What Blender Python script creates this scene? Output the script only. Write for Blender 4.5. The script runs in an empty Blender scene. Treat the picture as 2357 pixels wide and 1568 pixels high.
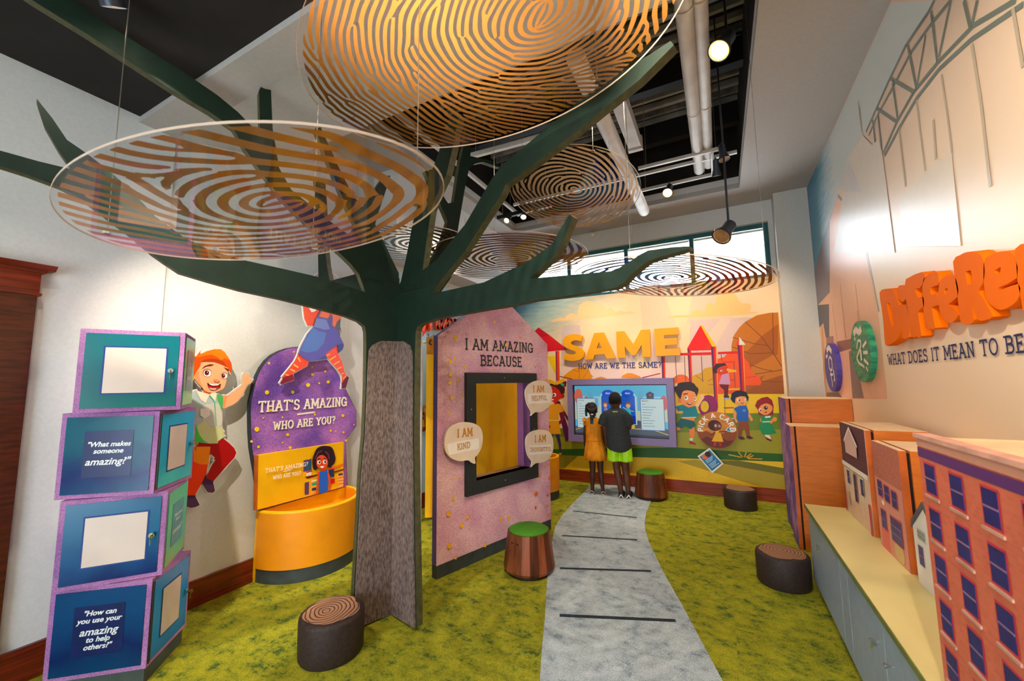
import bpy, bmesh, math, random
import numpy as np
from mathutils import Vector, Matrix
from mathutils.geometry import tessellate_polygon
random.seed(7)
D = bpy.data
S = bpy.context.scene
COL = S.collection
R = math.radians

# ------------------------------------------------------------------ camera
FPX, YAW, PITCH, ROLL = 922.62, R(27.163), R(5.942), R(-0.701)
CX, CY = 1178.5, 784.0
EYE = Vector((0, 0, 1.45))
fw = Vector((-math.sin(YAW) * math.cos(PITCH), math.cos(YAW) * math.cos(PITCH), math.sin(PITCH)))
rt = Vector((math.cos(YAW), math.sin(YAW), 0))
up = rt.cross(fw)
rt, up = rt * math.cos(ROLL) + up * math.sin(ROLL), up * math.cos(ROLL) - rt * math.sin(ROLL)
cam = D.cameras.new('camera'); camo = D.objects.new('camera', cam); COL.objects.link(camo)
camo.matrix_world = Matrix(((rt.x, up.x, -fw.x, EYE.x), (rt.y, up.y, -fw.y, EYE.y), (rt.z, up.z, -fw.z, EYE.z), (0, 0, 0, 1)))
cam.sensor_fit = 'HORIZONTAL'; cam.sensor_width = 36; cam.lens = FPX / 2357 * 36
cam.clip_start = 0.02; cam.clip_end = 200
cam.dof.use_dof = True; cam.dof.focus_distance = 3.6; cam.dof.aperture_fstop = 4.0
S.camera = camo

# ------------------------------------------------------------------ sky, exposure
W = D.worlds.new('sky'); S.world = W; W.use_nodes = True
bg = W.node_tree.nodes['Background']
bg.inputs[0].default_value = (0.80, 0.91, 1.0, 1); bg.inputs[1].default_value = 8.0
vs = S.view_settings
vs.view_transform = 'Standard'; vs.look = 'None'; vs.exposure = 0.5; vs.gamma = 1; vs.use_curve_mapping = False
S.cycles.use_denoising = True
S.cycles.max_bounces = 5; S.cycles.diffuse_bounces = 3; S.cycles.glossy_bounces = 3; S.cycles.transmission_bounces = 2; S.cycles.transparent_max_bounces = 16
S.cycles.use_adaptive_sampling = True; S.cycles.adaptive_threshold = .1; S.cycles.adaptive_min_samples = 16; S.cycles.caustics_reflective = False; S.cycles.caustics_refractive = False
S.cycles.sample_clamp_indirect = 6

# ------------------------------------------------------------------ pixel (2357x1568) to place
def ray(u, v): return rt * ((u - CX) / FPX) + up * (-(v - CY) / FPX) + fw
def on_x(u, v, x): d = ray(u, v); return EYE + d * (x / d.x)
def on_y(u, v, y): d = ray(u, v); return EYE + d * (y / d.y)
def on_z(u, v, z): d = ray(u, v); return EYE + d * ((z - EYE.z) / d.z)
def Zm(ox, oy, s):
    return lambda *p: [(ox + p[i] / s, oy + p[i + 1] / s) for i in range(0, len(p), 2)]
class Frame:
    """a flat face in the place: origin, right, up, normal towards the viewer"""
    def __init__(s, o, u, v=(0, 0, 1)):
        s.o = Vector(o); s.u = Vector(u).normalized(); s.v = Vector(v).normalized(); s.n = s.u.cross(s.v)
    def st(s, p):
        d = ray(*p); t = (s.o - EYE).dot(s.n) / d.dot(s.n); q = EYE + d * t - s.o
        return (q.dot(s.u), q.dot(s.v))
    def pt(s, a, b, h=0): return s.o + s.u * a + s.v * b + s.n * h
    def off(s, h): return Frame(s.o + s.n * h, s.u, s.v)

def lin(c):
    if max(c) > 1.001: c = [x / 255 for x in c]
    return [x / 12.92 if x <= .04045 else ((x + .055) / 1.055) ** 2.4 for x in c[:3]] + [1]

# ------------------------------------------------------------------ materials
MATS = {}
def nt(name):
    m = D.materials.new(name); m.use_nodes = True; t = m.node_tree
    return m, t, t.nodes['Principled BSDF'], t.links
def mat(name, col, rough=.5, metal=0, var=.12, scale=12, bump=0, bscale=None, stretch=(1, 1, 1), col2=None, detail=4, spec=.4, coat=0, thr=None, emit=0):
    if name in MATS: return MATS[name]
    m, t, p, L = nt(name); N = t.nodes
    tc = N.new('ShaderNodeTexCoord'); mp = N.new('ShaderNodeMapping'); mp.inputs['Scale'].default_value = stretch
    L.new(tc.outputs['Object'], mp.inputs[0])
    nz = N.new('ShaderNodeTexNoise'); nz.inputs['Scale'].default_value = scale; nz.inputs['Detail'].default_value = detail
    L.new(mp.outputs[0], nz.inputs[0])
    cr = N.new('ShaderNodeValToRGB')
    a = lin(col); b = lin(col2) if col2 else [x * (1 - var * 2) for x in a[:3]] + [1]
    if not col2: a = [min(1, x * (1 + var)) for x in a[:3]] + [1]
    lo, hi = thr if thr else (.35, .65)
    cr.color_ramp.elements[0].position = lo; cr.color_ramp.elements[1].position = hi
    cr.color_ramp.elements[0].color = b; cr.color_ramp.elements[1].color = a
    L.new(nz.outputs['Fac'], cr.inputs[0]); L.new(cr.outputs[0], p.inputs['Base Color'])
    p.inputs['Roughness'].default_value = rough; p.inputs['Metallic'].default_value = metal
    p.inputs['Specular IOR Level'].default_value = spec; p.inputs['Coat Weight'].default_value = coat
    if bump:
        n2 = N.new('ShaderNodeTexNoise'); n2.inputs['Scale'].default_value = bscale or scale * 4; n2.inputs['Detail'].default_value = 3
        L.new(mp.outputs[0], n2.inputs[0])
        bp = N.new('ShaderNodeBump'); bp.inputs['Strength'].default_value = bump; bp.inputs['Distance'].default_value = .01
        L.new(n2.outputs['Fac'], bp.inputs['Height']); L.new(bp.outputs[0], p.inputs['Normal'])
    MATS[name] = m; return m
def print_mat(name, rough=.5, emit=0, spec=.35, var=.06, scale=60):
    """flat print: ink colours come from the sheet's own colour attribute"""
    if name in MATS: return MATS[name]
    m, t, p, L = nt(name); N = t.nodes
    at = N.new('ShaderNodeAttribute'); at.attribute_name = 'ink'
    nz = N.new('ShaderNodeTexNoise'); nz.inputs['Scale'].default_value = scale
    tc = N.new('ShaderNodeTexCoord'); L.new(tc.outputs['Object'], nz.inputs[0])
    mr = N.new('ShaderNodeMapRange'); mr.inputs['To Min'].default_value = 1 - var; mr.inputs['To Max'].default_value = 1 + var
    L.new(nz.outputs['Fac'], mr.inputs[0])
    mx = N.new('ShaderNodeMix'); mx.data_type = 'RGBA'; mx.blend_type = 'MULTIPLY'; mx.inputs[0].default_value = 1
    L.new(at.outputs['Color'], mx.inputs[6]); L.new(mr.outputs[0], mx.inputs[7])
    L.new(mx.outputs[2], p.inputs['Base Color']); p.inputs['Roughness'].default_value = rough
    p.inputs['Specular IOR Level'].default_value = spec
    if emit:
        L.new(mx.outputs[2], p.inputs['Emission Color']); p.inputs['Emission Strength'].default_value = emit
        p.inputs['Base Color'].default_value = (0, 0, 0, 1); L.remove(p.inputs['Base Color'].links[0])
    MATS[name] = m; return m

# ------------------------------------------------------------------ mesh builder
class MB:
    def __init__(s): s.v = []; s.f = []; s.c = []; s.mi = []; s.col = None; s.m = 0
    def add(s, vs, fs):
        n = len(s.v); s.v += [tuple(v) for v in vs]
        for f in fs: s.f.append([n + i for i in f]); s.c.append(s.col); s.mi.append(s.m)
        return s
    def box(s, x0, x1, y0, y1, z0, z1):
        return s.add([(x, y, z) for z in (z0, z1) for y in (y0, y1) for x in (x0, x1)],
                     [(0, 2, 3, 1), (4, 5, 7, 6), (0, 1, 5, 4), (2, 6, 7, 3), (0, 4, 6, 2), (1, 3, 7, 5)])
    def obox(s, c, ax, ay, az):
        c, ax, ay, az = map(Vector, (c, ax, ay, az))
        return s.add([c + ax * i + ay * j + az * k for k in (-1, 1) for j in (-1, 1) for i in (-1, 1)],
                     [(0, 2, 3, 1), (4, 5, 7, 6), (0, 1, 5, 4), (2, 6, 7, 3), (0, 4, 6, 2), (1, 3, 7, 5)])
    def bar(s, a, b, w, h=None, upv=(0, 0, 1)):
        a, b = Vector(a), Vector(b); d = b - a; u = Vector(upv)
        if d.normalized().cross(u).length < .05: u = Vector((1, 0, 0))
        x = d.cross(u).normalized(); y = x.cross(d).normalized()
        return s.obox((a + b) / 2, d / 2, x * (w / 2), y * ((h or w) / 2))
    def poly(s, pts, col=None):
        if col is not None: s.col = lin(col)
        tr = tessellate_polygon([[Vector(p) for p in pts]])
        return s.add(pts, tr)
    def prism(s, pts, vec, holes=(), side=True):
        """pts: 3D outline (+hole outlines) swept by vec"""
        loops = [[Vector(p) for p in pts]] + [[Vector(p) for p in h] for h in holes]
        tr = tessellate_polygon(loops); flat = [p for l in loops for p in l]; n = len(flat); vec = Vector(vec)
        nrm = Vector((0, 0, 0)); l0 = loops[0]
        for i in range(len(l0)): nrm += l0[i].cross(l0[(i + 1) % len(l0)])
        def ori(t, d):
            q = (flat[t[1]] - flat[t[0]]).cross(flat[t[2]] - flat[t[0]])
            return t if q.dot(d) > 0 else (t[0], t[2], t[1])
        fs = [tuple(i + n for i in ori(t, vec)) for t in tr] + [ori(t, -vec) for t in tr]
        if side:
            k = 0
            for l in loops:
                m = len(l)
                for i in range(m):
                    j = (i + 1) % m; a, b = k + i, k + j
                    fs.append((a, b, b + n, a + n) if nrm.dot(vec) > 0 else (b, a, a + n, b + n))
                k += m
        return s.add(flat + [p + vec for p in flat], fs)
    def tube(s, path, r, n=8, cap=True):
        path = [Vector(p) for p in path]; rs = r if isinstance(r, (list, tuple)) else [r] * len(path)
        vs = []; prev = None
        for i, p in enumerate(path):
            d = (path[min(i + 1, len(path) - 1)] - path[max(i - 1, 0)]).normalized()
            if prev is None:
                x = d.cross(Vector((0, 0, 1)))
                if x.length < .05: x = d.cross(Vector((1, 0, 0)))
            else: x = prev - d * prev.dot(d)
            x.normalize(); prev = x; y = d.cross(x)
            vs += [p + (x * math.cos(6.28319 * k / n) + y * math.sin(6.28319 * k / n)) * rs[i] for k in range(n)]
        fs = []
        for i in range(len(path) - 1):
            for k in range(n):
                a, b = i * n + k, i * n + (k + 1) % n; fs.append((a, a + n, b + n, b))
        if cap: fs.append(tuple(range(n))); fs.append(tuple(range(len(vs) - 1, len(vs) - n - 1, -1)))
        return s.add(vs, fs)
    def lathe(s, prof, n=32, c=(0, 0, 0), sx=1, sy=1, a0=0, a1=2 * math.pi):
        full = abs(a1 - a0 - 2 * math.pi) < 1e-6; m = n if full else n + 1; c = Vector(c); vs = []
        for r, z in prof:
            vs += [c + Vector((r * sx * math.cos(a0 + (a1 - a0) * k / n), r * sy * math.sin(a0 + (a1 - a0) * k / n), z)) for k in range(m)]
        fs = []
        for i in range(len(prof) - 1):
            for k in range(n):
                a, b = i * m + k, i * m + (k + 1) % m; fs.append((a, b, b + m, a + m))
        if full:
            if prof[0][0] > 1e-5: fs.append(tuple(range(m - 1, -1, -1)))
            if prof[-1][0] > 1e-5: k = (len(prof) - 1) * m; fs.append(tuple(range(k, k + m)))
        return s.add(vs, fs)
    def ball(s, c, rx, ry=None, rz=None, n=16, k=10):
        ry = ry or rx; rz = rz or rx
        return s.lathe([(math.sin(math.pi * i / k) * rx, -math.cos(math.pi * i / k) * rz) for i in range(k + 1)], n, c, 1, ry / rx)
    def build(s, name, material, parent=None, world=True, smooth=False, kind=None, label=None):
        me = D.meshes.new(name); me.from_pydata(s.v, [], s.f)
        ms = material if isinstance(material, (list, tuple)) else [material]
        for m in ms: me.materials.append(m)
        if len(ms) > 1: me.polygons.foreach_set('material_index', s.mi)
        if any(c is not None for c in s.c):
            at = me.attributes.new('ink', 'FLOAT_COLOR', 'FACE')
            at.data.foreach_set('color', [x for c in s.c for x in (c or (1, 1, 1, 1))])
        if smooth:
            me.polygons.foreach_set('use_smooth', [True] * len(me.polygons))
            if smooth != 'all':
                me.set_sharp_from_angle(angle=R(smooth if smooth is not True else 40))
        me.update()
        o = D.objects.new(name, me); COL.objects.link(o)
        if parent: attach(o, parent, world)
        if kind: o['kind'] = kind
        if label: o['label'] = label
        return o
    def split(s):
        """far-apart pieces as builders of their own"""
        par = list(range(len(s.v)))
        def find(i):
            while par[i] != i: par[i] = par[par[i]]; i = par[i]
            return i
        for f in s.f:
            r = find(f[0])
            for i in f[1:]: par[find(i)] = r
        rt_ = {}; isl = [rt_.setdefault(find(i), len(rt_)) for i in range(len(s.v))]; k = len(rt_)
        if k < 2 or k > 1500: return [s]
        P = np.array(s.v); I = np.array(isl); lo = np.full((k, 3), np.inf); hi = -lo
        np.minimum.at(lo, I, P); np.maximum.at(hi, I, P); sz = (hi - lo).max(1)
        gap = np.maximum(0, np.maximum(lo[:, None] - hi[None], lo[None] - hi[:, None]))
        near = np.sqrt((gap ** 2).sum(2)) <= np.maximum(.0195, .49 * np.maximum(sz[:, None], sz[None]))
        cp = list(range(k))
        def fc(i):
            while cp[i] != i: cp[i] = cp[cp[i]]; i = cp[i]
            return i
        for a, b in zip(*np.nonzero(np.triu(near, 1))): cp[fc(int(b))] = fc(int(a))
        out = {}
        for f, c, m in zip(s.f, s.c, s.mi):
            g = out.setdefault(fc(isl[f[0]]), MB()); n = len(g.v); g.v += [s.v[i] for i in f]; g.f.append(list(range(n, n + len(f)))); g.c.append(c); g.mi.append(m)
        if len(out) == 1: return [s]
        return list(out.values())
    def builds(s, name, material, parent=None, **k): return [g.build(name, material, parent, **k) for g in s.split()][0]
def attach(o, parent, world=True):
    o.parent = parent
    if world and parent.type == 'EMPTY': o.matrix_parent_inverse = parent.matrix_basis.inverted()
def thing(name, label, cat, loc=(0, 0, 0), rz=0, group=None):
    o = D.objects.new(name, None); COL.objects.link(o); o.location = loc; o.rotation_euler = (0, 0, rz)
    o.empty_display_size = .1
    return tag(o, label, cat, group)
def tag(o, label, cat, group=None):
    o['label'] = label; o['category'] = cat
    if group: o['group'] = group
    return o
def struct(name, mb, m, **k): return mb.build(name, m, kind='structure', **k)
def copy_tree(o, parent=None):
    c = o.copy(); COL.objects.link(c); c.parent = parent
    for ch in o.children: copy_tree(ch, c)
    return c

# ------------------------------------------------------------------ flat print and lettering helpers
def crom(pts, n=4):
    out = []; m = len(pts)
    for i in range(m):
        p0, p1, p2, p3 = (np.array(pts[(i + k) % m], float) for k in (-1, 0, 1, 2))
        for j in range(n):
            t = j / n
            out.append(tuple(.5 * (2 * p1 + (p2 - p0) * t + (2 * p0 - 5 * p1 + 4 * p2 - p3) * t * t + (3 * p1 - p0 - 3 * p2 + p3) * t ** 3)))
    return out
def grow(pts, d):
    """outline pushed outwards by d"""
    P = np.array(pts, float); n = len(P)
    a = sum(P[i][0] * P[(i + 1) % n][1] - P[(i + 1) % n][0] * P[i][1] for i in range(n))
    sg = 1 if a > 0 else -1; out = []
    for i in range(n):
        e1 = P[i] - P[i - 1]; e2 = P[(i + 1) % n] - P[i]
        n1 = np.array((e1[1], -e1[0])) / (np.linalg.norm(e1) + 1e-9); n2 = np.array((e2[1], -e2[0])) / (np.linalg.norm(e2) + 1e-9)
        b = n1 + n2; L = np.linalg.norm(b)
        b = b / L if L > .2 else n1
        out.append(tuple(P[i] + sg * b * d / max(.55, float(np.dot(b, n1)))))
    return out
class Print:
    """ink shapes on a Frame; every shape given in photo pixels (px=True) or in the frame's metres"""
    def __init__(s, fr, step=.0004, base=.001): s.fr = fr; s.mb = MB(); s.h = base; s.step = step
    def loc(s, pts, px): return [s.fr.st(p) for p in pts] if px else pts
    def poly(s, pts, col, sm=0, px=True):
        q = s.loc(pts, px)
        if sm: q = crom(q, sm)
        s.h += s.step; s.mb.poly([s.fr.pt(a, b, s.h) for a, b in q], col); return s
    def ell(s, c, rx, ry, col, px=True, rot=0, n=20):
        return s.poly([(c[0] + rx * math.cos(t) * math.cos(rot) - ry * math.sin(t) * math.sin(rot), c[1] + rx * math.cos(t) * math.sin(rot) + ry * math.sin(t) * math.cos(rot))
                       for t in [6.28319 * k / n for k in range(n)]], col, 0, px)
    def line(s, pts, w, col, px=True):
        """w in metres"""
        q = [np.array(p, float) for p in s.loc(pts, px)]; s.h += s.step
        for a, b in zip(q, q[1:]):
            d = b - a; L = np.linalg.norm(d)
            if L < 1e-6: continue
            n = np.array((-d[1], d[0])) / L * w / 2
            s.h += 2e-5; s.mb.poly([s.fr.pt(*p, s.h) for p in (a - n, b - n, b + n, a + n)], col)
        return s
    def text(s, txt, A, B, T, col, wt=.13, px=True, serif=True, depth=0):
        """stroke lettering: baseline from A to B, cap height at T above A"""
        a, b, t = (np.array(p, float) for p in s.loc([A, B, T], px)); s.h += s.step
        u = b - a; W_ = np.linalg.norm(u); u = u / W_; h = abs((t - a)[1]); v = np.array((0, 1.))
        ws = [GL.get(c, GL['-'])[0] for c in txt]; tot = sum(ws) + .12 * (len(ws) - 1); k = W_ / tot; x = 0
        s.mb.col = lin(col)
        def P(q): r = a + u * (x + q[0]) * k + v * q[1] * h; return s.fr.pt(r[0], r[1], s.h)
        rw = wt * h * .5; nseg = [0]
        def seg(p, q, w):
            nseg[0] += 1; lift = s.fr.n * (4e-5 * nseg[0])  # overlapping strokes never share one plane
            p, q = P(p) + lift, P(q) + lift; d = (q - p)
            if d.length < 1e-6: return
            d.normalize(); n = d.cross(s.fr.n) * w
            pts = [p - n - d * w * .5, q - n + d * w * .5, q + n + d * w * .5, p + n - d * w * .5]
            if depth: s.mb.prism(pts, s.fr.n * depth)
            else: s.mb.add(pts, [(0, 1, 2, 3)])
        for c, w in zip(txt, ws):
            g = GL.get(c, GL['-']); nseg[0] = 0
            for stv in g[1]:
                for p, q in zip(stv, stv[1:]): seg(p, q, rw)
            if serif:
                for p in g[2]:
                    if p[2] == 'h': seg((p[0] - .12, p[1]), (p[0] + .12, p[1]), rw * .8)
                    else: seg((p[0], p[1] - .09), (p[0], p[1] + .09), rw * .8)
            x += w + .12
        return s
    def build(s, name, m, parent=None): return s.mb.builds(name, m, parent)
def arc(cx, cy, rx, ry, a0, a1, n=10): return [(cx + rx * math.cos(R(a0 + (a1 - a0) * k / n)), cy + ry * math.sin(R(a0 + (a1 - a0) * k / n))) for k in range(n + 1)]
GL = {  # width, strokes, slab ends
 'A': (.8, [[(.08, 0), (.4, 1), (.72, 0)], [(.2, .33), (.6, .33)]], [(.08, 0, 'h'), (.72, 0, 'h'), (.36, 1, 'h')]),
 'B': (.7, [[(.14, 0), (.14, 1), (.4, 1)] + arc(.4, .77, .2, .23, 90, -90)[1:] + [(.14, .53)], [(.4, .54)] + arc(.42, .27, .24, .27, 90, -90) + [(.14, 0)]], [(.1, 0, 'h'), (.1, 1, 'h')]),
 'C': (.72, [arc(.4, .5, .34, .5, 42, 318, 16)], [(.66, .8, 'v')]),
 'D': (.76, [[(.14, 0), (.14, 1), (.34, 1)] + arc(.34, .5, .36, .5, 90, -90, 12) + [(.14, 0)]], [(.1, 0, 'h'), (.1, 1, 'h')]),
 'E': (.66, [[(.56, 1), (.14, 1), (.14, 0), (.6, 0)], [(.14, .52), (.46, .52)]], [(.1, 0, 'h'), (.1, 1, 'h'), (.57, .94, 'v'), (.6, .07, 'v'), (.46, .52, 'v')]),
 'F': (.62, [[(.58, 1), (.14, 1), (.14, 0)], [(.14, .52), (.46, .52)]], [(.16, 0, 'h'), (.1, 1, 'h'), (.58, .94, 'v'), (.46, .52, 'v')]),
 'G': (.78, [arc(.4, .5, .34, .5, 42, 360, 18) + [(.74, .42), (.46, .42)]], [(.66, .8, 'v'), (.74, .1, 'v')]),
 'H': (.8, [[(.14, 0), (.14, 1)], [(.66, 0), (.66, 1)], [(.14, .5), (.66, .5)]], [(.14, 0, 'h'), (.14, 1, 'h'), (.66, 0, 'h'), (.66, 1, 'h')]),
 'I': (.3, [[(.15, 0), (.15, 1)]], [(.15, 0, 'h'), (.15, 1, 'h')]),
 'K': (.74, [[(.14, 0), (.14, 1)], [(.62, 1), (.16, .46)], [(.3, .6), (.66, 0)]], [(.14, 0, 'h'), (.14, 1, 'h'), (.62, 1, 'h'), (.66, 0, 'h')]),
 'L': (.6, [[(.14, 1), (.14, 0), (.56, 0)]], [(.14, 1, 'h'), (.1, 0, 'h'), (.56, .07, 'v')]),
 'M': (.96, [[(.12, 0), (.14, 1), (.48, .25), (.82, 1), (.84, 0)]], [(.12, 0, 'h'), (.84, 0, 'h'), (.1, 1, 'h'), (.86, 1, 'h')]),
 'N': (.8, [[(.14, 0), (.14, 1), (.66, 0), (.66, 1)]], [(.14, 0, 'h'), (.1, 1, 'h'), (.66, 1, 'h')]),
 'O': (.8, [arc(.4, .5, .34, .5, 0, 360, 20)], []),
 'P': (.66, [[(.14, 0), (.14, 1), (.38, 1)] + arc(.38, .73, .22, .27, 90, -90) + [(.14, .46)]], [(.14, 0, 'h'), (.1, 1, 'h')]),
 'R': (.74, [[(.14, 0), (.14, 1), (.38, 1)] + arc(.38, .75, .22, .25, 90, -90) + [(.14, .5)], [(.36, .5), (.64, 0)]], [(.14, 0, 'h'), (.1, 1, 'h'), (.64, 0, 'h')]),
 'S': (.64, [arc(.33, .75, .24, .25, 35, 270, 12) + arc(.33, .25, .26, .25, 90, -145, 12)], [(.55, .86, 'v'), (.1, .12, 'v')]),
 'T': (.72, [[(.04, 1), (.68, 1)], [(.36, 1), (.36, 0)]], [(.36, 0, 'h'), (.04, .93, 'v'), (.68, .93, 'v')]),
 'U': (.78, [[(.14, 1), (.14, .3)] + arc(.39, .28, .25, .28, 180, 360, 10) + [(.64, 1)]], [(.14, 1, 'h'), (.64, 1, 'h')]),
 'W': (1.0, [[(.08, 1), (.28, 0), (.5, .8), (.72, 0), (.92, 1)]], [(.08, 1, 'h'), (.92, 1, 'h')]),
 'X': (.74, [[(.1, 0), (.64, 1)], [(.1, 1), (.64, 0)]], []),
 'Y': (.76, [[(.08, 1), (.38, .48), (.68, 1)], [(.38, .48), (.38, 0)]], [(.08, 1, 'h'), (.68, 1, 'h'), (.38, 0, 'h')]),
 'Z': (.66, [[(.08, 1), (.56, 1), (.08, 0), (.6, 0)]], [(.08, .93, 'v'), (.6, .07, 'v')]),
 "'": (.2, [[(.12, 1), (.08, .78)]], []), '?': (.56, [arc(.28, .76, .2, .24, 170, -60, 10) + [(.28, .42), (.28, .3)], [(.28, .04), (.28, .0)]], []),
 ' ': (.34, [], []), '-': (.4, [[(.05, .5), (.35, .5)]], []), ':': (.2, [[(.1, .1), (.1, .14)], [(.1, .6), (.1, .64)]], []),
}
def font_mesh(txt, size, bold=0., shear=0., ext=0., align='CENTER', sp=1.0):
    """outlined lettering from the built-in typeface, flat in local xy"""
    cu = D.curves.new('t', 'FONT'); cu.body = txt; cu.size = size; cu.offset = bold; cu.shear = shear; cu.extrude = ext
    cu.align_x = align; cu.align_y = 'CENTER'; cu.resolution_u = 4; cu.space_line = sp
    o = D.objects.new('t', cu); COL.objects.link(o)
    me = D.meshes.new_from_object(o.evaluated_get(bpy.context.evaluated_depsgraph_get()))
    D.objects.remove(o); D.curves.remove(cu)
    v = [tuple(x.co) for x in me.vertices]; f = [tuple(p.vertices) for p in me.polygons]; D.meshes.remove(me)
    return v, f
def put_font(mb, fr, txt, c, size, col, h=.002, **k):
    v, f = font_mesh(txt, size, **k); mb.col = lin(col) if col else None
    mb.add([fr.pt(c[0] + p[0], c[1] + p[1], h + p[2]) for p in v], f)

# ------------------------------------------------------------------ shared materials
white_wall = mat('wall_paint', (214, 216, 216), .6, var=.02, scale=60, bump=.04, bscale=300)
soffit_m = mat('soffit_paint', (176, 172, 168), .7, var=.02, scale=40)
dark_m = mat('black_ceiling_paint', (26, 23, 24), .8, var=.15, scale=6)
deck_m = mat('black_deck_paint', (16, 17, 20), .7, var=.2, scale=5)
rib_m = mat('lit_deck_rib', (170, 174, 178), .6, var=.2, scale=3)  # rib grey raised in place of window light from below
wood_m = mat('cherry_wood', (78, 28, 12), .35, var=.25, scale=5, stretch=(2, 2, 14), detail=6, coat=.2)
wood_h = mat('cherry_wood_lengthwise', (118, 38, 16), .35, var=.25, scale=5, stretch=(2, .7, 16), detail=6, coat=.2)
wood_x = mat('cherry_wood_crosswise', (140, 48, 20), .35, var=.25, scale=5, stretch=(.7, 2, 16), detail=6, coat=.2)
door_m = mat('dark_door_wood', (70, 28, 14), .35, var=.25, scale=5, stretch=(2, 2, .4), detail=6)
steel_m = mat('galvanised_steel', (206, 202, 196), .45, .0, var=.06, scale=8)
chrome_m = mat('chrome', (215, 215, 210), .15, 1, var=.02)
teal_m = mat('teal_window_metal', (40, 100, 105), .4, var=.05)
black_m = mat('black_plastic', (22, 22, 24), .45, var=.1)
wire_m = mat('steel_wire', (170, 165, 155), .3, .8, var=.05)
XL, XN, YB, XR = -3.19, -3.178, 5.8, 1.05
FL = Frame((XL, 0, 0), (0, 1, 0)); FB = Frame((0, YB, 0), (1, 0, 0)); FR = Frame((XR, 0, 0), (0, -1, 0))

# ------------------------------------------------------------------ floor
def carpet(name, a, b, c, tile=.47, sc=11, lo=.38, hi=.60):
    m, t, p, L = nt(name); N = t.nodes
    tc = N.new('ShaderNodeTexCoord')
    sn = N.new('ShaderNodeVectorMath'); sn.operation = 'SNAP'; sn.inputs[1].default_value = (tile, tile, 10)
    L.new(tc.outputs['Object'], sn.inputs[0])
    wn = N.new('ShaderNodeTexWhiteNoise'); wn.noise_dimensions = '3D'; L.new(sn.outputs[0], wn.inputs[0])
    ml = N.new('ShaderNodeVectorMath'); ml.operation = 'SCALE'; ml.inputs['Scale'].default_value = 9; L.new(wn.outputs['Color'], ml.inputs[0])
    ad = N.new('ShaderNodeVectorMath'); L.new(tc.outputs['Object'], ad.inputs[0]); L.new(ml.outputs[0], ad.inputs[1])
    st = N.new('ShaderNodeVectorMath'); st.operation = 'MULTIPLY'; st.inputs[1].default_value = (1, 1.25, 1); L.new(ad.outputs[0], st.inputs[0])
    n1 = N.new('ShaderNodeTexNoise'); n1.inputs['Scale'].default_value = sc; n1.inputs['Detail'].default_value = 10; n1.inputs['Roughness'].default_value = .8; L.new(st.outputs[0], n1.inputs[0])
    cr = N.new('ShaderNodeValToRGB'); e = cr.color_ramp.elements
    e[0].position = lo; e[0].color = lin(c); e[1].position = hi; e[1].color = lin(a)
    k = e.new((lo + hi) / 2 - .02); k.color = lin(b); L.new(n1.outputs['Fac'], cr.inputs[0])
    n2 = N.new('ShaderNodeTexNoise'); n2.inputs['Scale'].default_value = 160; n2.inputs['Detail'].default_value = 4; L.new(tc.outputs['Object'], n2.inputs[0])
    mr = N.new('ShaderNodeMapRange'); mr.inputs['From Min'].default_value = .3; mr.inputs['From Max'].default_value = .7; mr.inputs['To Min'].default_value = .62; mr.inputs['To Max'].default_value = 1.3; L.new(n2.outputs['Fac'], mr.inputs[0])
    mx = N.new('ShaderNodeMix'); mx.data_type = 'RGBA'; mx.blend_type = 'MULTIPLY'; mx.inputs[0].default_value = 1
    L.new(cr.outputs[0], mx.inputs[6]); L.new(mr.outputs[0], mx.inputs[7]); L.new(mx.outputs[2], p.inputs['Base Color'])
    p.inputs['Roughness'].default_value = .95; p.inputs['Specular IOR Level'].default_value = .1
    bp = N.new('ShaderNodeBump'); bp.inputs['Strength'].default_value = .5; bp.inputs['Distance'].default_value = .008
    L.new(n2.outputs['Fac'], bp.inputs['Height']); L.new(bp.outputs[0], p.inputs['Normal'])
    return m
green_carpet = carpet('green_carpet', (166, 162, 40), (138, 142, 38), (68, 92, 40))
grey_carpet = carpet('grey_carpet', (186, 199, 206), (166, 181, 190), (124, 143, 156), sc=8)
floor = struct('floor', MB().box(-3.4, 1.25, -2.5, 6.0, -.1, 0), green_carpet)
z6 = Zm(1120, 1080, 3.0218)
pl = [(1232, 1760)] + z6(370, 1475, 385, 1250, 405, 1050, 420, 780, 460, 480, 480, 400, 520, 330, 600, 240, 690, 150, 725, 112) + [(1500, 1118), (1507, 1135)]
pr = z6(1140, 235, 1110, 310, 1100, 370, 1105, 430, 1130, 510, 1230, 720, 1360, 950, 1500, 1210, 1640, 1475) + [(1790, 1760)]
path = MB().prism([on_z(u, v, .002) for u, v in pl + pr], (0, 0, .004)).build('path_inlay', grey_carpet, floor)
for a, b, w in (((600, 292), (1045, 338), .022), ((525, 463), (1048, 493), .022), ((510, 690), (1143, 710), .026), ((508, 1018), (1315, 1055), .028)):
    A, B = on_z(*z6(*a)[0], .0065), on_z(*z6(*b)[0], .0065)
    MB().bar(A, B, w, .003).build('stripe', mat('charcoal_carpet', (36, 46, 58), .95, var=.2, scale=80), path)

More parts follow.
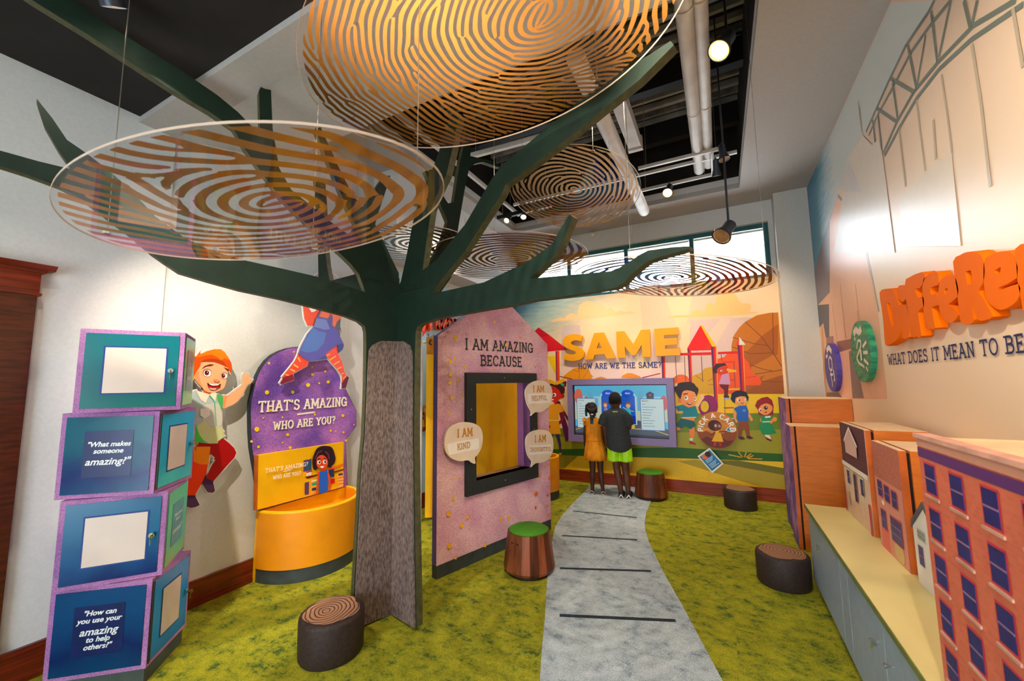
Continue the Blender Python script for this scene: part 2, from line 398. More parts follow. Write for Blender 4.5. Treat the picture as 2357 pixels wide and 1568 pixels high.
# ------------------------------------------------------------------ walls
struct('wall_left', MB().box(XL - .2, XL, 1.245, 6.0, 0, 4.7), white_wall)
struct('wall_left_near', MB().box(XN - .2, XN, -2.5, 1.245, 0, 3.3), white_wall)
wb = MB().box(XL - .2, 1.25, YB, YB + .2, 0, 2.72).box(XL - .2, 1.25, YB, YB + .2, 3.43, 4.7).box(XL - .2, -3.12, YB, YB + .2, 2.72, 3.43).box(.66, 1.25, YB, YB + .2, 2.72, 3.43)
wall_back = struct('wall_back', wb, white_wall)
struct('wall_rear', MB().box(XN - .2, XR + .2, -2.7, -2.5, 2.25, 3.3).box(XN - .2, -1.9, -2.7, -2.5, 0, 2.25).box(.2, XR + .2, -2.7, -2.5, 0, 2.25), white_wall)  # unseen wall added to cut daylight from behind, opening sized for it
wall_right = struct('wall_right', MB().box(XR, XR + .2, -2.5, 6.0, 0, 4.7), white_wall)
struct('trim_pilaster', MB().box(.712, XR, 5.62, YB, 0, 3.7), mat('pilaster_paint', (206, 202, 194), .6, var=.02, scale=50))
# window strip
wx = [on_y(u, 560, YB).x for u in (1305, 1437.6, 1590.7)] + [.66]
wx = [-3.12, 2 * wx[0] - wx[1]] + wx
win = struct('window_1', MB().box(-3.12, .66, 5.86, 5.93, 3.37, 3.43).box(-3.12, .66, 5.86, 5.93, 2.72, 2.77).box(-3.12, -3.07, 5.86, 5.93, 2.77, 3.37).box(.61, .66, 5.86, 5.93, 2.77, 3.37), teal_m)
for x in wx[1:-1]: MB().box(x - .028, x + .028, 5.86, 5.93, 2.77, 3.37).build('mullion', teal_m, win)
gm, gt, gp, gL = nt('window_glass'); gN = gt.nodes
tr = gN.new('ShaderNodeBsdfTransparent'); gl = gN.new('ShaderNodeBsdfGlossy'); gl.inputs['Roughness'].default_value = .02
lw = gN.new('ShaderNodeFresnel'); mxs = gN.new('ShaderNodeMixShader')
gL.new(lw.outputs[0], mxs.inputs[0]); gL.new(tr.outputs[0], mxs.inputs[1]); gL.new(gl.outputs[0], mxs.inputs[2]); gL.new(mxs.outputs[0], gt.nodes['Material Output'].inputs[0])
for a, b in zip(wx, wx[1:]): MB().box(a + .02, b - .02, 5.893, 5.899, 2.76, 3.38).build('pane', gm, win)
for a, b in zip(wx, wx[1:]): MB().box(a + .03, b - .03, 5.868, 5.876, 3.335, 3.36).build('blind_edge', mat('cream_blind', (235, 232, 220), .6), win)

# ------------------------------------------------------------------ ceiling
ceil = struct('ceiling', MB().box(-3.4, 1.25, -2.5, 1.06, 3.16, 3.3), dark_m)
MB().box(-1.55, 1.2, .72, .735, 3.157, 3.165).build('ceiling_seam', mat('ceiling_seam_paint', (70, 56, 44), .8), ceil)
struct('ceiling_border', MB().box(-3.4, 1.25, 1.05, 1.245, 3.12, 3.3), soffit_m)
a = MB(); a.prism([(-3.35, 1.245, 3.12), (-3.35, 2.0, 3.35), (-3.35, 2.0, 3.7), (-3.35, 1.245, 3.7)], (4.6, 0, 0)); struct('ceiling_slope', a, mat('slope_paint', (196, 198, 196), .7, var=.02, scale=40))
sf = MB().box(.342, XR + .1, 2.0, YB, 3.7, 3.76).box(-3.3, .342, 5.25, YB, 3.7, 3.76).box(-3.3, -2.61, 2.0, 5.25, 3.7, 3.76)
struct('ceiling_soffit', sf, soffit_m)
a = MB().box(.342, .36, 2.0, 5.25, 3.76, 3.84).box(-2.63, -2.61, 2, 5.25, 3.76, 3.84).box(-2.61, .342, 5.25, 5.27, 3.76, 3.84)
struct('trim_soffit_lip', a, white_wall)  # whiter paint stands in for the light along this edge
a = MB().box(.36, .45, 1.9, 5.35, 3.84, 4.7).box(-2.72, -2.63, 1.9, 5.35, 3.84, 4.7).box(-2.63, .36, 5.27, 5.36, 3.84, 4.7).box(-2.7, .45, 1.9, 2.0, 3.6, 4.7)
struct('ceiling_recess_side', a, dark_m)
deck = struct('ceiling_deck', MB().box(-2.75, .5, 1.9, 5.4, 4.6, 4.7), deck_m)
for i in range(22):
    y = 2.08 + i * .145
    MB().box(-2.63, .36, y, y + (.05 if i % 2 else .035), 4.54, 4.6).build('deck_rib', rib_m if i % 3 else mat('dim_lit_deck_rib', (130, 134, 138), .6, var=.2), deck)
for y in (2.9, 3.9, 4.85): MB().box(-2.63, .36, y, y + .1, 4.3, 4.54).build('joist', deck_m, deck)
struct('wall_left_bulkhead', MB().box(XL, -2.86, 3.0, YB, 2.8, 3.7), white_wall)

# ------------------------------------------------------------------ skirting and door casing
def skirt(name, x0, x1, y0, y1, h, m):
    b = MB().box(x0, x1, y0, y1, 0, h)
    b.box(x0 if x1 - x0 > .1 or x0 < -3 else x0, x1 + (.008 if x1 - x0 < .1 else 0), y0 - (.008 if y1 - y0 < .1 else 0), y1, 0, .03)
    return struct(name, b, m)
skirt('baseboard_left', XL, XL + .022, 1.245, 5.78, .165, wood_h)
skirt('baseboard_left_near', XN, XN + .022, .70, 1.245, .165, wood_h)
skirt('baseboard_back', XL + .03, .712, YB - .022, YB, .155, wood_x)
skirt('baseboard_pilaster', .712, XR, 5.6, 5.62, .155, wood_x)
door = struct('door_1', MB().box(XN, XN + .012, -.5, .52, 0, 1.96), door_m)
MB().box(XN, XN + .03, .5, .70, 0, 1.935).build('casing', wood_m, door)
MB().box(XN, XN + .034, .5, .70, 0, .2).build('plinth', wood_m, door)
MB().box(XN, XN + .034, -.55, .705, 1.935, 2.05).build('head_casing', wood_h, door)
MB().box(XN, XN + .045, -.55, .712, 1.93, 1.942).box(XN, XN + .05, -.55, .72, 2.05, 2.065).prism([(XN, -.55, 2.065), (XN + .055, -.55, 2.065), (XN + .085, -.55, 2.09), (XN, -.55, 2.09)], (0, 1.30, 0)).build('cornice', wood_h, door)
for z0, z1 in ((.18, .85), (1.0, 1.82)):
    MB().prism([(XN + .012, y, z) for y, z in ((-.36, z0), (.38, z0), (.38, z1), (-.36, z1))], (.010, 0, 0), [[(XN + .012, y, z) for y, z in ((-.32, z0 + .04), (.34, z0 + .04), (.34, z1 - .04), (-.32, z1 - .04))]]).build('panel_moulding', door_m, door)
MB().tube([(XN + .012, -.42, .95), (XN + .05, -.42, .95), (XN + .055, -.32, .95)], .009, 8).build('door_handle', chrome_m, door)

# ------------------------------------------------------------------ the plywood tree
TX, TY = -1.947, 2.074
AZA, AZB = R(-107.9), R(-16)
tree_m = mat('dark_green_laminate', (20, 40, 31), .6, var=.10, scale=14, bump=.02, bscale=400, spec=.25)
edge_m = mat('olive_panel_edge', (74, 72, 46), .6, var=.15, scale=30)
bark_m = mat('printed_bark', (132, 112, 106), .7, col2=(82, 68, 64), scale=40, stretch=(2.4, 2.4, .8), detail=7, bump=.35, bscale=40, thr=(.36, .62))
tree = thing('plywood_tree', 'dark green tree of crossed plywood panels with brown bark trunk and spreading branches', 'tree sculpture', (TX, TY, 0))
def tree_panel(name, az, px, thick=.044):
    fr = Frame((TX, TY, 0), (math.cos(az), math.sin(az), 0))
    n = fr.n if (EYE - fr.o).dot(fr.n) > 0 else -fr.n
    st = [fr.st(p) for p in px]
    mb = MB(); pts = [fr.pt(a, b) - n * (thick / 2) for a, b in st]
    mb.prism(pts, n * thick)
    nf = len(mb.f); k = len(pts)
    mb.mi = [1 if len(f) == 4 else 0 for f in mb.f]
    return mb.build(name, [tree_m, edge_m], tree), fr, n
z4, z1, z6b = Zm(0, 580, 3.0156), Zm(0, 0, 2.45), Zm(550, 580, 3.7333)
zt1, zt2, zt3, zt4, z2 = Zm(780, 560, 6.532), Zm(860, 320, 4.6125), Zm(480, 150, 3.336), Zm(1180, 460, 5.357), Zm(650, 0, 2.357)
# panel towards the left and the viewer: trunk half, long low limb, overhead limb, forked limb
A = [(915, 1400), (808, 1445), (811, 1366), (825.6, 1092), (834, 1000), (838, 900), (839.5, 800), (839, 765), (836, 752), (823, 741), (788, 727), (697, 703), (640, 689), (550, 670), (481, 651), (411, 630), (375, 606), (348, 587), (300, 545), (240, 500), (190, 462), (135, 433), (60, 405), (0, 386), (-60, 370),
     (-60, 338), (0, 351), (90, 376), (165, 394), (150, 372), (135, 351), (102, 294), (86, 245), (86, 233), (122, 278), (155, 327), (196, 355), (245, 392), (300, 440), (355, 500), (420, 548), (480, 578), (550, 599), (650, 621), (737, 641), (764, 650), (815, 667),
     (837, 674), (832, 658), (823, 633), (805, 610), (780, 586), (735, 548), (690, 505), (640, 455), (600, 400), (560, 345), (535, 300), (480, 262), (400, 215), (300, 150), (200, 85), (70, 5), (20, -30),
     (95, -30), (180, 15), (250, 65), (330, 115), (420, 170), (500, 225), (545, 262), (582, 300), (597, 318), (594, 215), (600, 198), (621, 208), (625, 300), (640, 390), (668, 440), (730, 490), (780, 530), (806, 546), (815, 520), (790, 470), (760, 395), (722, 300), (735, 296), (775, 385), (808, 450), (833, 482), (855, 445), (880, 408), (895, 407), (885, 440), (868, 490),
     (860, 519), (875, 548), (895, 591), (914, 630), (915, 675)]
pa, fa, na = tree_panel('trunk_panel', AZA, A)
B = [(903, 1405), (966, 1441), (962, 1200), (960, 1000), (962, 800), (963.7, 762), (967, 753), (973, 747), (1009.6, 734.5), (1061.7, 725), (1120, 714.6), (1180, 704.5), (1236, 693), (1310.7, 683), (1421, 665), (1441, 654), (1460, 633.6), (1482, 615), (1497, 604), (1531, 592.5), (1589, 576.7), (1590.7, 570), (1553, 572), (1497, 579.5), (1478.7, 589), (1450.7, 607.5), (1419, 626), (1310.7, 636), (1226.7, 643),
     (1255, 617), (1280, 594), (1299.5, 564.5), (1324.7, 502), (1317, 496.4), (1292, 538), (1277, 564.5), (1260, 577.6), (1217, 607.5), (1180, 624), (1120, 652), (999, 678),
     (1025, 642), (1050.8, 610.5), (1076.8, 580), (1118, 515), (1161, 450), (1170, 428), (1198, 409), (1260, 363), (1329, 310), (1400, 252), (1477, 191), (1556, 112), (1549, 102), (1456, 161), (1346, 231), (1278, 288.5), (1220, 336), (1159, 386), (1138, 416), (1105, 472), (1077, 519.5), (1044, 558.5), (1012, 600), (979, 624),
     (988, 558), (999, 485), (1010, 455), (1034, 405), (1050, 337), (1062, 270), (1042, 270), (1022, 337), (1005, 385), (975, 450), (957, 513), (942, 591), (929, 650), (915, 675)]
pb, fb, nb = tree_panel('trunk_panel', AZB, B)
C = [(905, 1395), (935, 1385), (940, 1000), (935, 700), (960, 640), (990, 610), (1012, 560), (1027, 511), (1012, 476), (985, 420), (975, 396), (990, 392), (1008, 440), (1028, 470), (1041, 467), (1055, 374), (1065, 333), (1070, 290), (1086, 290), (1081, 333), (1079, 361), (1103, 367), (1127, 372), (1149.5, 385), (1147, 388), (1109, 375), (1090, 379), (1077, 389), (1071, 413), (1064, 450), (1053, 515), (1046.5, 554), (1044, 600), (1035, 640), (1000, 690), (960, 720), (950, 1000), (945, 1380), (912, 1398), (915, 700)]
C = [(908, 1398), (940, 1383), (942, 1000), (945, 760), (965, 715), (1000, 690), (1035, 640), (1044, 600)] + [(1046.5, 554), (1053, 515), (1064, 450), (1071, 413), (1077, 389), (1090, 379), (1109, 375), (1147, 388), (1149.5, 385), (1127, 372), (1103, 367), (1079, 361), (1081, 333), (1086, 290), (1070, 290), (1065, 333), (1055, 374), (1041, 467), (1028, 470), (1008, 440), (990, 392), (975, 396), (985, 420), (1012, 476), (1027, 511), (1012, 560), (985, 610), (955, 650), (915, 690)]
pc, fc, nc = tree_panel('trunk_panel', AZA + .012, C, .04)
E_ = [(904, 1398), (872, 1386), (866, 1000), (860, 745), (820, 712), (740, 690), (722, 652), (738, 641), (737, 580), (733, 500), (726, 420), (744, 420), (750, 500), (752, 560), (757, 610), (764, 648), (780, 644), (818, 634), (850, 620), (880, 610), (915, 640)]
pe, fe, ne = tree_panel('trunk_panel', R(178), E_, .04)
# bark sheets on the two faces that look to the viewer
for fr, n, px in ((fa, na, [(909, 1404), (810, 1443), (813, 1366), (827, 1092), (836, 1000), (842, 848), (845, 808), (852, 796), (872, 786), (915, 787)]),
                  (fb, nb, [(905, 1406), (964.5, 1440), (960, 1200), (958, 1000), (957, 812), (952, 796), (938, 786), (917, 788)])):
    pts = [fr.pt(*fr.st(p)) + n * .0225 for p in px]
    MB().prism(pts, n * .012).build('bark_sheet', [bark_m], tree)
# bolts, seams
for fr, n, pts in ((fa, na, zt1(395, 568, 655, 620, 890, 668) + z6b(833, 308, 826, 490)), (fb, nb, zt1(985, 690, 1200, 640, 1440, 585, 1535, 1075))):
    for p in pts:
        q = fr.pt(*fr.st(p)) + n * .024
        MB().obox(q, fr.u * .006, fr.v * .006, n * .003).build('bolt', black_m, tree)
for fr, n, a, b in ((fa, na, (831, 638), (920, 657)), (fa, na, (764, 650), (764, 722)), (fb, nb, (925, 676), (1000, 657)), (fb, nb, (1009, 680), (1010, 733))):
    p, q = fr.pt(*fr.st(a)) + n * .0222, fr.pt(*fr.st(b)) + n * .0222
    MB().bar(p, q, .003, .0012, n).build('panel_seam', black_m, tree)

# ------------------------------------------------------------------ fingerprint discs
def fingerprint(N, period, kind, seed, iters=9):
    """ridge field grown with oriented filters: returns N x N array, ridges > 0"""
    rg = np.random.default_rng(seed)
    y, x = np.mgrid[0:N, 0:N]; z = ((x - N / 2) + 1j * (y - N / 2)) / (N / 2)
    ang = lambda c: np.angle(z - c)
    cores, deltas = {'broad': ((.14 - .03j, .34 + .05j), (.04 - .66j, -.4 + 1.5j)), 'fine': ((.33 + .05j, .43 - .08j), (.66 + .64j, -.9 - 1.5j)), 'whorl': ((.10 + .04j, .14 - .02j), (-.9 - 1.1j, 1.0 - 1.0j)),
                     'loop': ((.05 + .06j, .16 + .02j), (-.22 - .5j, 1.3 + .7j)), 'oval': ((.25 + .03j, -.16), (-1.1 - .7j, 1.1 - .8j))}[kind]
    th = .5 * sum(ang(c) for c in cores) + math.pi / 2; c0 = sum(cores) / 2
    for d in deltas: th = th - .5 * np.angle((z - d) / (c0 - d))
    lo = rg.normal(size=(8, 8)); f = np.fft.fft2(lo, (N, N))
    gx = np.linspace(0, 7, N); i0 = np.clip(gx.astype(int), 0, 6); w = gx - i0
    a = lo[i0][:, i0] * (1 - w)[None, :] + lo[i0][:, i0 + 1] * w[None, :]; b = lo[i0 + 1][:, i0] * (1 - w)[None, :] + lo[i0 + 1][:, i0 + 1] * w[None, :]
    th = th + .13 * (a * (1 - w)[:, None] + b * w[:, None])
    K = 16; idx = np.round((th % math.pi) / math.pi * K).astype(int) % K
    h = int(period * 1.5); yy, xx = np.mgrid[-h:h + 1, -h:h + 1]; ks = []
    for k in range(K):
        t = math.pi * k / K; u = -xx * math.sin(t) + yy * math.cos(t); sg = period * .62
        g = np.exp(-(xx ** 2 + yy ** 2) / (2 * sg * sg)) * np.cos(2 * math.pi * u / period); g -= g.mean() * np.exp(-(xx ** 2 + yy ** 2) / (2 * sg * sg)) / np.exp(-(xx ** 2 + yy ** 2) / (2 * sg * sg)).mean()
        ks.append(np.fft.rfft2(np.roll(np.pad(g / np.abs(g).sum(), ((0, N - 2 * h - 1),) * 2), (-h, -h), (0, 1))))
    im = rg.normal(size=(N, N))
    for it in range(iters):
        F = np.fft.rfft2(im); out = np.zeros((N, N))
        for k in range(K):
            m = idx == k
            if m.any(): out[m] = np.fft.irfft2(F * ks[k], (N, N))[m]
        im = np.tanh(out / (out.std() + 1e-9) * 1.6)
    return im
def ridge_mesh(im, rad, bias=0.):
    """ridges cut out of the field as flat faces on the unit disc (marching squares)"""
    N = im.shape[0]; y, x = np.mgrid[0:N, 0:N]; X = (x - N / 2 + .5) / (N / 2); Y = (y - N / 2 + .5) / (N / 2)
    f = np.minimum(im + bias, (rad - np.hypot(X, Y)) * N / 6); vs, fs = [], []
    ins = f > 0; cnt = ins[:-1, :-1].astype(int) + ins[1:, :-1] + ins[:-1, 1:] + ins[1:, 1:]
    for j in range(N - 1):
        row = cnt[j]; i = 0
        full = np.flatnonzero(row == 4)
        if len(full):
            br = np.split(full, np.flatnonzero(np.diff(full) > 1) + 1)
            for r_ in br:
                a, b = r_[0], r_[-1] + 1; n = len(vs)
                vs += [(X[j, a], Y[j, a]), (X[j, b], Y[j, b]), (X[j + 1, b], Y[j + 1, b]), (X[j + 1, a], Y[j + 1, a])]; fs.append((n, n + 1, n + 2, n + 3))
        for i in np.flatnonzero((row > 0) & (row < 4)):
            c = ((j, i), (j, i + 1), (j + 1, i + 1), (j + 1, i)); n = len(vs); q = 0
            for k in range(4):
                p, r_ = c[k], c[(k + 1) % 4]
                if ins[p]: vs.append((X[p], Y[p])); q += 1
                if ins[p] != ins[r_]:
                    t = f[p] / (f[p] - f[r_]); vs.append((X[p] + (X[r_] - X[p]) * t, Y[p] + (Y[r_] - Y[p]) * t)); q += 1
            if q >= 3: fs.append(tuple(range(n, n + q)))
    return vs, fs
m, t, p, L = nt('clear_acrylic'); N_ = t.nodes; acrylic_m = m
tr = N_.new('ShaderNodeBsdfTransparent'); tr.inputs[0].default_value = (.97, .97, .96, 1); g1 = N_.new('ShaderNodeBsdfGlossy'); g1.inputs['Roughness'].default_value = .03
fr_ = N_.new('ShaderNodeFresnel'); fr_.inputs[0].default_value = 1.45; mx = N_.new('ShaderNodeMixShader')
L.new(fr_.outputs[0], mx.inputs[0]); L.new(tr.outputs[0], mx.inputs[1]); L.new(g1.outputs[0], mx.inputs[2]); L.new(mx.outputs[0], t.nodes['Material Output'].inputs[0])
def ridge_mat(name, col, thru=.25):
    m, t, p, L = nt(name); N = t.nodes
    nz = N.new('ShaderNodeTexNoise'); nz.inputs['Scale'].default_value = 30; cr = N.new('ShaderNodeValToRGB')
    cr.color_ramp.elements[0].color = [x * .85 for x in lin(col)[:3]] + [1]; cr.color_ramp.elements[1].color = lin(col); L.new(nz.outputs['Fac'], cr.inputs[0])
    df = N.new('ShaderNodeBsdfDiffuse'); tl = N.new('ShaderNodeBsdfTranslucent'); mx = N.new('ShaderNodeMixShader'); mx.inputs[0].default_value = thru
    L.new(cr.outputs[0], df.inputs[0]); L.new(cr.outputs[0], tl.inputs[0]); L.new(df.outputs[0], mx.inputs[1]); L.new(tl.outputs[0], mx.inputs[2]); L.new(mx.outputs[0], t.nodes['Material Output'].inputs[0])
    return m
ridge_m = ridge_mat('amber_vinyl', (186, 128, 66)); lit_vinyl = ridge_mat('lit_vinyl', (240, 202, 164)); backlit_vinyl = ridge_mat('backlit_vinyl', (112, 84, 62), .06)  # one lit and one backlit copy of the amber, light put into colour
rim_m = mat('edge_lit_rim', (205, 180, 160), .25, var=.03, spec=.6)  # pinkish rim colour stands in for light caught in the acrylic edge
def disc(label, c, z, a, b, rot, per, kind, seed, N, wires, bias=0., tilt=(0, 0), col=ridge_m, turn=0., hgt=3.6):
    """ellipse semi-axes a, b; wires: list of (angle, top z)"""
    t = thing('fingerprint_disc', label, 'hanging disc', (c[0], c[1], z), 0, 'clear hanging discs printed with fingerprints')
    Mx = Matrix.Translation((c[0], c[1], z)) @ Matrix.Rotation(tilt[0], 4, 'X') @ Matrix.Rotation(tilt[1], 4, 'Y') @ Matrix.Rotation(rot, 4, 'Z')
    n = 96; ring = [(math.cos(6.28319 * k / n) * a, math.sin(6.28319 * k / n) * b) for k in range(n)]
    mb = MB(); mb.add([Mx @ Vector((x, y, 0)) for x, y in ring], [tuple(range(n - 1, -1, -1))]); mb.build('acrylic_sheet', acrylic_m, t)
    mb = MB()
    for k in range(n):
        x0, y0 = ring[k]; x1, y1 = ring[(k + 1) % n]; s = 1.0028
        mb.add([Mx @ Vector(q) for q in ((x0, y0, -.001), (x1, y1, -.001), (x1 * s, y1 * s, -.001), (x0 * s, y0 * s, -.001), (x0, y0, .005), (x1, y1, .005), (x1 * s, y1 * s, .005), (x0 * s, y0 * s, .005))],
               [(0, 3, 2, 1), (4, 5, 6, 7), (2, 3, 7, 6), (0, 1, 5, 4)])
    mb.build('rim', rim_m, t)
    vs, fs = ridge_mesh(fingerprint(N, per, kind, seed), .965, bias)
    ca, sa = math.cos(turn), math.sin(turn)
    mb = MB(); mb.add([Mx @ Vector(((x * ca - y * sa) * a, (x * sa + y * ca) * b, .003)) for x, y in vs], fs); mb.build('fingerprint_ridges', col, t)
    for ang, zt in wires:
        q = Mx @ Vector((math.cos(ang) * a * .9, math.sin(ang) * b * .9, .005))
        MB().tube([q, (q.x, q.y, zt)], .0014, 5).build('wire', wire_m, t)
        MB().lathe([(.012, 0), (.012, .008), (.005, .012)], 10, q).build('wire_stud', steel_m, t)
    return t
def dpos(u, v, z): q = on_z(u, v, z); return (q.x, q.y)
disc('large clear disc with broad brown fingerprint whorl hung left of the trunk', (-1.28, .69), 1.975, .695, .365, R(2), 15, 'broad', 5, 300, [(R(100), 3.1), (R(35), 3.1), (R(200), 3.1)], .1)
disc('largest clear disc with fine orange fingerprint lines overhead at the top edge', (-.73, 1.13), 2.63, .745, .485, R(-5), 9.3, 'fine', 11, 440, [(R(60), 3.12), (R(180), 3.15), (R(300), 3.15)], .2)
disc('fingerprint disc coloured as if lit, hung in front of the dark ceiling recess', (-.85, 2.7), 2.8, .64, .45, R(-83), 11, 'whorl', 21, 300, [(R(30), 4.5), (R(150), 4.5), (R(270), 4.5)], .1, col=lit_vinyl)
disc('wide fingerprint disc hung before the window beside the pilaster', (-.205, 2.85), 2.12, .765, .475, R(-128), 10.5, 'loop', 33, 280, [(R(30), 4.5), (R(150), 4.5), (R(270), 4.5)], -.05, col=backlit_vinyl)
d4 = dpos(1165, 598, 2.45)
disc('grey looking fingerprint disc between trunk and window above the house panel', d4, 2.45, .66, .62, R(20), 11, 'oval', 41, 280, [(R(30), 4.5), (R(150), 4.5), (R(270), 4.5)], .05, col=backlit_vinyl)
d6 = dpos(945, 565, 2.55)
disc('small fingerprint disc hung by the left wall behind the trunk', d6, 2.55, .5, .42, R(10), 13, 'loop', 51, 220, [(R(30), 2.8), (R(200), 3.35)], .05, col=backlit_vinyl)

# ------------------------------------------------------------------ stacked cube tower
def canvas_mat(name, c1, c2, sc=220, bump=.25, rough=.75):
    """woven print: fine cross-hatch over a cloudy two-tone ground"""
    if name in MATS: return MATS[name]
    m, t, p, L = nt(name); N = t.nodes; tc = N.new('ShaderNodeTexCoord')
    nz = N.new('ShaderNodeTexNoise'); nz.inputs['Scale'].default_value = 3.2; nz.inputs['Detail'].default_value = 5; L.new(tc.outputs['Object'], nz.inputs[0])
    cr = N.new('ShaderNodeValToRGB'); cr.color_ramp.elements[0].position = .35; cr.color_ramp.elements[1].position = .68
    cr.color_ramp.elements[0].color = lin(c1); cr.color_ramp.elements[1].color = lin(c2); L.new(nz.outputs['Fac'], cr.inputs[0])
    n2 = N.new('ShaderNodeTexNoise'); n2.inputs['Scale'].default_value = sc; n2.inputs['Detail'].default_value = 2; L.new(tc.outputs['Object'], n2.inputs[0])
    mr = N.new('ShaderNodeMapRange'); mr.inputs['From Min'].default_value = .35; mr.inputs['From Max'].default_value = .65; mr.inputs['To Min'].default_value = .68; mr.inputs['To Max'].default_value = 1.28; L.new(n2.outputs['Fac'], mr.inputs[0])
    mx = N.new('ShaderNodeMix'); mx.data_type = 'RGBA'; mx.blend_type = 'MULTIPLY'; mx.inputs[0].default_value = 1
    L.new(cr.outputs[0], mx.inputs[6]); L.new(mr.outputs[0], mx.inputs[7]); L.new(mx.outputs[2], p.inputs['Base Color'])
    p.inputs['Roughness'].default_value = rough; p.inputs['Specular IOR Level'].default_value = .25
    bp = N.new('ShaderNodeBump'); bp.inputs['Strength'].default_value = bump; bp.inputs['Distance'].default_value = .004; L.new(n2.outputs['Fac'], bp.inputs['Height']); L.new(bp.outputs[0], p.inputs['Normal'])
    MATS[name] = m; return m
frame_m = canvas_mat('mauve_canvas', (138, 92, 150), (186, 132, 182))
def wash_mat(name, c1, c2, c3, ax='Z'):
    """watercolour print running from c1 (low) to c3 (high)"""
    m, t, p, L = nt(name); N = t.nodes; tc = N.new('ShaderNodeTexCoord'); sp = N.new('ShaderNodeSeparateXYZ'); L.new(tc.outputs['Generated'], sp.inputs[0])
    nz = N.new('ShaderNodeTexNoise'); nz.inputs['Scale'].default_value = 5; nz.inputs['Detail'].default_value = 6; L.new(tc.outputs['Object'], nz.inputs[0])
    ad = N.new('ShaderNodeMath'); ad.operation = 'MULTIPLY_ADD'; ad.inputs[1].default_value = .7; L.new(nz.outputs['Fac'], ad.inputs[0]); L.new(sp.outputs[ax], ad.inputs[2])
    cr = N.new('ShaderNodeValToRGB'); e = cr.color_ramp.elements; e[0].position = .3; e[1].position = 1.2 if 0 else 1.0
    e[0].color = lin(c1); e[1].color = lin(c3); k = e.new(.62); k.color = lin(c2); L.new(ad.outputs[0], cr.inputs[0]); L.new(cr.outputs[0], p.inputs['Base Color'])
    p.inputs['Roughness'].default_value = .25; p.inputs['Specular IOR Level'].default_value = .3; return m
w1 = wash_mat('teal_green_wash', (0, 104, 100), (4, 88, 100), (0, 100, 112))
w2 = wash_mat('deep_blue_wash', (4, 70, 112), (2, 34, 96), (0, 82, 104))
w3 = wash_mat('ocean_blue_wash', (2, 24, 92), (0, 72, 126), (0, 90, 136))
w4 = wash_mat('navy_blue_wash', (0, 54, 96), (2, 30, 86), (0, 62, 112))
w5 = wash_mat('aqua_wash', (60, 200, 200), (0, 168, 205), (0, 165, 215))
w6 = wash_mat('green_wash', (130, 190, 110), (60, 185, 160), (70, 200, 160))
w7 = wash_mat('bright_blue_wash', (0, 110, 180), (0, 130, 205), (0, 140, 215))
navy_m = mat('translucent_navy_print', (4, 26, 84), .3, var=.1, scale=20)
sea_m = mat('translucent_sea_print', (50, 150, 170), .3, var=.1, scale=20)
sheet_m = mat('white_card_sheet', (206, 190, 182), .35, var=.03, scale=4)
text_m = print_mat('printed_ink')
BOXES = [((-2.562, 1.112), 58.61, w1, ('card', 1), None), ((-2.575, 1.030), 41.20, w2, ('"What makes\nsomeone', 'amazing?"'), (w5, 'card')),
         ((-2.581, 1.093), 52.51, w3, ('card', 1), (w6, ('"What do we\nhave in', 'common?"'))), ((-2.572, 1.052), 41.33, w4, ('"How can\nyou use your', 'amazing', 'to help\nothers?"'), (w7, 'card'))]
names = ['topmost cube with teal door and a white card, key in its lock', 'second cube from the top, asking what makes someone amazing', 'third cube from the top with blue door around a white card', 'bottom cube asking how you can use your amazing to help others']
BW, BD, BH, BZ = .404, .363, .415, .08
def lock(fr, c, par):
    q = fr.pt(c[0], c[1], .004)
    k = MB(); k.prism([q + fr.u * (.012 * math.cos(t)) + fr.v * (.012 * math.sin(t)) for t in [6.283 * i / 12 for i in range(12)]], fr.n * .012)
    lo = k.build('lock', chrome_m, par, smooth=30)
    k = MB(); k.obox(q + fr.n * .02, fr.u * .0015, fr.v * .004, fr.n * .008)
    k.prism([q + fr.n * .026 + fr.v * (-.004 + .011 * math.cos(t)) + fr.n * (.008 * math.sin(t)) for t in [6.283 * i / 10 for i in range(10)]], fr.u * .002)
    k.obox(q + fr.n * .022 - fr.v * .03, fr.u * .001, fr.v * .014, fr.n * .003)
    k.build('key', mat('brass', (176, 140, 70), .3, .9, var=.1), lo)
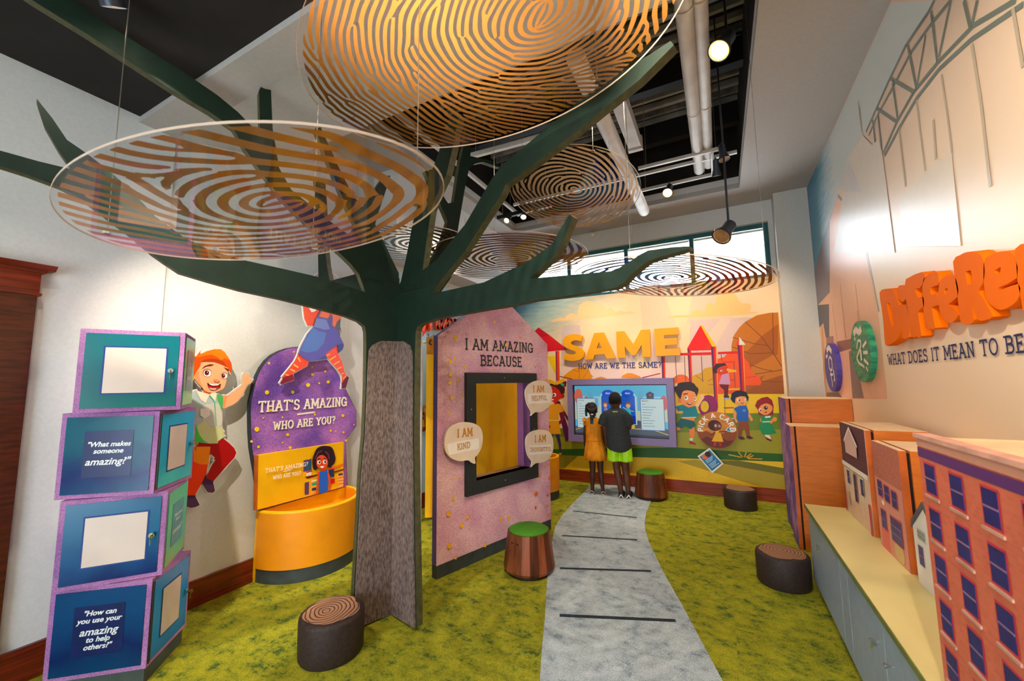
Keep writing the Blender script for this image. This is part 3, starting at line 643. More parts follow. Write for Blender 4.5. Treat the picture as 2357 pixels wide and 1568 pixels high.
def panel(fr, w, h, m, content, par, hinge):
    b = .022
    pn = MB(); pn.prism([fr.pt(x, y, -.002) for x, y in ((b, b), (w - b, b), (w - b, h - b), (b, h - b))], fr.n * .006)
    pn = pn.build('door' if content[0] == 'card' or content == 'card' else 'printed_panel', m, par)
    f2 = fr.off(.0045)
    if content == 'card' or content[0] == 'card':
        x0, x1, y0, y1 = w * .24, w * .82, h * .23, h * .78
        if content == 'card': x0, x1 = w * .26, w * .72
        q = Print(f2, base=.0002); q.poly([(x0 - .007, y0 - .007), (x1 + .007, y0 - .007), (x1 + .007, y1 + .007), (x0 - .007, y1 + .007)], (10, 50, 130), px=False).build('card_border', text_m, pn)
        MB().prism([f2.pt(x, y, .001) for x, y in ((x0, y0), (x1, y0), (x1, y1), (x0, y1))], fr.n * .001).build('card_window', sheet_m, pn)
        lock(f2, (w * .88, h * .5), pn)
        if hinge: MB().obox(fr.pt(.012, h / 2, .003), fr.u * .004, fr.v * (h * .46), fr.n * .003).build('hinge', black_m, pn)
    else:
        g = w * .25
        MB().prism([f2.pt(x, y, .0003) for x, y in ((g, h * .24), (w - g, h * .24), (w - g, h * .78), (g, h * .78))], fr.n * .0007).build('text_ground', navy_m if content[0][1] == 'W' and m is w2 or m is w4 else sea_m, pn)
        mb = MB(); n = len(content); y = h * (.66 if n == 3 else .58)
        for i, s in enumerate(content):
            sz = .047 if 'amazing' in s or 'common' in s else .033
            if m is w6: sz *= .75
            put_font(mb, f2, s, (w / 2, y), sz, (214, 220, 224), h=.0015, bold=.0009, shear=.28, sp=1.0)
            y -= .068 if '\n' in s else .052
        mb.builds('lettering', text_m, pn)
for i, (fc_, a, fm, cont, side) in enumerate(BOXES):
    a = R(a); u = Vector((math.cos(a), math.sin(a), 0)); v = Vector((-math.sin(a), math.cos(a), 0)); z0 = BZ + BH * (3 - i)
    P = Vector((fc_[0], fc_[1], z0)); FLc = P - u * BW
    t = thing('display_cube', names[i], 'display cube', P - u * BW / 2 + v * BD / 2, 0, 'cubes stacked in a twisted tower')
    mb = MB(); mb.obox(P - u * BW / 2 + v * BD / 2 + Vector((0, 0, BH / 2)), u * BW / 2, v * BD / 2, Vector((0, 0, BH / 2 - .0015))); mb.build('body', frame_m, t)
    panel(Frame(FLc, u), BW, BH, fm, cont, t, False)
    if side: panel(Frame(P, v), BD, BH, side[0], side[1], t, True)
    else: panel(Frame(P, v), BD, BH, w6, ('"What is\nyour', 'amazing?"'), t, False)
    if i == 3: foot_c = (P - u * BW / 2 + v * BD / 2, u, v)
c, u, v = foot_c; c = Vector((c.x, c.y, .039))
tag(MB().obox(c, u * (BW / 2 - .012), v * (BD / 2 - .012), Vector((0, 0, .039))).build('tower_plinth', mat('grey_green_laminate', (66, 78, 74), .6)), 'low grey plinth under the tower of cubes', 'plinth')

# ------------------------------------------------------------------ cut-out figures on the left wall
def cutout(t, fr, shapes, border=.006, thick=.014, edge=(225, 222, 215), standoff=None):
    """shapes: (part name, outline px, colour, smooth); the backing follows their outer edge"""
    bk = MB(); bk.col = lin(edge)
    for nm, px, col, sm in shapes:
        if nm.startswith('_'): continue
        q = [fr.st(p) for p in px]
        if sm: q = crom(q, sm)
        q = grow(q, border)
        bk.prism([fr.pt(a, b, -thick) for a, b in q], fr.n * thick)
    back = bk.build('backing_panel', print_mat('cutout_edge', .6), t)
    parts = {}; h = .0006
    for nm, px, col, sm in shapes:
        nm = nm.lstrip('_'); k = parts.setdefault(nm, MB()); q = [fr.st(p) for p in px]
        if sm: q = crom(q, sm)
        k.poly([fr.pt(a, b, h) for a, b in q], col); h += .0003
    for nm, k in parts.items(): k.builds(nm, print_mat('cutout_print', .45), t)
    if standoff:
        for p in standoff[1]:
            a, b = fr.st(p); q = fr.pt(a, b, -thick)
            MB().tube([q, q - fr.n * standoff[0]], .012, 10).build('standoff', steel_m, t)
def el(c, rx, ry, n=16): return [(c[0] + rx * math.cos(6.28319 * k / n), c[1] + ry * math.sin(6.28319 * k / n)) for k in range(n)]
b1, b2 = Zm(410, 780, 7.84), Zm(410, 960, 6.815)
skin, skin2 = (255, 190, 140), (252, 160, 105)
boyf = FL.off(.065)
shapes = [
 ('arm', b1(120, 240, 190, 240, 190, 420, 170, 600, 165, 750, 90, 830, 60, 700, 90, 500), skin2, 2),
 ('trousers', b2(290, 395, 500, 420, 620, 415, 620, 385, 710, 340, 800, 410, 880, 490, 912, 560, 880, 640, 760, 770, 560, 1000, 540, 1010, 430, 940, 470, 880, 530, 750, 590, 670, 560, 675, 575, 640, 490, 560, 500, 465, 290, 465), (178, 4, 8), 0),
 ('trousers', b2(240, 465, 505, 465, 480, 700, 440, 880, 370, 1040, 260, 1230, 130, 1230, 130, 960, 220, 700), (252, 62, 6), 0),
 ('_trousers', b2(240, 467, 503, 467, 478, 745, 350, 745, 240, 700), (255, 140, 10), 0),
 ('shoe', b2(430, 945, 540, 1010, 560, 1080, 575, 1160, 540, 1190, 460, 1180, 400, 1090, 370, 1030), (92, 58, 100), 0),
 ('_shoe', b2(430, 945, 540, 1010, 545, 1060, 400, 1055, 375, 1030), (72, 34, 84), 0),
 ('shoe', b2(130, 1230, 260, 1230, 300, 1310, 335, 1380, 280, 1410, 200, 1425, 120, 1400), (92, 58, 100), 0),
 ('_shoe', b2(130, 1230, 260, 1230, 262, 1262, 130, 1290), (72, 34, 84), 0),
 ('arm', b1(805, 1025, 880, 1030, 1000, 950, 1150, 840, 1165, 810, 1155, 740, 1170, 640, 1200, 625, 1225, 660, 1235, 620, 1275, 635, 1280, 720, 1345, 735, 1300, 800, 1240, 840, 1180, 960, 1100, 1090, 1000, 1180, 900, 1225, 805, 1250), skin, 2),
 ('_arm', b1(808, 1027, 880, 1032, 940, 1000, 870, 1080, 840, 1240, 808, 1248), skin2, 0),
 ('neck', b1(430, 880, 640, 940, 620, 1000, 560, 1020, 470, 1000), (244, 118, 58), 0),
 ('shirt', b1(160, 1030, 290, 940, 330, 930, 460, 1100, 560, 1010, 650, 1090, 690, 990, 740, 1020, 740, 1180, 780, 1280, 780, 1568) + b2(685, 0, 690, 200, 720, 230, 700, 265, 735, 300, 620, 380, 617, 415, 500, 420, 260, 395, 200, 200, 200, 0) + b1(150, 1230), (186, 208, 208), 0),
 ('_shirt', b1(430, 1240, 520, 1185, 620, 1163, 730, 1180, 780, 1330, 780, 1568, 520, 1568, 440, 1480), (218, 216, 208), 2),
 ('_shirt', b2(290, 160, 330, 280, 380, 350, 470, 405, 620, 415, 620, 385, 735, 300, 700, 265, 720, 230, 690, 200, 688, 150, 500, 160, 400, 60, 320, 120), (216, 222, 160), 0),
 ('_shirt', b2(270, 100, 290, 160, 330, 280, 400, 380, 465, 408, 262, 392), (72, 206, 72), 0),
 ('_shirt', b1(690, 990, 800, 1025, 805, 1150, 790, 1270, 765, 1275, 740, 1180, 700, 1100), (84, 190, 104), 0),
 ('_shirt', b1(560, 1010, 660, 1130, 690, 1568, 676, 1568, 640, 1140, 560, 1040), (92, 196, 150), 0),
 ('_pocket', b1(390, 1265, 570, 1255, 570, 1380, 480, 1435, 395, 1390), (255, 252, 240), 0),
 ('_collar', b1(322, 935, 400, 900, 440, 930, 480, 975, 560, 1005, 620, 965, 660, 950, 690, 1000, 660, 1130, 560, 1005, 490, 1160, 400, 1100), (255, 246, 226), 0),
 ('ear', b1(165, 590, 225, 600, 265, 660, 285, 690, 280, 740, 230, 750, 180, 735, 160, 660), skin2, 2),
 ('face', b1(270, 680, 330, 570, 385, 480, 405, 415, 500, 400, 640, 405, 780, 455, 880, 500, 892, 580, 875, 700, 850, 800, 830, 870, 780, 915, 690, 955, 600, 975, 500, 955, 420, 880, 340, 790), skin, 2),
 ('_face', b1(275, 690, 340, 590, 375, 600, 370, 690, 400, 790, 450, 910, 400, 860, 330, 780), skin2, 2),
 ('hair', b1(275, 670, 215, 560, 205, 430, 215, 390, 265, 355, 195, 320, 300, 325, 335, 300, 400, 205, 375, 290, 500, 230, 640, 190, 760, 190, 830, 240, 900, 340, 950, 440, 965, 540, 945, 630, 905, 560, 880, 520, 780, 470, 640, 420, 500, 415, 405, 425, 385, 500, 330, 580), (226, 84, 0), 0),
 ('_hair', b1(300, 330, 380, 290, 500, 235, 640, 195, 760, 195, 830, 245, 895, 345, 912, 390, 830, 350, 770, 390, 700, 335, 600, 290, 480, 300, 380, 330), (255, 132, 0), 0),
 ('_hair', b1(400, 420, 450, 380, 560, 360, 700, 372, 800, 405, 880, 520, 780, 470, 640, 420, 500, 415), (190, 62, 0), 0),
 ('_brow', b1(415, 545, 470, 490, 560, 460, 640, 465, 590, 490, 500, 500), (120, 20, 14), 0), ('_brow', b1(805, 510, 890, 545, 890, 590), (120, 20, 14), 0),
 ('_eye', [b1(*p)[0] for p in el((512, 612), 78, 68)], (120, 30, 30), 0), ('_eye', [b1(*p)[0] for p in el((514, 620), 70, 62)], (255, 255, 255), 0), ('_eye', [b1(*p)[0] for p in el((505, 615), 42, 46)], (140, 14, 34), 0), ('_eye', [b1(*p)[0] for p in el((500, 608), 24, 28)], (40, 10, 16), 0), ('_eye', [b1(*p)[0] for p in el((514, 604), 9, 9)], (255, 255, 255), 0),
 ('_eye', [b1(*p)[0] for p in el((818, 664), 60, 56)], (120, 30, 30), 0), ('_eye', [b1(*p)[0] for p in el((818, 670), 54, 50)], (255, 255, 255), 0), ('_eye', [b1(*p)[0] for p in el((802, 670), 34, 40)], (140, 14, 34), 0), ('_eye', [b1(*p)[0] for p in el((800, 664), 20, 24)], (40, 10, 16), 0), ('_eye', [b1(*p)[0] for p in el((808, 660), 8, 8)], (255, 255, 255), 0),
 ('_nose', b1(615, 748, 650, 725, 720, 742, 732, 765, 690, 784, 645, 770), (250, 150, 105), 2),
 ('_mouth', b1(505, 795, 600, 822, 680, 828, 760, 815, 725, 885, 640, 922, 560, 905, 520, 860), (74, 6, 16), 0), ('_mouth', b1(520, 840, 620, 872, 735, 850, 700, 892, 600, 902, 540, 882), (232, 10, 14), 0), ('_mouth', b1(530, 803, 610, 822, 730, 820, 700, 842, 610, 848, 550, 826), (255, 255, 255), 0), ('_mouth', b1(545, 885, 600, 900, 680, 898, 640, 920, 570, 912), (255, 255, 255), 0),
]
t = thing('boy_cutout', 'flat cut-out of a jumping red-haired cartoon boy in white shirt and red trousers', 'wall cutout', (XL + .06, 1.5, .6))
cutout(t, boyf, shapes, .007, standoff=(.049, b1(600, 600, 560, 1300) + b2(600, 700)))

# purple arch panel
g, za, zd = Zm(570, 690, 6.8185), Zm(570, 890, 6.8185), Zm(570, 1000, 4.3556)
purple_m = canvas_mat('purple_speckle', (112, 76, 172), (186, 122, 204), 150, .1)
edge_navy = mat('navy_panel_edge', (34, 46, 60), .5)
af = FL.off(.045)
arch = [af.st(p) for p in g(775, 740, 640, 760, 520, 800, 400, 862, 300, 950, 220, 1060, 160, 1180, 110, 1320, 85, 1450) + za(50, 230, 40, 440, 45, 700, 60, 950, 100, 1200, 125, 1330) + [(600, 1175)]]
arch += [af.st(p) for p in [(800, 1120)] + za(1540, 840, 1705, 620, 1705, 380, 1620, 200, 1540, 45) + g(1470, 1260, 1390, 1120, 1250, 950, 1100, 830, 950, 760)]
t = thing('arch_panel', 'purple speckled arch panel lettered THAT\'S AMAZING on the left wall', 'wall panel', (XL + .02, 2.35, .5))
mb = MB(); mb.prism([af.pt(a, b, -.044) for a, b in arch], af.n * .044); mb.build('panel', [edge_navy], t)
mb = MB(); mb.poly([af.pt(a, b, .0006) for a, b in grow(arch, -.004)]); mb.build('printed_face', purple_m, t)
q = Print(af, base=.001)
for x, y, r in g(334, 997, 725, 818, 302, 1455, 705, 1452, 1015, 1175, 1215, 1125, 945, 1340, 1260, 1290, 1118, 1310, 1008, 1055, 1390, 2040) and [(334, 997, 18), (725, 818, 15), (302, 1455, 34), (705, 1452, 26), (1015, 1175, 24), (1215, 1125, 19), (945, 1340, 32), (1260, 1290, 26), (1118, 1310, 15), (1008, 1055, 12)]:
    q.ell(g(x, y)[0], r / 6.82, r / 6.82, (250, 216, 20))
for x, y, r in [(138, 670, 38), (620, 755, 25), (163, 946, 21), (660, 957, 23), (236, 492, 12), (538, 480, 13), (1046, 440, 17), (1485, 455, 24), (1295, 692, 18), (1372, 700, 11), (1493, 716, 18), (1660, 597, 10), (535, 877, 10), (48, 860, 20), (345, 370, 18), (1530, 845, 18)]:
    q.ell(za(x, y)[0], r / 6.82, r / 6.82, (250, 196 if x > 600 else 214, 24))
q.build('dot', text_m, t)
q = Print(af, base=.002)
q.text("THAT'S AMAZING", za(160, 400)[0], za(1545, 300)[0], za(160, 240)[0], (246, 240, 222), .15, depth=.006)
q.text('WHO ARE YOU?', za(395, 680)[0], za(1365, 570)[0], za(395, 560)[0], (246, 240, 222), .15, depth=.006)
q.line(za(775, 437, 1050, 402), .014, (246, 240, 222))
q.build('raised_lettering', text_m, t)
# girl figure standing on the arch
gf = FL.off(.10); sk, sk2 = (252, 128, 84), (248, 92, 62); dr, dr2, dr3 = (98, 96, 186), (92, 128, 205), (70, 88, 150)
shapes = [
 ('head', [(748 + 40 * math.cos(6.283 * k / 18), 668 + 42 * math.sin(6.283 * k / 18)) for k in range(18)], (150, 140, 160), 0),
 ('_head', el((752, 675), 26, 30), sk, 0),
 ('hair', [(775, 640), (800, 700)] + g(1460, 285, 1452, 420, 1475, 515, 1440, 470, 1455, 570, 1410, 560, 1370, 440, 1350, 350), (96, 98, 120), 0),
 ('arm', g(870, 110, 820, 0, 900, -30, 950, 100, 1000, 190, 1070, 160, 1130, 165, 1090, 270, 1060, 300, 1030, 405, 940, 412, 890, 300), sk2, 0),
 ('arm', g(1150, 160, 1310, 200, 1490, 265, 1400, 345, 1365, 440, 1320, 400, 1270, 300, 1110, 275), sk, 0),
 ('_blouse', g(930, 90, 1085, 160, 1040, 190, 1000, 195), (248, 244, 244), 0),
 ('leg', g(795, 850, 960, 950, 930, 1040, 800, 1110, 705, 1165, 712, 1190, 560, 1235, 540, 1210, 640, 1090, 740, 960), (246, 84, 62), 0),
 ('leg', g(1200, 840, 1280, 780, 1400, 705, 1425, 870, 1480, 970, 1500, 1060, 1525, 1160, 1552, 1200, 1480, 1320, 1478, 1190, 1400, 1090, 1300, 980), (248, 92, 80), 0),
 ('_stocking_stripe', g(775, 910, 800, 905, 835, 975, 815, 975), (255, 190, 100), 0), ('_stocking_stripe', g(725, 1005, 800, 1055, 785, 1078, 712, 1030), (255, 190, 100), 0), ('_stocking_stripe', g(675, 1082, 748, 1115, 730, 1138, 660, 1100), (255, 190, 100), 0), ('_stocking_stripe', g(600, 1165, 672, 1192, 650, 1206, 585, 1180), (255, 190, 100), 0),
 ('_stocking_stripe', g(1228, 868, 1285, 845, 1290, 862, 1235, 888), (255, 180, 100), 0), ('_stocking_stripe', g(1275, 940, 1375, 875, 1385, 895, 1290, 962), (255, 180, 100), 0), ('_stocking_stripe', g(1345, 1012, 1435, 955, 1442, 978, 1355, 1032), (255, 180, 100), 0), ('_stocking_stripe', g(1395, 1080, 1470, 1045, 1475, 1068, 1405, 1100), (255, 180, 100), 0), ('_stocking_stripe', g(1465, 1158, 1500, 1140, 1502, 1162, 1472, 1175), (255, 180, 100), 0), ('_stocking_stripe', g(1485, 1235, 1550, 1182, 1556, 1200, 1490, 1255), (255, 180, 100), 0),
 ('shoe', g(560, 1215, 700, 1175, 725, 1235, 718, 1262, 600, 1300, 520, 1332, 502, 1310), (140, 34, 60), 0),
 ('shoe', g(1552, 1198, 1582, 1222, 1562, 1290, 1532, 1390, 1468, 1392, 1478, 1310), (112, 40, 78), 0),
 ('dress', g(1030, 420, 1070, 280, 1095, 255, 1120, 190, 1150, 172, 1112, 268, 1270, 300, 1308, 205, 1328, 280, 1322, 400, 1370, 440, 1450, 590, 1502, 700, 1500, 740, 1480, 790, 1420, 840, 1400, 712, 1290, 790, 1212, 855, 1245, 930, 1090, 955, 960, 965, 860, 910, 793, 850, 805, 790, 850, 690, 930, 540), dr, 0),
 ('_dress', g(1072, 290, 1225, 312, 1285, 462, 1200, 470, 1030, 425), (122, 140, 208), 0),
 ('_dress', g(1015, 440, 1120, 500, 1225, 520, 1190, 680, 1080, 800, 940, 832, 818, 800, 870, 680), dr2, 0),
 ('_dress', g(1085, 945, 1205, 872, 1240, 928), dr3, 0), ('_dress', g(1402, 714, 1470, 692, 1500, 712, 1485, 780, 1422, 836), dr3, 0),
]
t = thing('girl_cutout', 'flat cut-out of a striding girl in blue pinafore and striped red stockings on the arch', 'wall cutout', (XL + .09, 2.35, 1.1))
cutout(t, gf, shapes, .006, standoff=(.085, g(1100, 600, 950, 850)))

# yellow panel with the printed schoolgirl, and the half-round bin below it
yellow_m = mat('yellow_laminate', (245, 186, 6), .4, var=.04, scale=4)
orange_m = mat('orange_laminate', (236, 150, 16), .45, var=.04, scale=5, bump=.03, bscale=300)
grey_base = mat('charcoal_base', (58, 66, 66), .6)
pf = FL.off(.085)
t = thing('bin_panel', 'upright yellow panel with printed schoolgirl behind the half-round bin', 'panel', (XL + .07, 2.3, .5))
pp = [pf.st(p) for p in za(150, 1080, 1510, 870) + zd(955, 528, 85, 762)]
mb = MB(); mb.prism([pf.pt(a, b, -.03) for a, b in pp], pf.n * .03); mb.build('board', yellow_m, t)
MB().prism([pf.pt(a, b, .0004) - Vector((0, .003, 0)) for a, b in (pp[3], (pp[3][0] + .012, pp[3][1]), (pp[0][0] + .012, pp[0][1]), pp[0])], pf.n * -.032).build('orange_edge', mat('orange_edge', (196, 96, 8), .5), t)
q = Print(pf)
q.poly(zd(560, 262, 640, 245, 640, 362, 558, 375), (96, 70, 130)).poly(zd(578, 282, 638, 268, 638, 345, 578, 355), (40, 96, 120))
q.poly(zd(570, 430, 700, 400, 700, 414, 600, 446), (110, 30, 20)).poly(zd(585, 385, 640, 372, 636, 410, 584, 418), (240, 225, 200)).poly(zd(585, 375, 645, 364, 645, 374, 588, 388), (200, 30, 30))
q.poly(zd(570, 485, 612, 475, 610, 602, 570, 607), (90, 60, 110)).poly(zd(628, 450, 690, 440, 686, 592, 630, 598), (240, 170, 60)).poly(zd(640, 488, 686, 478, 686, 508, 640, 516), (40, 170, 130)).poly(zd(640, 540, 684, 530, 684, 560, 640, 566), (60, 50, 90)).poly(zd(638, 462, 690, 452, 690, 466, 638, 476), (245, 225, 180))
q.poly(zd(850, 325, 958, 290, 958, 312, 850, 350), (235, 120, 20)).poly(zd(860, 370, 958, 344, 958, 360, 868, 386), (120, 50, 20)).poly(zd(895, 392, 958, 375, 955, 522, 900, 534), (250, 180, 80)).poly(zd(905, 395, 950, 386, 950, 408, 905, 416), (70, 60, 100))
for y in (430, 462, 492): q.line(zd(900, y + 8, 955, y - 4), .004, (150, 70, 20))
q.poly(zd(820, 447, 866, 440, 866, 490, 826, 498), (205, 20, 30)).poly(zd(802, 352, 858, 345, 862, 425, 830, 432, 808, 400), (40, 50, 90)).line(zd(800, 350, 862, 342), .012, (220, 40, 60))
q.poly(zd(645, 330, 640, 262, 655, 210, 680, 150, 720, 122, 770, 116, 822, 122, 850, 150, 866, 200, 874, 245, 862, 290, 842, 312, 826, 335, 795, 325, 740, 300, 700, 330, 684, 352, 660, 356), (44, 24, 34), 3)
q.line(zd(668, 250, 700, 180, 740, 165), .010, (110, 60, 80)).line(zd(770, 170, 800, 200, 812, 250), .010, (110, 60, 80))
q.poly(zd(690, 380, 712, 372, 705, 480, 702, 545, 690, 602, 672, 604, 688, 540, 695, 460), (222, 78, 36)).poly(zd(788, 358, 812, 400, 826, 490, 818, 562, 804, 564, 806, 490), (222, 78, 36))
q.poly(zd(712, 372, 745, 368, 790, 350, 800, 470, 796, 574, 708, 592, 706, 470), (34, 100, 205)).poly(zd(728, 340, 770, 335, 772, 366, 745, 372), (200, 60, 30))
q.poly(zd(688, 232, 740, 205, 784, 240, 797, 290, 780, 328, 742, 347, 702, 338, 680, 300), (228, 82, 40), 2)
for x, y in ((706, 280), (762, 275)): q.ell(zd(x, y)[0], 4.2, 4.6, (255, 255, 255)).ell(zd(x + 4, y)[0], 2.2, 2.8, (40, 20, 20))
q.line(zd(690, 248, 720, 240), .006, (60, 20, 20)).line(zd(750, 238, 778, 246), .006, (60, 20, 20)).poly(zd(712, 320, 757, 316, 742, 336, 725, 334), (255, 255, 255)).line(zd(725, 300, 738, 303), .006, (190, 50, 30))
q.text("THAT'S AMAZING?", zd(165, 385)[0], zd(592, 312)[0], zd(165, 345)[0], (250, 240, 215), .17)
q.text('WHO ARE YOU?', zd(240, 450)[0], zd(522, 400)[0], zd(240, 415)[0], (250, 240, 215), .17).line(zd(345, 372, 425, 352), .005, (250, 240, 215))
q.build('printed_picture', print_mat('yellow_panel_print', .4), t)
def half_bin(t, c, r0, h, flat=True, base=.10):
    a0, a1 = (-math.pi / 2, math.pi / 2) if flat else (0, 2 * math.pi)
    n = 40
    MB().lathe([(r0, base), (r0, h), (r0 - .03, h), (r0 - .03, h - .10), (0.001, h - .10)], n, c, a0=a0, a1=a1).build('drum', [orange_m], t, smooth=30)
    MB().lathe([(r0 - .03, h + .0005), (r0 - .028, h + .006), (r0 - .002, h + .006), (r0 + .001, h + .0005), (r0 + .001, h - .008)], n, c, a0=a0, a1=a1 - 1e-5).build('rim', yellow_m, t, smooth=30)
    MB().lathe([(r0 - .008, 0), (r0 - .008, base)], n, c, a0=a0, a1=a1).build('base', grey_base, t, smooth=30)
    if flat: MB().box(c[0] - .02, c[0], c[1] - r0, c[1] + r0, 0, h).build('back_board', yellow_m, t)
t = thing('half_round_bin', 'half-round orange bin on dark base below the yellow panel', 'bin', (XL + .03, 2.30, 0))
half_bin(t, (XL + .045, 2.315, 0), .412, .505)
mb = MB()
for k in range(7): 
    a = -.5 + .17 * k; mb.obox((XL + .045 + .27 * math.cos(a), 2.315 + .27 * math.sin(a), .412 + .004 * k), (.05, .02 * (k % 3 - 1), 0), (-.02 * (k % 3 - 1), .07, 0), (0, 0, .001))
mb.builds('paper_slip', sheet_m, t)

# ------------------------------------------------------------------ house-shaped panel
HAZ = R(73.7); HO = (-1.952, 2.525)
FH = Frame((HO[0], HO[1], 0), (math.cos(HAZ), math.sin(HAZ), 0))
pink_m = canvas_mat('pink_linen', (214, 154, 182), (240, 194, 200), 170, .4)
purple_edge = mat('violet_edge', (86, 70, 140), .5, var=.05)
reveal_m = mat('mauve_reveal', (150, 88, 140), .5, var=.05)
HT = .055
t = thing('house_panel', 'pink house-shaped panel lettered I AM AMAZING BECAUSE with a black framed opening', 'display panel', (HO[0], HO[1], 0))
out = [(0, .095), (1.38, .095), (1.38, 1.836), (.69, 2.268), (0, 1.822)]; hole = [(.374, .649), (1.052, .649), (1.052, 1.443), (.374, 1.443)]
mb = MB(); mb.prism([FH.pt(a, b, -HT) for a, b in out], FH.n * HT, [[FH.pt(a, b, -HT) for a, b in hole]])
mb.mi = [0 if len(f) == 3 else 1 for f in mb.f]; mb.build('board', [pink_m, purple_edge], t)
MB().prism([FH.pt(a, b, .001) for a, b in ((.002, 0), (1.378, 0), (1.378, .095), (.002, .095))], FH.n * -(HT + .002)).build('base', grey_base, t)
o2 = [(.27, .54), (1.165, .54), (1.165, 1.534), (.27, 1.534)]
fm_ = mat('black_foam_board', (40, 44, 46), .6, var=.15, scale=90, bump=.08, bscale=300)
wf = MB().prism([FH.pt(a, b, .0) for a, b in o2], FH.n * .03, [[FH.pt(a, b, 0) for a, b in hole]]).build('window_frame', fm_, t)
for s_, z in ((.71, 1.49), (.32, 1.23), (.71, .595), (1.11, 1.0)): o = MB().lathe([(.006, 0), (.006, .002), (.001, .004)], 10).build('screw', chrome_m); o.parent = wf; o.matrix_local = Matrix.Translation(FH.pt(s_, z, .03)) @ Matrix(((FH.u.x, FH.v.x, FH.n.x, 0), (FH.u.y, FH.v.y, FH.n.y, 0), (FH.u.z, FH.v.z, FH.n.z, 0), (0, 0, 0, 1)))
for a, b, c_, d_ in ((.374, .645, 1.052, .649), (1.052, .649, 1.056, 1.443), (.370, .649, .374, 1.443), (.374, 1.443, 1.052, 1.447)):
    MB().prism([FH.pt(x, y, .028) for x, y in ((a, b), (c_, b), (c_, d_), (a, d_))], FH.n * -.16).build('reveal', reveal_m if b > .646 else mat('brown_sill', (110, 66, 20), .5), t)
zh = Zm(1000, 740, 4.238)
q = Print(FH, base=.0008)
for x, y, r in [(205, 160, 22), (155, 390, 20), (193, 360, 12), (288, 445, 14), (157, 522, 20), (150, 598, 21), (228, 572, 13), (166, 750, 18), (133, 885, 12), (170, 976, 9), (266, 730, 7), (582, 6, 12), (192, 1527, 11), (274, 1520, 9), (558, 457, 9), (560, 390, 9), (610, 265, 11), (695, 230, 16), (805, 245, 9)]: q.ell(zh(x, y)[0], r / 4.24 * .8, r / 4.24, (248, 196, 20))
for x, y, r in [(829, 160, 13), (985, 270, 8), (874, 341, 7), (977, 445, 11), (772, 487, 9), (1072, 232, 8), (1092, 313, 11), (1085, 572, 10), (993, 1022, 7), (1100, 1402, 11), (1070, 1418, 10), (1017, 1500, 14)]: q.ell(zh(x, y)[0], r / 4.24 * .7, r / 4.24, (246, 150, 40))
for x, y, r in [(1042, 1147, 4), (1030, 1182, 6), (1074, 1190, 4), (1060, 1209, 5), (1032, 1256, 6), (1046, 1284, 3), (1113, 1255, 4), (1168, 1191, 4), (1150, 1195, 4)]: q.ell((x, y), r * .8, r, (248, 180, 24))
for x, y, r in [(1231, 1137, 5), (1230, 1167, 3), (1258, 1140, 3), (1262, 1100, 4), (1258, 1185, 2.5), (1257, 1164, 2.5)]: q.ell((x, y), r * .8, r, (238, 110, 30))
q.build('dot', text_m, t)
q = Print(FH, base=.0016)
q.text('I AM AMAZING', zh(300, 270)[0], zh(958, 304)[0], zh(300, 168)[0], (42, 48, 52), .16)
q.text('BECAUSE', zh(448, 428)[0], zh(850, 440)[0], zh(448, 332)[0], (42, 48, 52), .16)
q.build('lettering', text_m, t)
bub_m = mat('cream_bubble', (238, 216, 192), .45, var=.03)
def bubble(word, outline, strip, a1, a2, label):
    fr = FH.off(.055); c = fr.pt(*fr.st(outline[0]))
    t = thing('speech_bubble', label, 'sign', (c.x, c.y, c.z), 0, 'speech bubble signs on the house panel')
    st = [fr.st(p) for p in outline]
    tip = min(range(len(st)), key=lambda i: st[i][1]); sm = crom(st, 3)
    MB().prism([fr.pt(a, b, -.014) for a, b in sm], fr.n * .014).build('plate', bub_m, t, smooth=35)
    MB().prism([fr.pt(a, b, -.024) for a, b in grow(sm, -.05)], fr.n * .010).build('spacer', black_m, t)
    s2 = [fr.st(p) for p in strip]; P = []
    for i in range(4):
        p0, p1, p2 = (np.array(s2[(i + k) % 4]) for k in (-1, 0, 1)); P += [tuple(p1 + (p0 - p1) * .06), tuple(p1 + (p0 - p1) * .02 + (p2 - p1) * .02), tuple(p1 + (p2 - p1) * .06)]
    MB().prism([fr.pt(a, b, 0) for a, b in P], fr.n * .0015).build('white_label', mat('white_label', (248, 238, 226), .4, var=.02), t)
    q = Print(fr, base=.0022); q.text('I AM', *[zh(*p)[0] for p in a1], (206, 130, 20), .17); q.text(word, *[zh(*p)[0] for p in a2], (206, 140, 30), .15)
    q.build('lettering', text_m, t)
bubble('KIND', zh(100, 1200, 110, 1110, 150, 1035, 230, 992, 310, 983, 390, 998, 450, 1040, 472, 1120, 462, 1220, 425, 1295, 396, 1330, 400, 1388, 360, 1378, 330, 1355, 250, 1365, 165, 1335, 115, 1275), zh(122, 1195, 432, 1138, 437, 1242, 140, 1306), ((222, 1130), (370, 1112), (222, 1055)), ((220, 1255), (345, 1230), (220, 1198)), 'speech bubble reading I AM KIND left of the opening')
bubble('HELPFUL', zh(888, 700, 900, 650, 940, 602, 1000, 579, 1060, 577, 1120, 612, 1150, 680, 1145, 765, 1110, 840, 1040, 885, 985, 887, 958, 908, 940, 922, 945, 880, 905, 800), zh(908, 706, 1138, 700, 1135, 795, 914, 806), ((962, 688), (1068, 686), (962, 630)), ((948, 772), (1095, 766), (948, 728)), 'speech bubble reading I AM HELPFUL, upper one beside the opening')
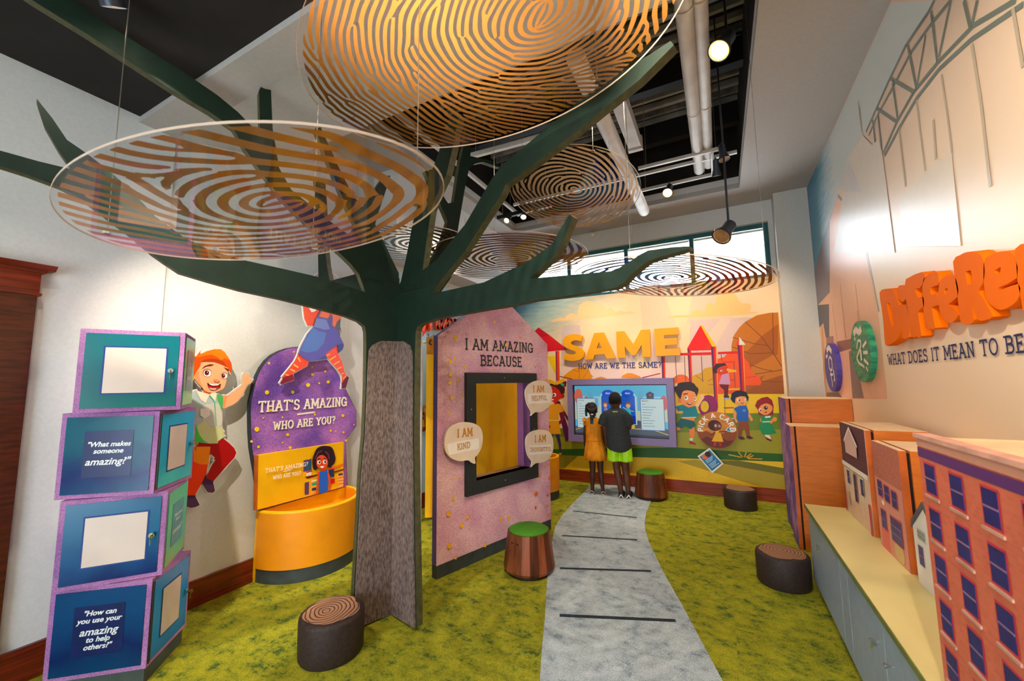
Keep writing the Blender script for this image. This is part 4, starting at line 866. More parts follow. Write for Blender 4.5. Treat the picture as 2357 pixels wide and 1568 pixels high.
bubble('THOUGHTFUL', zh(893, 1190, 905, 1122, 950, 1077, 1020, 1057, 1090, 1062, 1140, 1102, 1160, 1180, 1155, 1270, 1110, 1348, 1050, 1378, 990, 1385, 960, 1408, 942, 1423, 953, 1370, 910, 1300), zh(922, 1210, 1142, 1198, 1138, 1290, 922, 1304), ((978, 1178), (1085, 1168), (978, 1117)), ((930, 1272), (1138, 1262), (930, 1234)), 'speech bubble reading I AM THOUGHTFUL, lower one beside the opening')

# ------------------------------------------------------------------ curtain behind the panel
t = thing('curtain', 'yellow fabric curtain with black grommets on a rod behind the house panel', 'curtain', (-2.6, 4.3, 0))
ca, cb = Vector((-2.86, 3.50, 0)), Vector((-2.33, 5.32, 0)); cd = (cb - ca); cl = cd.length; cd.normalize(); cn = Vector((cd.y, -cd.x, 0))
vs_, fs_ = [], []; nx, nz = 120, 10
for j in range(nz + 1):
    for i in range(nx + 1):
        s_ = i / nx; w = .028 * math.sin(s_ * 6.283 * 7) + .01 * math.sin(s_ * 31); p = ca + cd * (s_ * cl) + cn * w
        vs_.append((p.x, p.y, .03 + 1.93 * j / nz))
for j in range(nz):
    for i in range(nx): k = j * (nx + 1) + i; fs_.append((k, k + 1, k + nx + 2, k + nx + 1))
MB().add(vs_, fs_).build('cloth', mat('yellow_cloth', (242, 184, 10), .8, var=.05, scale=3, bump=.05, bscale=500), t, smooth='all')
MB().add([(x + cn.x * .002, y + cn.y * .002, z if z < 1.9 else z + .001) for x, y, z in vs_[-2 * (nx + 1):]], [(k, k + 1, k + nx + 2, k + nx + 1) for k in range(nx)]).build('heading_band', mat('ochre_cloth', (206, 130, 10), .8), t, smooth='all')
MB().tube([ca + Vector((0, 0, 1.9)) - cd * .1, cb + Vector((0, 0, 1.9)) + cd * .1], .012, 10).build('rod', steel_m, t)
for e in (ca - cd * .06, cb + cd * .06): MB().tube([(e.x, e.y, 0), (e.x, e.y, 1.91)], .014, 10).build('post', steel_m, t)
for i in range(14):
    p = ca + cd * (.045 + i * cl / 14) + Vector((0, 0, 1.9)) + cn * .03
    a = MB()
    for k in range(14):
        b_, c_ = 6.283 * k / 14, 6.283 * (k + 1) / 14
        a.obox(p + (cd * math.cos((b_ + c_) / 2) + Vector((0, 0, math.sin((b_ + c_) / 2)))) * .027, cn * .004, cd * .006, Vector((0, 0, .006)))
    a.build('grommet', black_m, t)
t = thing('round_bin', 'round orange bin with yellow rim standing beyond the house panel', 'bin', (-2.13, 4.90, 0))
half_bin(t, (-2.10, 4.86, 0), .235, .505, False)

# ------------------------------------------------------------------ far left wall graphics
zam = Zm(960, 680, 10.45)
t = thing('amazing_mural', 'pale blue wall graphic lettered Amazing behind the curtain', 'wall graphic', (XL, 4.4, 1.5))
mb = MB(); mb.prism([(XL + .001, y, z) for y, z in ((3.05, .17), (5.76, .17), (5.76, 2.72), (3.05, 2.72))], (.003, 0, 0)); mb.build('sheet', mat('pale_blue_print', (196, 222, 238), .5, col2=(160, 200, 226), scale=1.5), t)
ff = FL.off(.006)
q = Print(ff); q.poly(zam(130, 990, 130, 560, 420, 400, 330, 680, 150, 980), (246, 40, 20)).text('WHO ARE YOU?', zam(260, 1095)[0], (1100, 800), zam(260, 945)[0], (30, 60, 150), .13)
q.build('lettering', text_m, t)
t = thing('amazing_letters', 'raised orange script letters reading Amazing on the pale blue wall', 'wall letters', (XL + .03, 4.3, 1.9))
def stroke3(fr, pts, w, d, col_m, t, name='letter', px=True):
    mb = MB(); q = [fr.st(p) for p in pts] if px else pts
    for (a, b), (c, e) in zip(q, q[1:]):
        dv = Vector((c - a, e - b)); L_ = dv.length
        if L_ < 1e-6: continue
        dv /= L_; n = Vector((-dv.y, dv.x)) * w / 2; x = dv * w * .35
        mb.prism([fr.pt(*(Vector(p) + k)) for p, k in (((a, b), -n - x), ((c, e), -n + x), ((c, e), n + x), ((a, b), n - x))], fr.n * d)
    return mb.build(name, col_m, t)
lo_m = mat('orange_red_letter', (246, 84, 30), .4, var=.04)
f3 = FL.off(.012)
for pts in (zam(100, 830, 170, 600, 260, 420, 300, 820), zam(435, 640, 450, 790, 540, 600, 560, 800, 700, 560, 690, 800), zam(860, 600, 780, 600, 690, 760, 730, 820, 830, 720, 880, 600, 820, 800), zam(940, 620, 1040, 600, 950, 770, 1050, 760), zam(1130, 640, 1100, 760), zam(1120, 500, 1140, 560), zam(1180, 640, 1170, 760, 1260, 600, 1290, 740), zam(1400, 600, 1330, 600, 1320, 700, 1400, 680, 1420, 560, 1400, 880, 1320, 860)):
    stroke3(f3, pts, .045, .03, lo_m, t)
pd = ff.pt(*ff.st((968, 965)))
t = thing('pick_a_card_disc', 'round PICK A CARD sign on the pale blue wall behind the trunk', 'sign', pd, 0)
PICK = []
def pick_disc(t, fr, c, r):
    """round orange sign with curved lettering and a printed girl holding a card"""
    MB().prism([fr.pt(c[0] + r * math.cos(6.28319 * k / 48), c[1] + r * math.sin(6.28319 * k / 48), 0) for k in range(48)], fr.n * .03).build('disc', mat('amber_print', (226, 148, 40), .45, col2=(196, 110, 30), scale=9, stretch=(1, 1, 4)), t, smooth=35)
    q = Print(fr.off(.0302), step=.00008, base=.0003)
    def P(*p): return [(c[0] + p[i] * r, c[1] + p[i + 1] * r) for i in range(0, len(p), 2)]
    q.poly(P(*[v for k in range(21) for v in (.99 * math.cos(math.pi + math.pi * k / 20 + .0), .99 * math.sin(math.pi + math.pi * k / 20) * 1.0)], .75, -.12, .5, .02, .3, -.18, .1, -.1, -.2, -.22, -.5, -.05, -.8, -.15), (150, 74, 34), px=False)
    q.poly(P(-.8, -.55, -.5, -.35, -.2, -.5, .2, -.4, .5, -.55, .8, -.5, .6, -.78, .3, -.93, -.1, -.97, -.5, -.85), (110, 44, 36), px=False)
    q.poly(P(-.05, -.15, .2, -.18, .3, -.62, -.28, -.62), (240, 180, 30), px=False).poly(P(-.1, .0, .12, .02, .22, -.2, -.05, -.2), (240, 180, 30), px=False)
    q.line(P(.1, -.1, .5, -.02), .06 * r, (120, 40, 20), px=False).line(P(-.08, -.1, -.3, -.3), .06 * r, (120, 40, 20), px=False).line(P(-.1, -.62, -.15, -.85), .1 * r, (210, 40, 30), px=False).line(P(.12, -.62, .15, -.85), .1 * r, (210, 40, 30), px=False)
    q.ell(P(-.08, .25)[0], .34 * r, .3 * r, (70, 30, 24), px=False).ell(P(.05, .2)[0], .2 * r, .22 * r, (120, 50, 28), px=False)
    q.ell(P(-.02, .24)[0], .06 * r, .07 * r, (255, 255, 255), px=False).ell(P(.16, .23)[0], .05 * r, .06 * r, (255, 255, 255), px=False).ell(P(.0, .24)[0], .03 * r, .04 * r, (20, 10, 10), px=False).ell(P(.17, .23)[0], .03 * r, .04 * r, (20, 10, 10), px=False)
    q.poly(P(.42, 0, .72, -.08, .86, .1, .56, .18), (240, 240, 245), px=False).poly(P(.48, .02, .7, -.04, .8, .09, .58, .15), (50, 140, 200), px=False)
    q.build('printed_girl', text_m, t)
    q = Print(fr.off(.0302), base=.004); txt = 'PICK A CARD'; a = 3.32
    for ch in txt:
        w = .2 if ch == ' ' else GL[ch][0] * .44 + .03
        a -= w * .5
        if ch != ' ':
            cc = Vector((math.cos(a), math.sin(a))); u2 = Vector((math.sin(a), -math.cos(a)))
            f4 = Frame(fr.pt(c[0] + cc.x * r * .68, c[1] + cc.y * r * .68, .0302), fr.u * u2.x + fr.v * u2.y, fr.u * cc.x + fr.v * cc.y)
            g_ = Print(f4, base=.0022); gw = GL[ch][0] * r * .145; g_.text(ch, (-gw, 0), (gw, 0), (-gw, r * .24), (255, 248, 232), .26, px=False, serif=False); q.mb.col = None
            n = len(q.mb.v); q.mb.v += g_.mb.v; q.mb.f += [[n + i for i in f] for f in g_.mb.f]; q.mb.c += g_.mb.c; q.mb.mi += g_.mb.mi
        a -= w * .5
    q.build('lettering', text_m, t)
pick_disc(t, ff, ff.st((968, 965)), .15)

# ------------------------------------------------------------------ drum stools and log seats
stave_ms = [mat('walnut_stave_%s' % n, c, .4, var=.25, scale=6, stretch=(3, 3, .5), detail=6, coat=0, spec=.25) for n, c in (('dark', (84, 40, 22)), ('mid', (118, 62, 34)), ('red', (132, 70, 40)))]
green_m = mat('green_felt', (70, 138, 22), .9, var=.12, scale=90, bump=.15, bscale=500)
ST = thing('drum_stool', 'walnut drum stool with green top in front of the house panel', 'stool', (-1.392, 2.959, 0), .3, 'walnut drum stools with green tops')
n = 18; rb, rtp, h0, h1 = .199, .160, .035, .305
for k in range(n):
    a0, a1 = 6.28319 * k / n + .004, 6.28319 * (k + 1) / n - .004
    mb = MB(); vs_ = []
    for z, r_ in ((h0 - .01, rb * .93), (h0 + .012, rb), (h1, rtp + .004)):
        for rr in (r_ - .02, r_):
            for aa in (a0, (a0 + a1) / 2, a1): vs_.append((rr * math.cos(aa), rr * math.sin(aa), z))
    fs_ = []
    for l in range(2):
        o = l * 6
        for i in range(2): fs_ += [(o + 3 + i, o + 4 + i, o + 10 + i, o + 9 + i), (o + i + 1, o + i, o + 6 + i, o + 7 + i)]
        fs_ += [(o, o + 3, o + 9, o + 6), (o + 5, o + 2, o + 8, o + 11)]
    fs_ += [(12, 15, 16, 13), (13, 16, 17, 14), (3, 0, 1, 4), (4, 1, 2, 5)]
    mb.add(vs_, fs_).build('stave', stave_ms[(k * 7 + k // 3) % 3], ST, world=False, smooth=30)
MB().lathe([(rtp - .012, h1 - .02), (rtp - .006, h1 + .006), (rtp - .03, h1 + .018), (.0, h1 + .022)], 40).build('green_top', green_m, ST, world=False, smooth=50)
MB().lathe([(rb * .86, 0), (rb * .86, .02), (rb * .92, .03)], 40).build('base_ring', mat('dark_brown_base', (40, 20, 14), .5), ST, world=False, smooth=40)
MB().obox((.1665 * math.cos(-2.1), .1665 * math.sin(-2.1), .245), (.004 * math.cos(-2.1), .004 * math.sin(-2.1), 0), (.034 * math.sin(2.1), .034 * math.cos(2.1), 0), (0, 0, .007)).build('handle_slot', mat('slot_shadow', (18, 9, 6), .8), ST, world=False)
s2 = copy_tree(ST); s2.location = (-.836, 5.381, 0); s2.rotation_euler[2] = 1.6; s2['label'] = 'walnut drum stool with green top by the mural wall beside the boy'
ringm, t_, p_, L_ = nt('growth_ring_print'); N_ = t_.nodes; tc = N_.new('ShaderNodeTexCoord')
nz = N_.new('ShaderNodeTexNoise'); nz.inputs['Scale'].default_value = 6; L_.new(tc.outputs['Object'], nz.inputs[0])
sub = N_.new('ShaderNodeVectorMath'); sub.operation = 'MULTIPLY_ADD'; sub.inputs[1].default_value = (.05, .05, 0); L_.new(nz.outputs['Color'], sub.inputs[0]); L_.new(tc.outputs['Object'], sub.inputs[2])
ws = N_.new('ShaderNodeTexWave'); ws.wave_type = 'RINGS'; ws.rings_direction = 'Z'; ws.inputs['Scale'].default_value = 15; ws.inputs['Distortion'].default_value = .6; ws.inputs['Detail'].default_value = 1; L_.new(sub.outputs[0], ws.inputs[0])
cr = N_.new('ShaderNodeValToRGB'); e = cr.color_ramp.elements; e[0].position = .08; e[0].color = lin((70, 48, 40)); e[1].position = .35; e[1].color = lin((170, 126, 98)); L_.new(ws.outputs['Fac'], cr.inputs[0]); L_.new(cr.outputs[0], p_.inputs['Base Color']); p_.inputs['Roughness'].default_value = .45
log_m = mat('brown_foam_bark', (50, 36, 34), .6, var=.2, scale=60, bump=.15, bscale=250)
LG = thing('log_seat', 'dark brown log seat with growth-ring top at the foot of the trunk', 'log seat', (-1.973, 1.634, 0), 0, 'padded log seats')
MB().lathe([(.16, 0), (.166, .012), (.168, .1), (.168, .19), (.164, .204), (.155, .211), (.146, .213)], 48).build('side', log_m, LG, world=False, smooth=50)
mb = MB(); rr = [.143 + .004 * math.sin(5 * 6.283 * k / 64) + .003 * math.sin(3 * 6.283 * k / 64 + 1) - (.012 if 10 < k < 14 else 0) for k in range(64)]
mb.add([(rr[k] * math.cos(6.28319 * k / 64), rr[k] * math.sin(6.28319 * k / 64), .2145) for k in range(64)] + [(0, 0, .2145)], [(k, (k + 1) % 64, 64) for k in range(64)]); mb.build('ringed_top', ringm, LG, world=False)
for loc, rz, lb in (((.132, 5.397, 0), 2, 'dark brown log seat with growth-ring top against the mural wall skirting'), ((.328, 3.575, 0), 4, 'dark brown log seat with growth-ring top by the end of the cabinet')):
    c = copy_tree(LG); c.location = loc; c.rotation_euler[2] = rz; c['label'] = lb

# ------------------------------------------------------------------ painted mural on the back wall
def sky_print(name, c_hi, c_mid, c_lo, org, dirv, length, noise=.5):
    """brushed print: colour runs from c_hi through c_mid to c_lo along dirv, with ragged brush marks and pale rays"""
    m, t, p, L = nt(name); N = t.nodes; tc = N.new('ShaderNodeTexCoord')
    sb = N.new('ShaderNodeVectorMath'); sb.operation = 'SUBTRACT'; sb.inputs[1].default_value = org; L.new(tc.outputs['Object'], sb.inputs[0])
    dt = N.new('ShaderNodeVectorMath'); dt.operation = 'DOT_PRODUCT'; dt.inputs[1].default_value = Vector(dirv) / length; L.new(sb.outputs[0], dt.inputs[0])
    mp = N.new('ShaderNodeMapping'); mp.inputs['Scale'].default_value = (1, 1, 5); L.new(tc.outputs['Object'], mp.inputs[0])
    nz = N.new('ShaderNodeTexNoise'); nz.inputs['Scale'].default_value = 5; nz.inputs['Detail'].default_value = 9; nz.inputs['Roughness'].default_value = .7; L.new(mp.outputs[0], nz.inputs[0])
    ad = N.new('ShaderNodeMath'); ad.operation = 'MULTIPLY_ADD'; ad.inputs[1].default_value = noise; L.new(nz.outputs['Fac'], ad.inputs[0]); L.new(dt.outputs['Value'], ad.inputs[2])
    cr = N.new('ShaderNodeValToRGB'); e = cr.color_ramp.elements; e[0].position = .18; e[0].color = lin(c_hi); e[1].position = .85; e[1].color = lin(c_lo); k = e.new(.5); k.color = lin(c_mid)
    L.new(ad.outputs[0], cr.inputs[0]); L.new(cr.outputs[0], p.inputs['Base Color']); p.inputs['Roughness'].default_value = .45; p.inputs['Specular IOR Level'].default_value = .3
    return m
mural = thing('playground_mural', 'printed playground mural with sky, trees, climbing frame and children under the window', 'mural', (-1.2, YB, .16))
MB().prism([(x, YB - .0012, z) for x, z in ((XL + .03, .155), (.712, .155), (.712, 2.715), (XL + .03, 2.715))], (0, -.0008, 0)).build('sky', sky_print('sky_print', (40, 130, 172), (168, 190, 182), (252, 216, 172), (-2.7, 0, 2.75), (.42, 0, -.62), 1.25), mural)
zs, zp, zk, zgl, zw = Zm(1220, 690, 7.84), Zm(1500, 690, 6.818), Zm(1530, 820, 4.9), Zm(1230, 860, 5.81), Zm(1220, 680, 3.0156)
fbm = FB.off(.002); M1 = print_mat('mural_print', .45, var=.05, scale=40)
q = Print(fbm, step=.00004, base=.0003)
# pale rays and city blocks
q.poly([(1470, 660), (1520, 655), (1560, 760), (1480, 765)], (244, 206, 170)).poly([(1600, 650), (1660, 648), (1690, 740), (1580, 745)], (240, 205, 172))
q.poly(zs(580, 460, 895, 460, 960, 870, 560, 1100), (214, 194, 190)).poly(zs(560, 1080, 2350, 860, 2350, 1440, 540, 1440), (246, 214, 198)).poly(zp(0, 740, 60, 740, 560, 900, 560, 1230, 0, 1230), (244, 208, 190)).poly(zp(610, 325, 1560, 275, 1700, 900, 1600, 1480, 560, 1480), (230, 196, 184)).poly(zp(870, 560, 1080, 300, 1250, 300, 980, 760), (246, 206, 178))
q.poly(zs(1920, 1000, 2150, 1000, 2150, 1280, 1940, 1270), (252, 222, 178))
# clouds
q.poly(zs(380, 405, 460, 350, 560, 320, 620, 335, 680, 270, 770, 250, 850, 290, 865, 190, 900, 90, 980, 40, 1060, 25, 1150, 50, 1200, 110, 1290, 85, 1350, 130, 1370, 190, 1450, 130, 1520, 200, 1560, 220, 1640, 195, 1700, 225, 1800, 205, 1900, 240, 1700, 270, 1300, 320, 800, 360), (246, 206, 150), 2)
q.poly(zp(230, 285, 380, 245, 600, 240, 640, 180, 730, 160, 840, 190, 850, 80, 920, 50, 1000, 70, 1030, -90, 1150, -140, 1300, -110, 1370, 20, 1450, 60, 1540, 60, 1560, 130, 1540, 190, 1690, 190, 1500, 230, 1100, 260, 600, 275), (252, 204, 130), 2)
# ground bands
q.poly([(1180, 995), (1420, 985), (1560, 900), (1800, 908), (1812, 952), (1600, 960), (1420, 1030), (1180, 1020)], (250, 204, 18))
q.poly([(1180, 1000), (1560, 952), (1808, 951), (1815, 990), (1560, 1000), (1180, 1045)], (112, 136, 18)).poly([(1180, 1010), (1560, 996), (1815, 988), (1820, 1045), (1560, 1048), (1180, 1048)], (162, 156, 28))
q.poly([(1180, 1036), (1560, 1030), (1700, 1040), (1822, 1046), (1824, 1066), (1560, 1056), (1180, 1052)], (40, 96, 20)).poly([(1180, 1046), (1560, 1055), (1824, 1064), (1828, 1135), (1180, 1090)], (238, 192, 30)).poly([(1600, 1058), (1824, 1096), (1826, 1135), (1760, 1125), (1560, 1062)], (176, 152, 36)).poly([(1180, 1046), (1330, 1050), (1300, 1078), (1180, 1084)], (150, 130, 24)).poly([(1620, 1060), (1700, 1060), (1828, 1082), (1828, 1098)], (112, 110, 26))
# trees
q.poly(zs(605, 1430, 700, 1300, 850, 1215, 960, 1195, 1050, 1240, 1090, 1330, 1110, 1430), (240, 156, 16), 2).poly(zs(1170, 1430, 1280, 1390, 1380, 1430), (236, 150, 30), 2).poly(zs(1650, 1410, 1720, 1340, 1800, 1325, 1900, 1350, 2010, 1415), (240, 150, 24), 2)
q.line(zs(890, 1240, 888, 1430), .006, (170, 90, 10)).line(zs(760, 1260, 880, 1300), .005, (170, 90, 10)).line(zs(1050, 1280, 960, 1410), .005, (170, 90, 10))
q.poly(zp(1250, 820, 1255, 700, 1290, 560, 1380, 430, 1470, 345, 1650, 245, 1850, 205, 1985, 200, 2080, 1480, 1480, 1480, 1280, 1400), (206, 116, 10))
q.poly(zp(1985, 380, 1740, 560, 1500, 800, 1270, 860, 1260, 1100, 1480, 1480, 1600, 1480, 1980, 840), (178, 92, 8)).poly(zp(2060, 1180, 1740, 1280, 1480, 1440, 1480, 1480, 2080, 1480), (164, 84, 8)).poly(zp(1920, 860, 1560, 1060, 1500, 1290, 2040, 1080), (208, 120, 16))
for l in (zp(1900, 210, 1910, 860), zp(1470, 350, 1720, 580, 1910, 840, 2040, 1050), zp(1270, 590, 1600, 690, 1820, 720), zp(1260, 740, 1550, 850, 1910, 835), zp(1540, 1020, 1740, 1090, 1900, 1120), zp(1620, 1170, 2050, 1100), zp(1700, 1280, 2070, 1290)): q.line(l, .009, (134, 64, 8))
q.poly(zp(640, 1480, 640, 1200, 700, 1170, 770, 1150, 820, 1085, 900, 1060, 965, 1060, 990, 1480), (222, 164, 12)).poly(zp(345, 1310, 345, 1230, 400, 1185, 470, 1175, 560, 1205, 595, 1310), (244, 104, 16), 2)
q.poly(zp(1030, 930, 1140, 900, 1190, 840, 1350, 850, 1470, 930, 1530, 1000, 1550, 1120, 1600, 1160, 1690, 1210, 1722, 1300, 1700, 1345, 1480, 1345, 1480, 1480, 1040, 1480), (250, 84, 10))
for l in (zp(690, 1190, 820, 1280), zp(880, 1280, 960, 1240), zp(890, 1340, 970, 1330), zp(1480, 1225, 1640, 1200)): q.line(l, .006, (150, 80, 10))
# left climbing hut, slide, posts
q.poly(zs(80, 570, 155, 500, 370, 655, 680, 905, 315, 935, 100, 700), (226, 18, 36)).poly(zs(80, 570, 155, 500, 370, 655, 190, 672), (200, 10, 34)).poly(zs(300, 1020, 470, 1020, 475, 1380), (250, 204, 6)).poly(zs(470, 930, 530, 930, 536, 1470, 480, 1470), (246, 66, 16)).poly(zs(462, 930, 485, 930, 490, 1470, 472, 1470), (120, 30, 90)).line(zs(540, 1385, 760, 1432), .012, (150, 30, 40)).line(zs(2020, 1410, 2352, 1330), .012, (170, 30, 40))
# climbing frame
def post(a, w=1.0): pass
q.poly(zp(765, 405, 560, 760, 620, 800, 945, 792, 1010, 735), (244, 14, 14)).poly(zp(765, 405, 800, 408, 1018, 735, 950, 738), (252, 190, 10)).poly(zp(820, 790, 880, 650, 950, 770), (232, 44, 10))
for a in (zp(150, 895, 215, 890, 220, 1230, 165, 1235), zp(560, 760, 625, 795, 645, 1300, 590, 1300), zp(930, 740, 1018, 735, 1045, 1640, 985, 1640), zp(1345, 715, 1440, 712, 1472, 1440, 1392, 1420)):
    x0, x1, x2, x3 = a; q.poly(a, (226, 12, 14)); md = lambda p, r, k: (p[0] + (r[0] - p[0]) * k, p[1] + (r[1] - p[1]) * k)
    q.poly([x0, md(x0, x1, .4), md(x3, x2, .4), x3], (110, 20, 84)).poly([md(x0, x1, .82), x1, x2, md(x3, x2, .82)], (250, 150, 30))
q.poly(zp(450, 838, 942, 822, 942, 866, 450, 876), (228, 10, 16)).poly(zp(1040, 820, 1350, 808, 1350, 846, 1040, 856), (228, 10, 16)).poly(zp(1375, 585, 1318, 712, 1370, 712), (240, 60, 30)).poly(zp(1375, 585, 1370, 712, 1474, 710), (232, 232, 222))
for l in (zp(370, 890, 395, 1290), zp(515, 890, 530, 1280), zp(780, 880, 800, 1290), zp(1090, 860, 1100, 960), zp(1290, 990, 1310, 1380)): q.line(l, .008, (120, 70, 70))
for l in (zp(1110, 985, 1310, 975), zp(1130, 1265, 1320, 1260)): q.line(l, .014, (232, 40, 20))
q.line(zp(1200, 1408, 1380, 1402), .02, (250, 190, 10)).line(zp(1200, 1130, 1330, 1120), .022, (250, 190, 10)).line(zk(660, 480, 745, 475), .018, (190, 200, 220)).line(zk(665, 582, 780, 580), .012, (228, 40, 20)).line(zk(675, 480, 680, 650), .006, (80, 60, 60)).line(zk(690, 700, 800, 705), .016, (180, 196, 214))
q.build('scenery', M1, mural)
# ---- printed children, each a layer of the print
def kid(name, items):
    k = Print(fbm, step=.00005, base=.0054)
    for it in items:
        if it[0] == 'e': k.ell(it[1], it[2], it[3], it[4])
        elif it[0] == 'l': k.line(it[1], it[2], it[3])
        else: k.poly(it[0], it[1], it[2] if len(it) > 2 else 0)
    k.mb.build(name, M1, mural)
E = lambda z, x, y, rx, ry, c, s: ('e', z(x, y)[0], rx / s, ry / s, c)
kid('printed_tyre', [E(zk, 490, 565, 112, 128, (150, 4, 96), 4.9), E(zk, 462, 570, 55, 72, (96, 10, 84), 4.9), E(zk, 452, 568, 46, 64, (236, 188, 12), 4.9)])
kid('printed_climber', [(zk(540, 150, 580, 85, 680, 80, 700, 108, 610, 150, 590, 195, 548, 190), (50, 18, 20)), (zk(585, 160, 620, 125, 690, 105, 718, 140, 700, 200, 645, 218, 600, 195), (226, 52, 20), 2), E(zk, 642, 166, 16, 11, (240, 225, 190), 4.9), E(zk, 646, 167, 7, 8, (40, 20, 20), 4.9), (zk(645, 208, 722, 192, 742, 318, 610, 316), (214, 150, 190)), (zk(615, 318, 722, 325, 712, 442, 672, 442, 668, 380, 630, 350), (110, 4, 26)), (zk(665, 440, 720, 440, 730, 470, 668, 470), (90, 10, 20)), ('l', zk(700, 150, 800, 170), .03, (250, 180, 20))])
kid('printed_curly_boy', [
 (zk(118, 575, 150, 570, 205, 630, 150, 640, 118, 610), (250, 190, 150)), (zk(120, 790, 185, 815, 150, 842, 118, 835), (250, 150, 90)), (zk(275, 800, 332, 790, 342, 860, 318, 940, 285, 940), (250, 130, 60)), (zk(278, 928, 318, 922, 318, 955, 282, 955), (200, 235, 210)), (zk(275, 950, 355, 985, 350, 1000, 282, 985), (180, 10, 16)),
 (zk(190, 688, 340, 692, 335, 735, 200, 725), (250, 140, 70)), (zk(188, 700, 330, 732, 352, 780, 292, 826, 240, 782, 180, 816, 128, 770), (8, 96, 100)), (zk(335, 560, 392, 490, 402, 440, 440, 430, 446, 470, 420, 505, 380, 575), (252, 196, 140)),
 (zk(115, 570, 200, 545, 270, 580, 348, 560, 384, 668, 350, 692, 190, 690, 210, 620, 152, 622), (6, 130, 142)), (zk(190, 690, 352, 685, 356, 695, 195, 700), (240, 220, 180)),
 (zk(160, 480, 185, 405, 250, 385, 330, 400, 362, 450, 350, 520, 320, 560, 270, 580, 210, 545, 172, 515), (252, 150, 84), 2), (zk(145, 480, 185, 490, 185, 530, 160, 525), (250, 120, 60)),
 (zk(115, 390, 108, 350, 140, 335, 150, 308, 200, 295, 280, 290, 330, 308, 352, 338, 382, 370, 372, 420, 358, 455, 335, 405, 250, 385, 200, 405, 180, 485, 150, 455), (44, 18, 20), 2),
 E(zk, 245, 472, 20, 24, (255, 255, 250), 4.9), E(zk, 240, 468, 9, 13, (70, 80, 20), 4.9), E(zk, 345, 484, 14, 20, (255, 255, 250), 4.9), E(zk, 342, 482, 7, 11, (70, 80, 20), 4.9), (zk(240, 522, 315, 530, 288, 552, 262, 545), (90, 10, 20)), (zk(250, 526, 308, 531, 285, 540), (255, 255, 255)), ('l', zk(210, 430, 260, 422), .012, (60, 20, 20))])
kid('printed_blue_shirt_boy', [
 (zk(775, 600, 812, 640, 802, 700, 828, 742, 802, 752, 775, 680), (248, 160, 90)), (zk(930, 605, 962, 650, 998, 720, 975, 737, 940, 680), (248, 160, 90)), (zk(830, 725, 942, 725, 962, 905, 925, 912, 888, 780, 865, 912, 828, 912), (150, 66, 10)), (zk(830, 905, 880, 905, 910, 935, 870, 945, 832, 930), (90, 10, 30)), (zk(922, 900, 960, 898, 1002, 925, 960, 935, 925, 925), (90, 10, 30)),
 (zk(778, 590, 850, 555, 922, 560, 945, 622, 940, 730, 822, 735, 812, 640), (24, 100, 200)), (zk(875, 600, 915, 598, 912, 625, 895, 632, 878, 622), (90, 150, 220)),
 (zk(775, 490, 800, 455, 860, 440, 932, 465, 935, 520, 905, 552, 850, 558, 800, 540), (252, 164, 90), 2), (zk(742, 480, 755, 420, 800, 393, 860, 386, 920, 405, 948, 465, 938, 515, 910, 455, 850, 452, 800, 470, 792, 535, 760, 510), (24, 22, 44), 1),
 E(zk, 832, 495, 17, 15, (255, 255, 250), 4.9), E(zk, 840, 496, 9, 11, (50, 30, 10), 4.9), E(zk, 915, 495, 13, 15, (255, 255, 250), 4.9), E(zk, 920, 496, 7, 11, (50, 30, 10), 4.9), ('l', zk(860, 532, 890, 533), .008, (150, 60, 30))])
kid('printed_red_haired_girl', [
 (zk(1020, 560, 1040, 505, 1090, 472, 1160, 458, 1210, 495, 1228, 560, 1222, 660, 1180, 665, 1080, 665, 1060, 660, 1050, 600), (150, 4, 22), 1), (zk(1130, 885, 1182, 890, 1205, 950, 1172, 948, 1140, 920), (250, 236, 220)), (zk(1125, 905, 1210, 945, 1200, 962, 1150, 940), (120, 10, 20)), (zk(1075, 705, 1100, 690, 1150, 760, 1200, 760, 1190, 782, 1130, 780, 1078, 735), (252, 170, 100)),
 (zk(1085, 688, 1150, 664, 1212, 688, 1205, 760, 1232, 820, 1262, 868, 1180, 884, 1100, 882, 1064, 800, 1090, 745), (20, 150, 90)), (zk(1100, 735, 1205, 730, 1205, 745, 1100, 748), (220, 240, 210)), (zk(1130, 680, 1190, 672, 1195, 692, 1135, 698), (250, 240, 225)), E(zk, 1240, 712, 26, 26, (250, 160, 30), 4.9), ('l', zk(1230, 710, 1190, 755), .028, (252, 150, 70)),
 (zk(1052, 605, 1085, 555, 1150, 532, 1212, 565, 1208, 620, 1155, 662, 1090, 652), (252, 160, 84), 2), E(zk, 1140, 582, 22, 22, (70, 20, 10), 4.9), E(zk, 1146, 575, 7, 7, (255, 255, 255), 4.9), E(zk, 1080, 608, 14, 20, (255, 250, 240), 4.9), E(zk, 1082, 612, 8, 12, (70, 20, 10), 4.9), (zk(1120, 630, 1158, 622, 1140, 646), (190, 30, 30)), (zk(1018, 560, 1040, 505, 1095, 470, 1160, 458, 1205, 492, 1150, 530, 1090, 545, 1050, 605), (160, 6, 26), 1)])
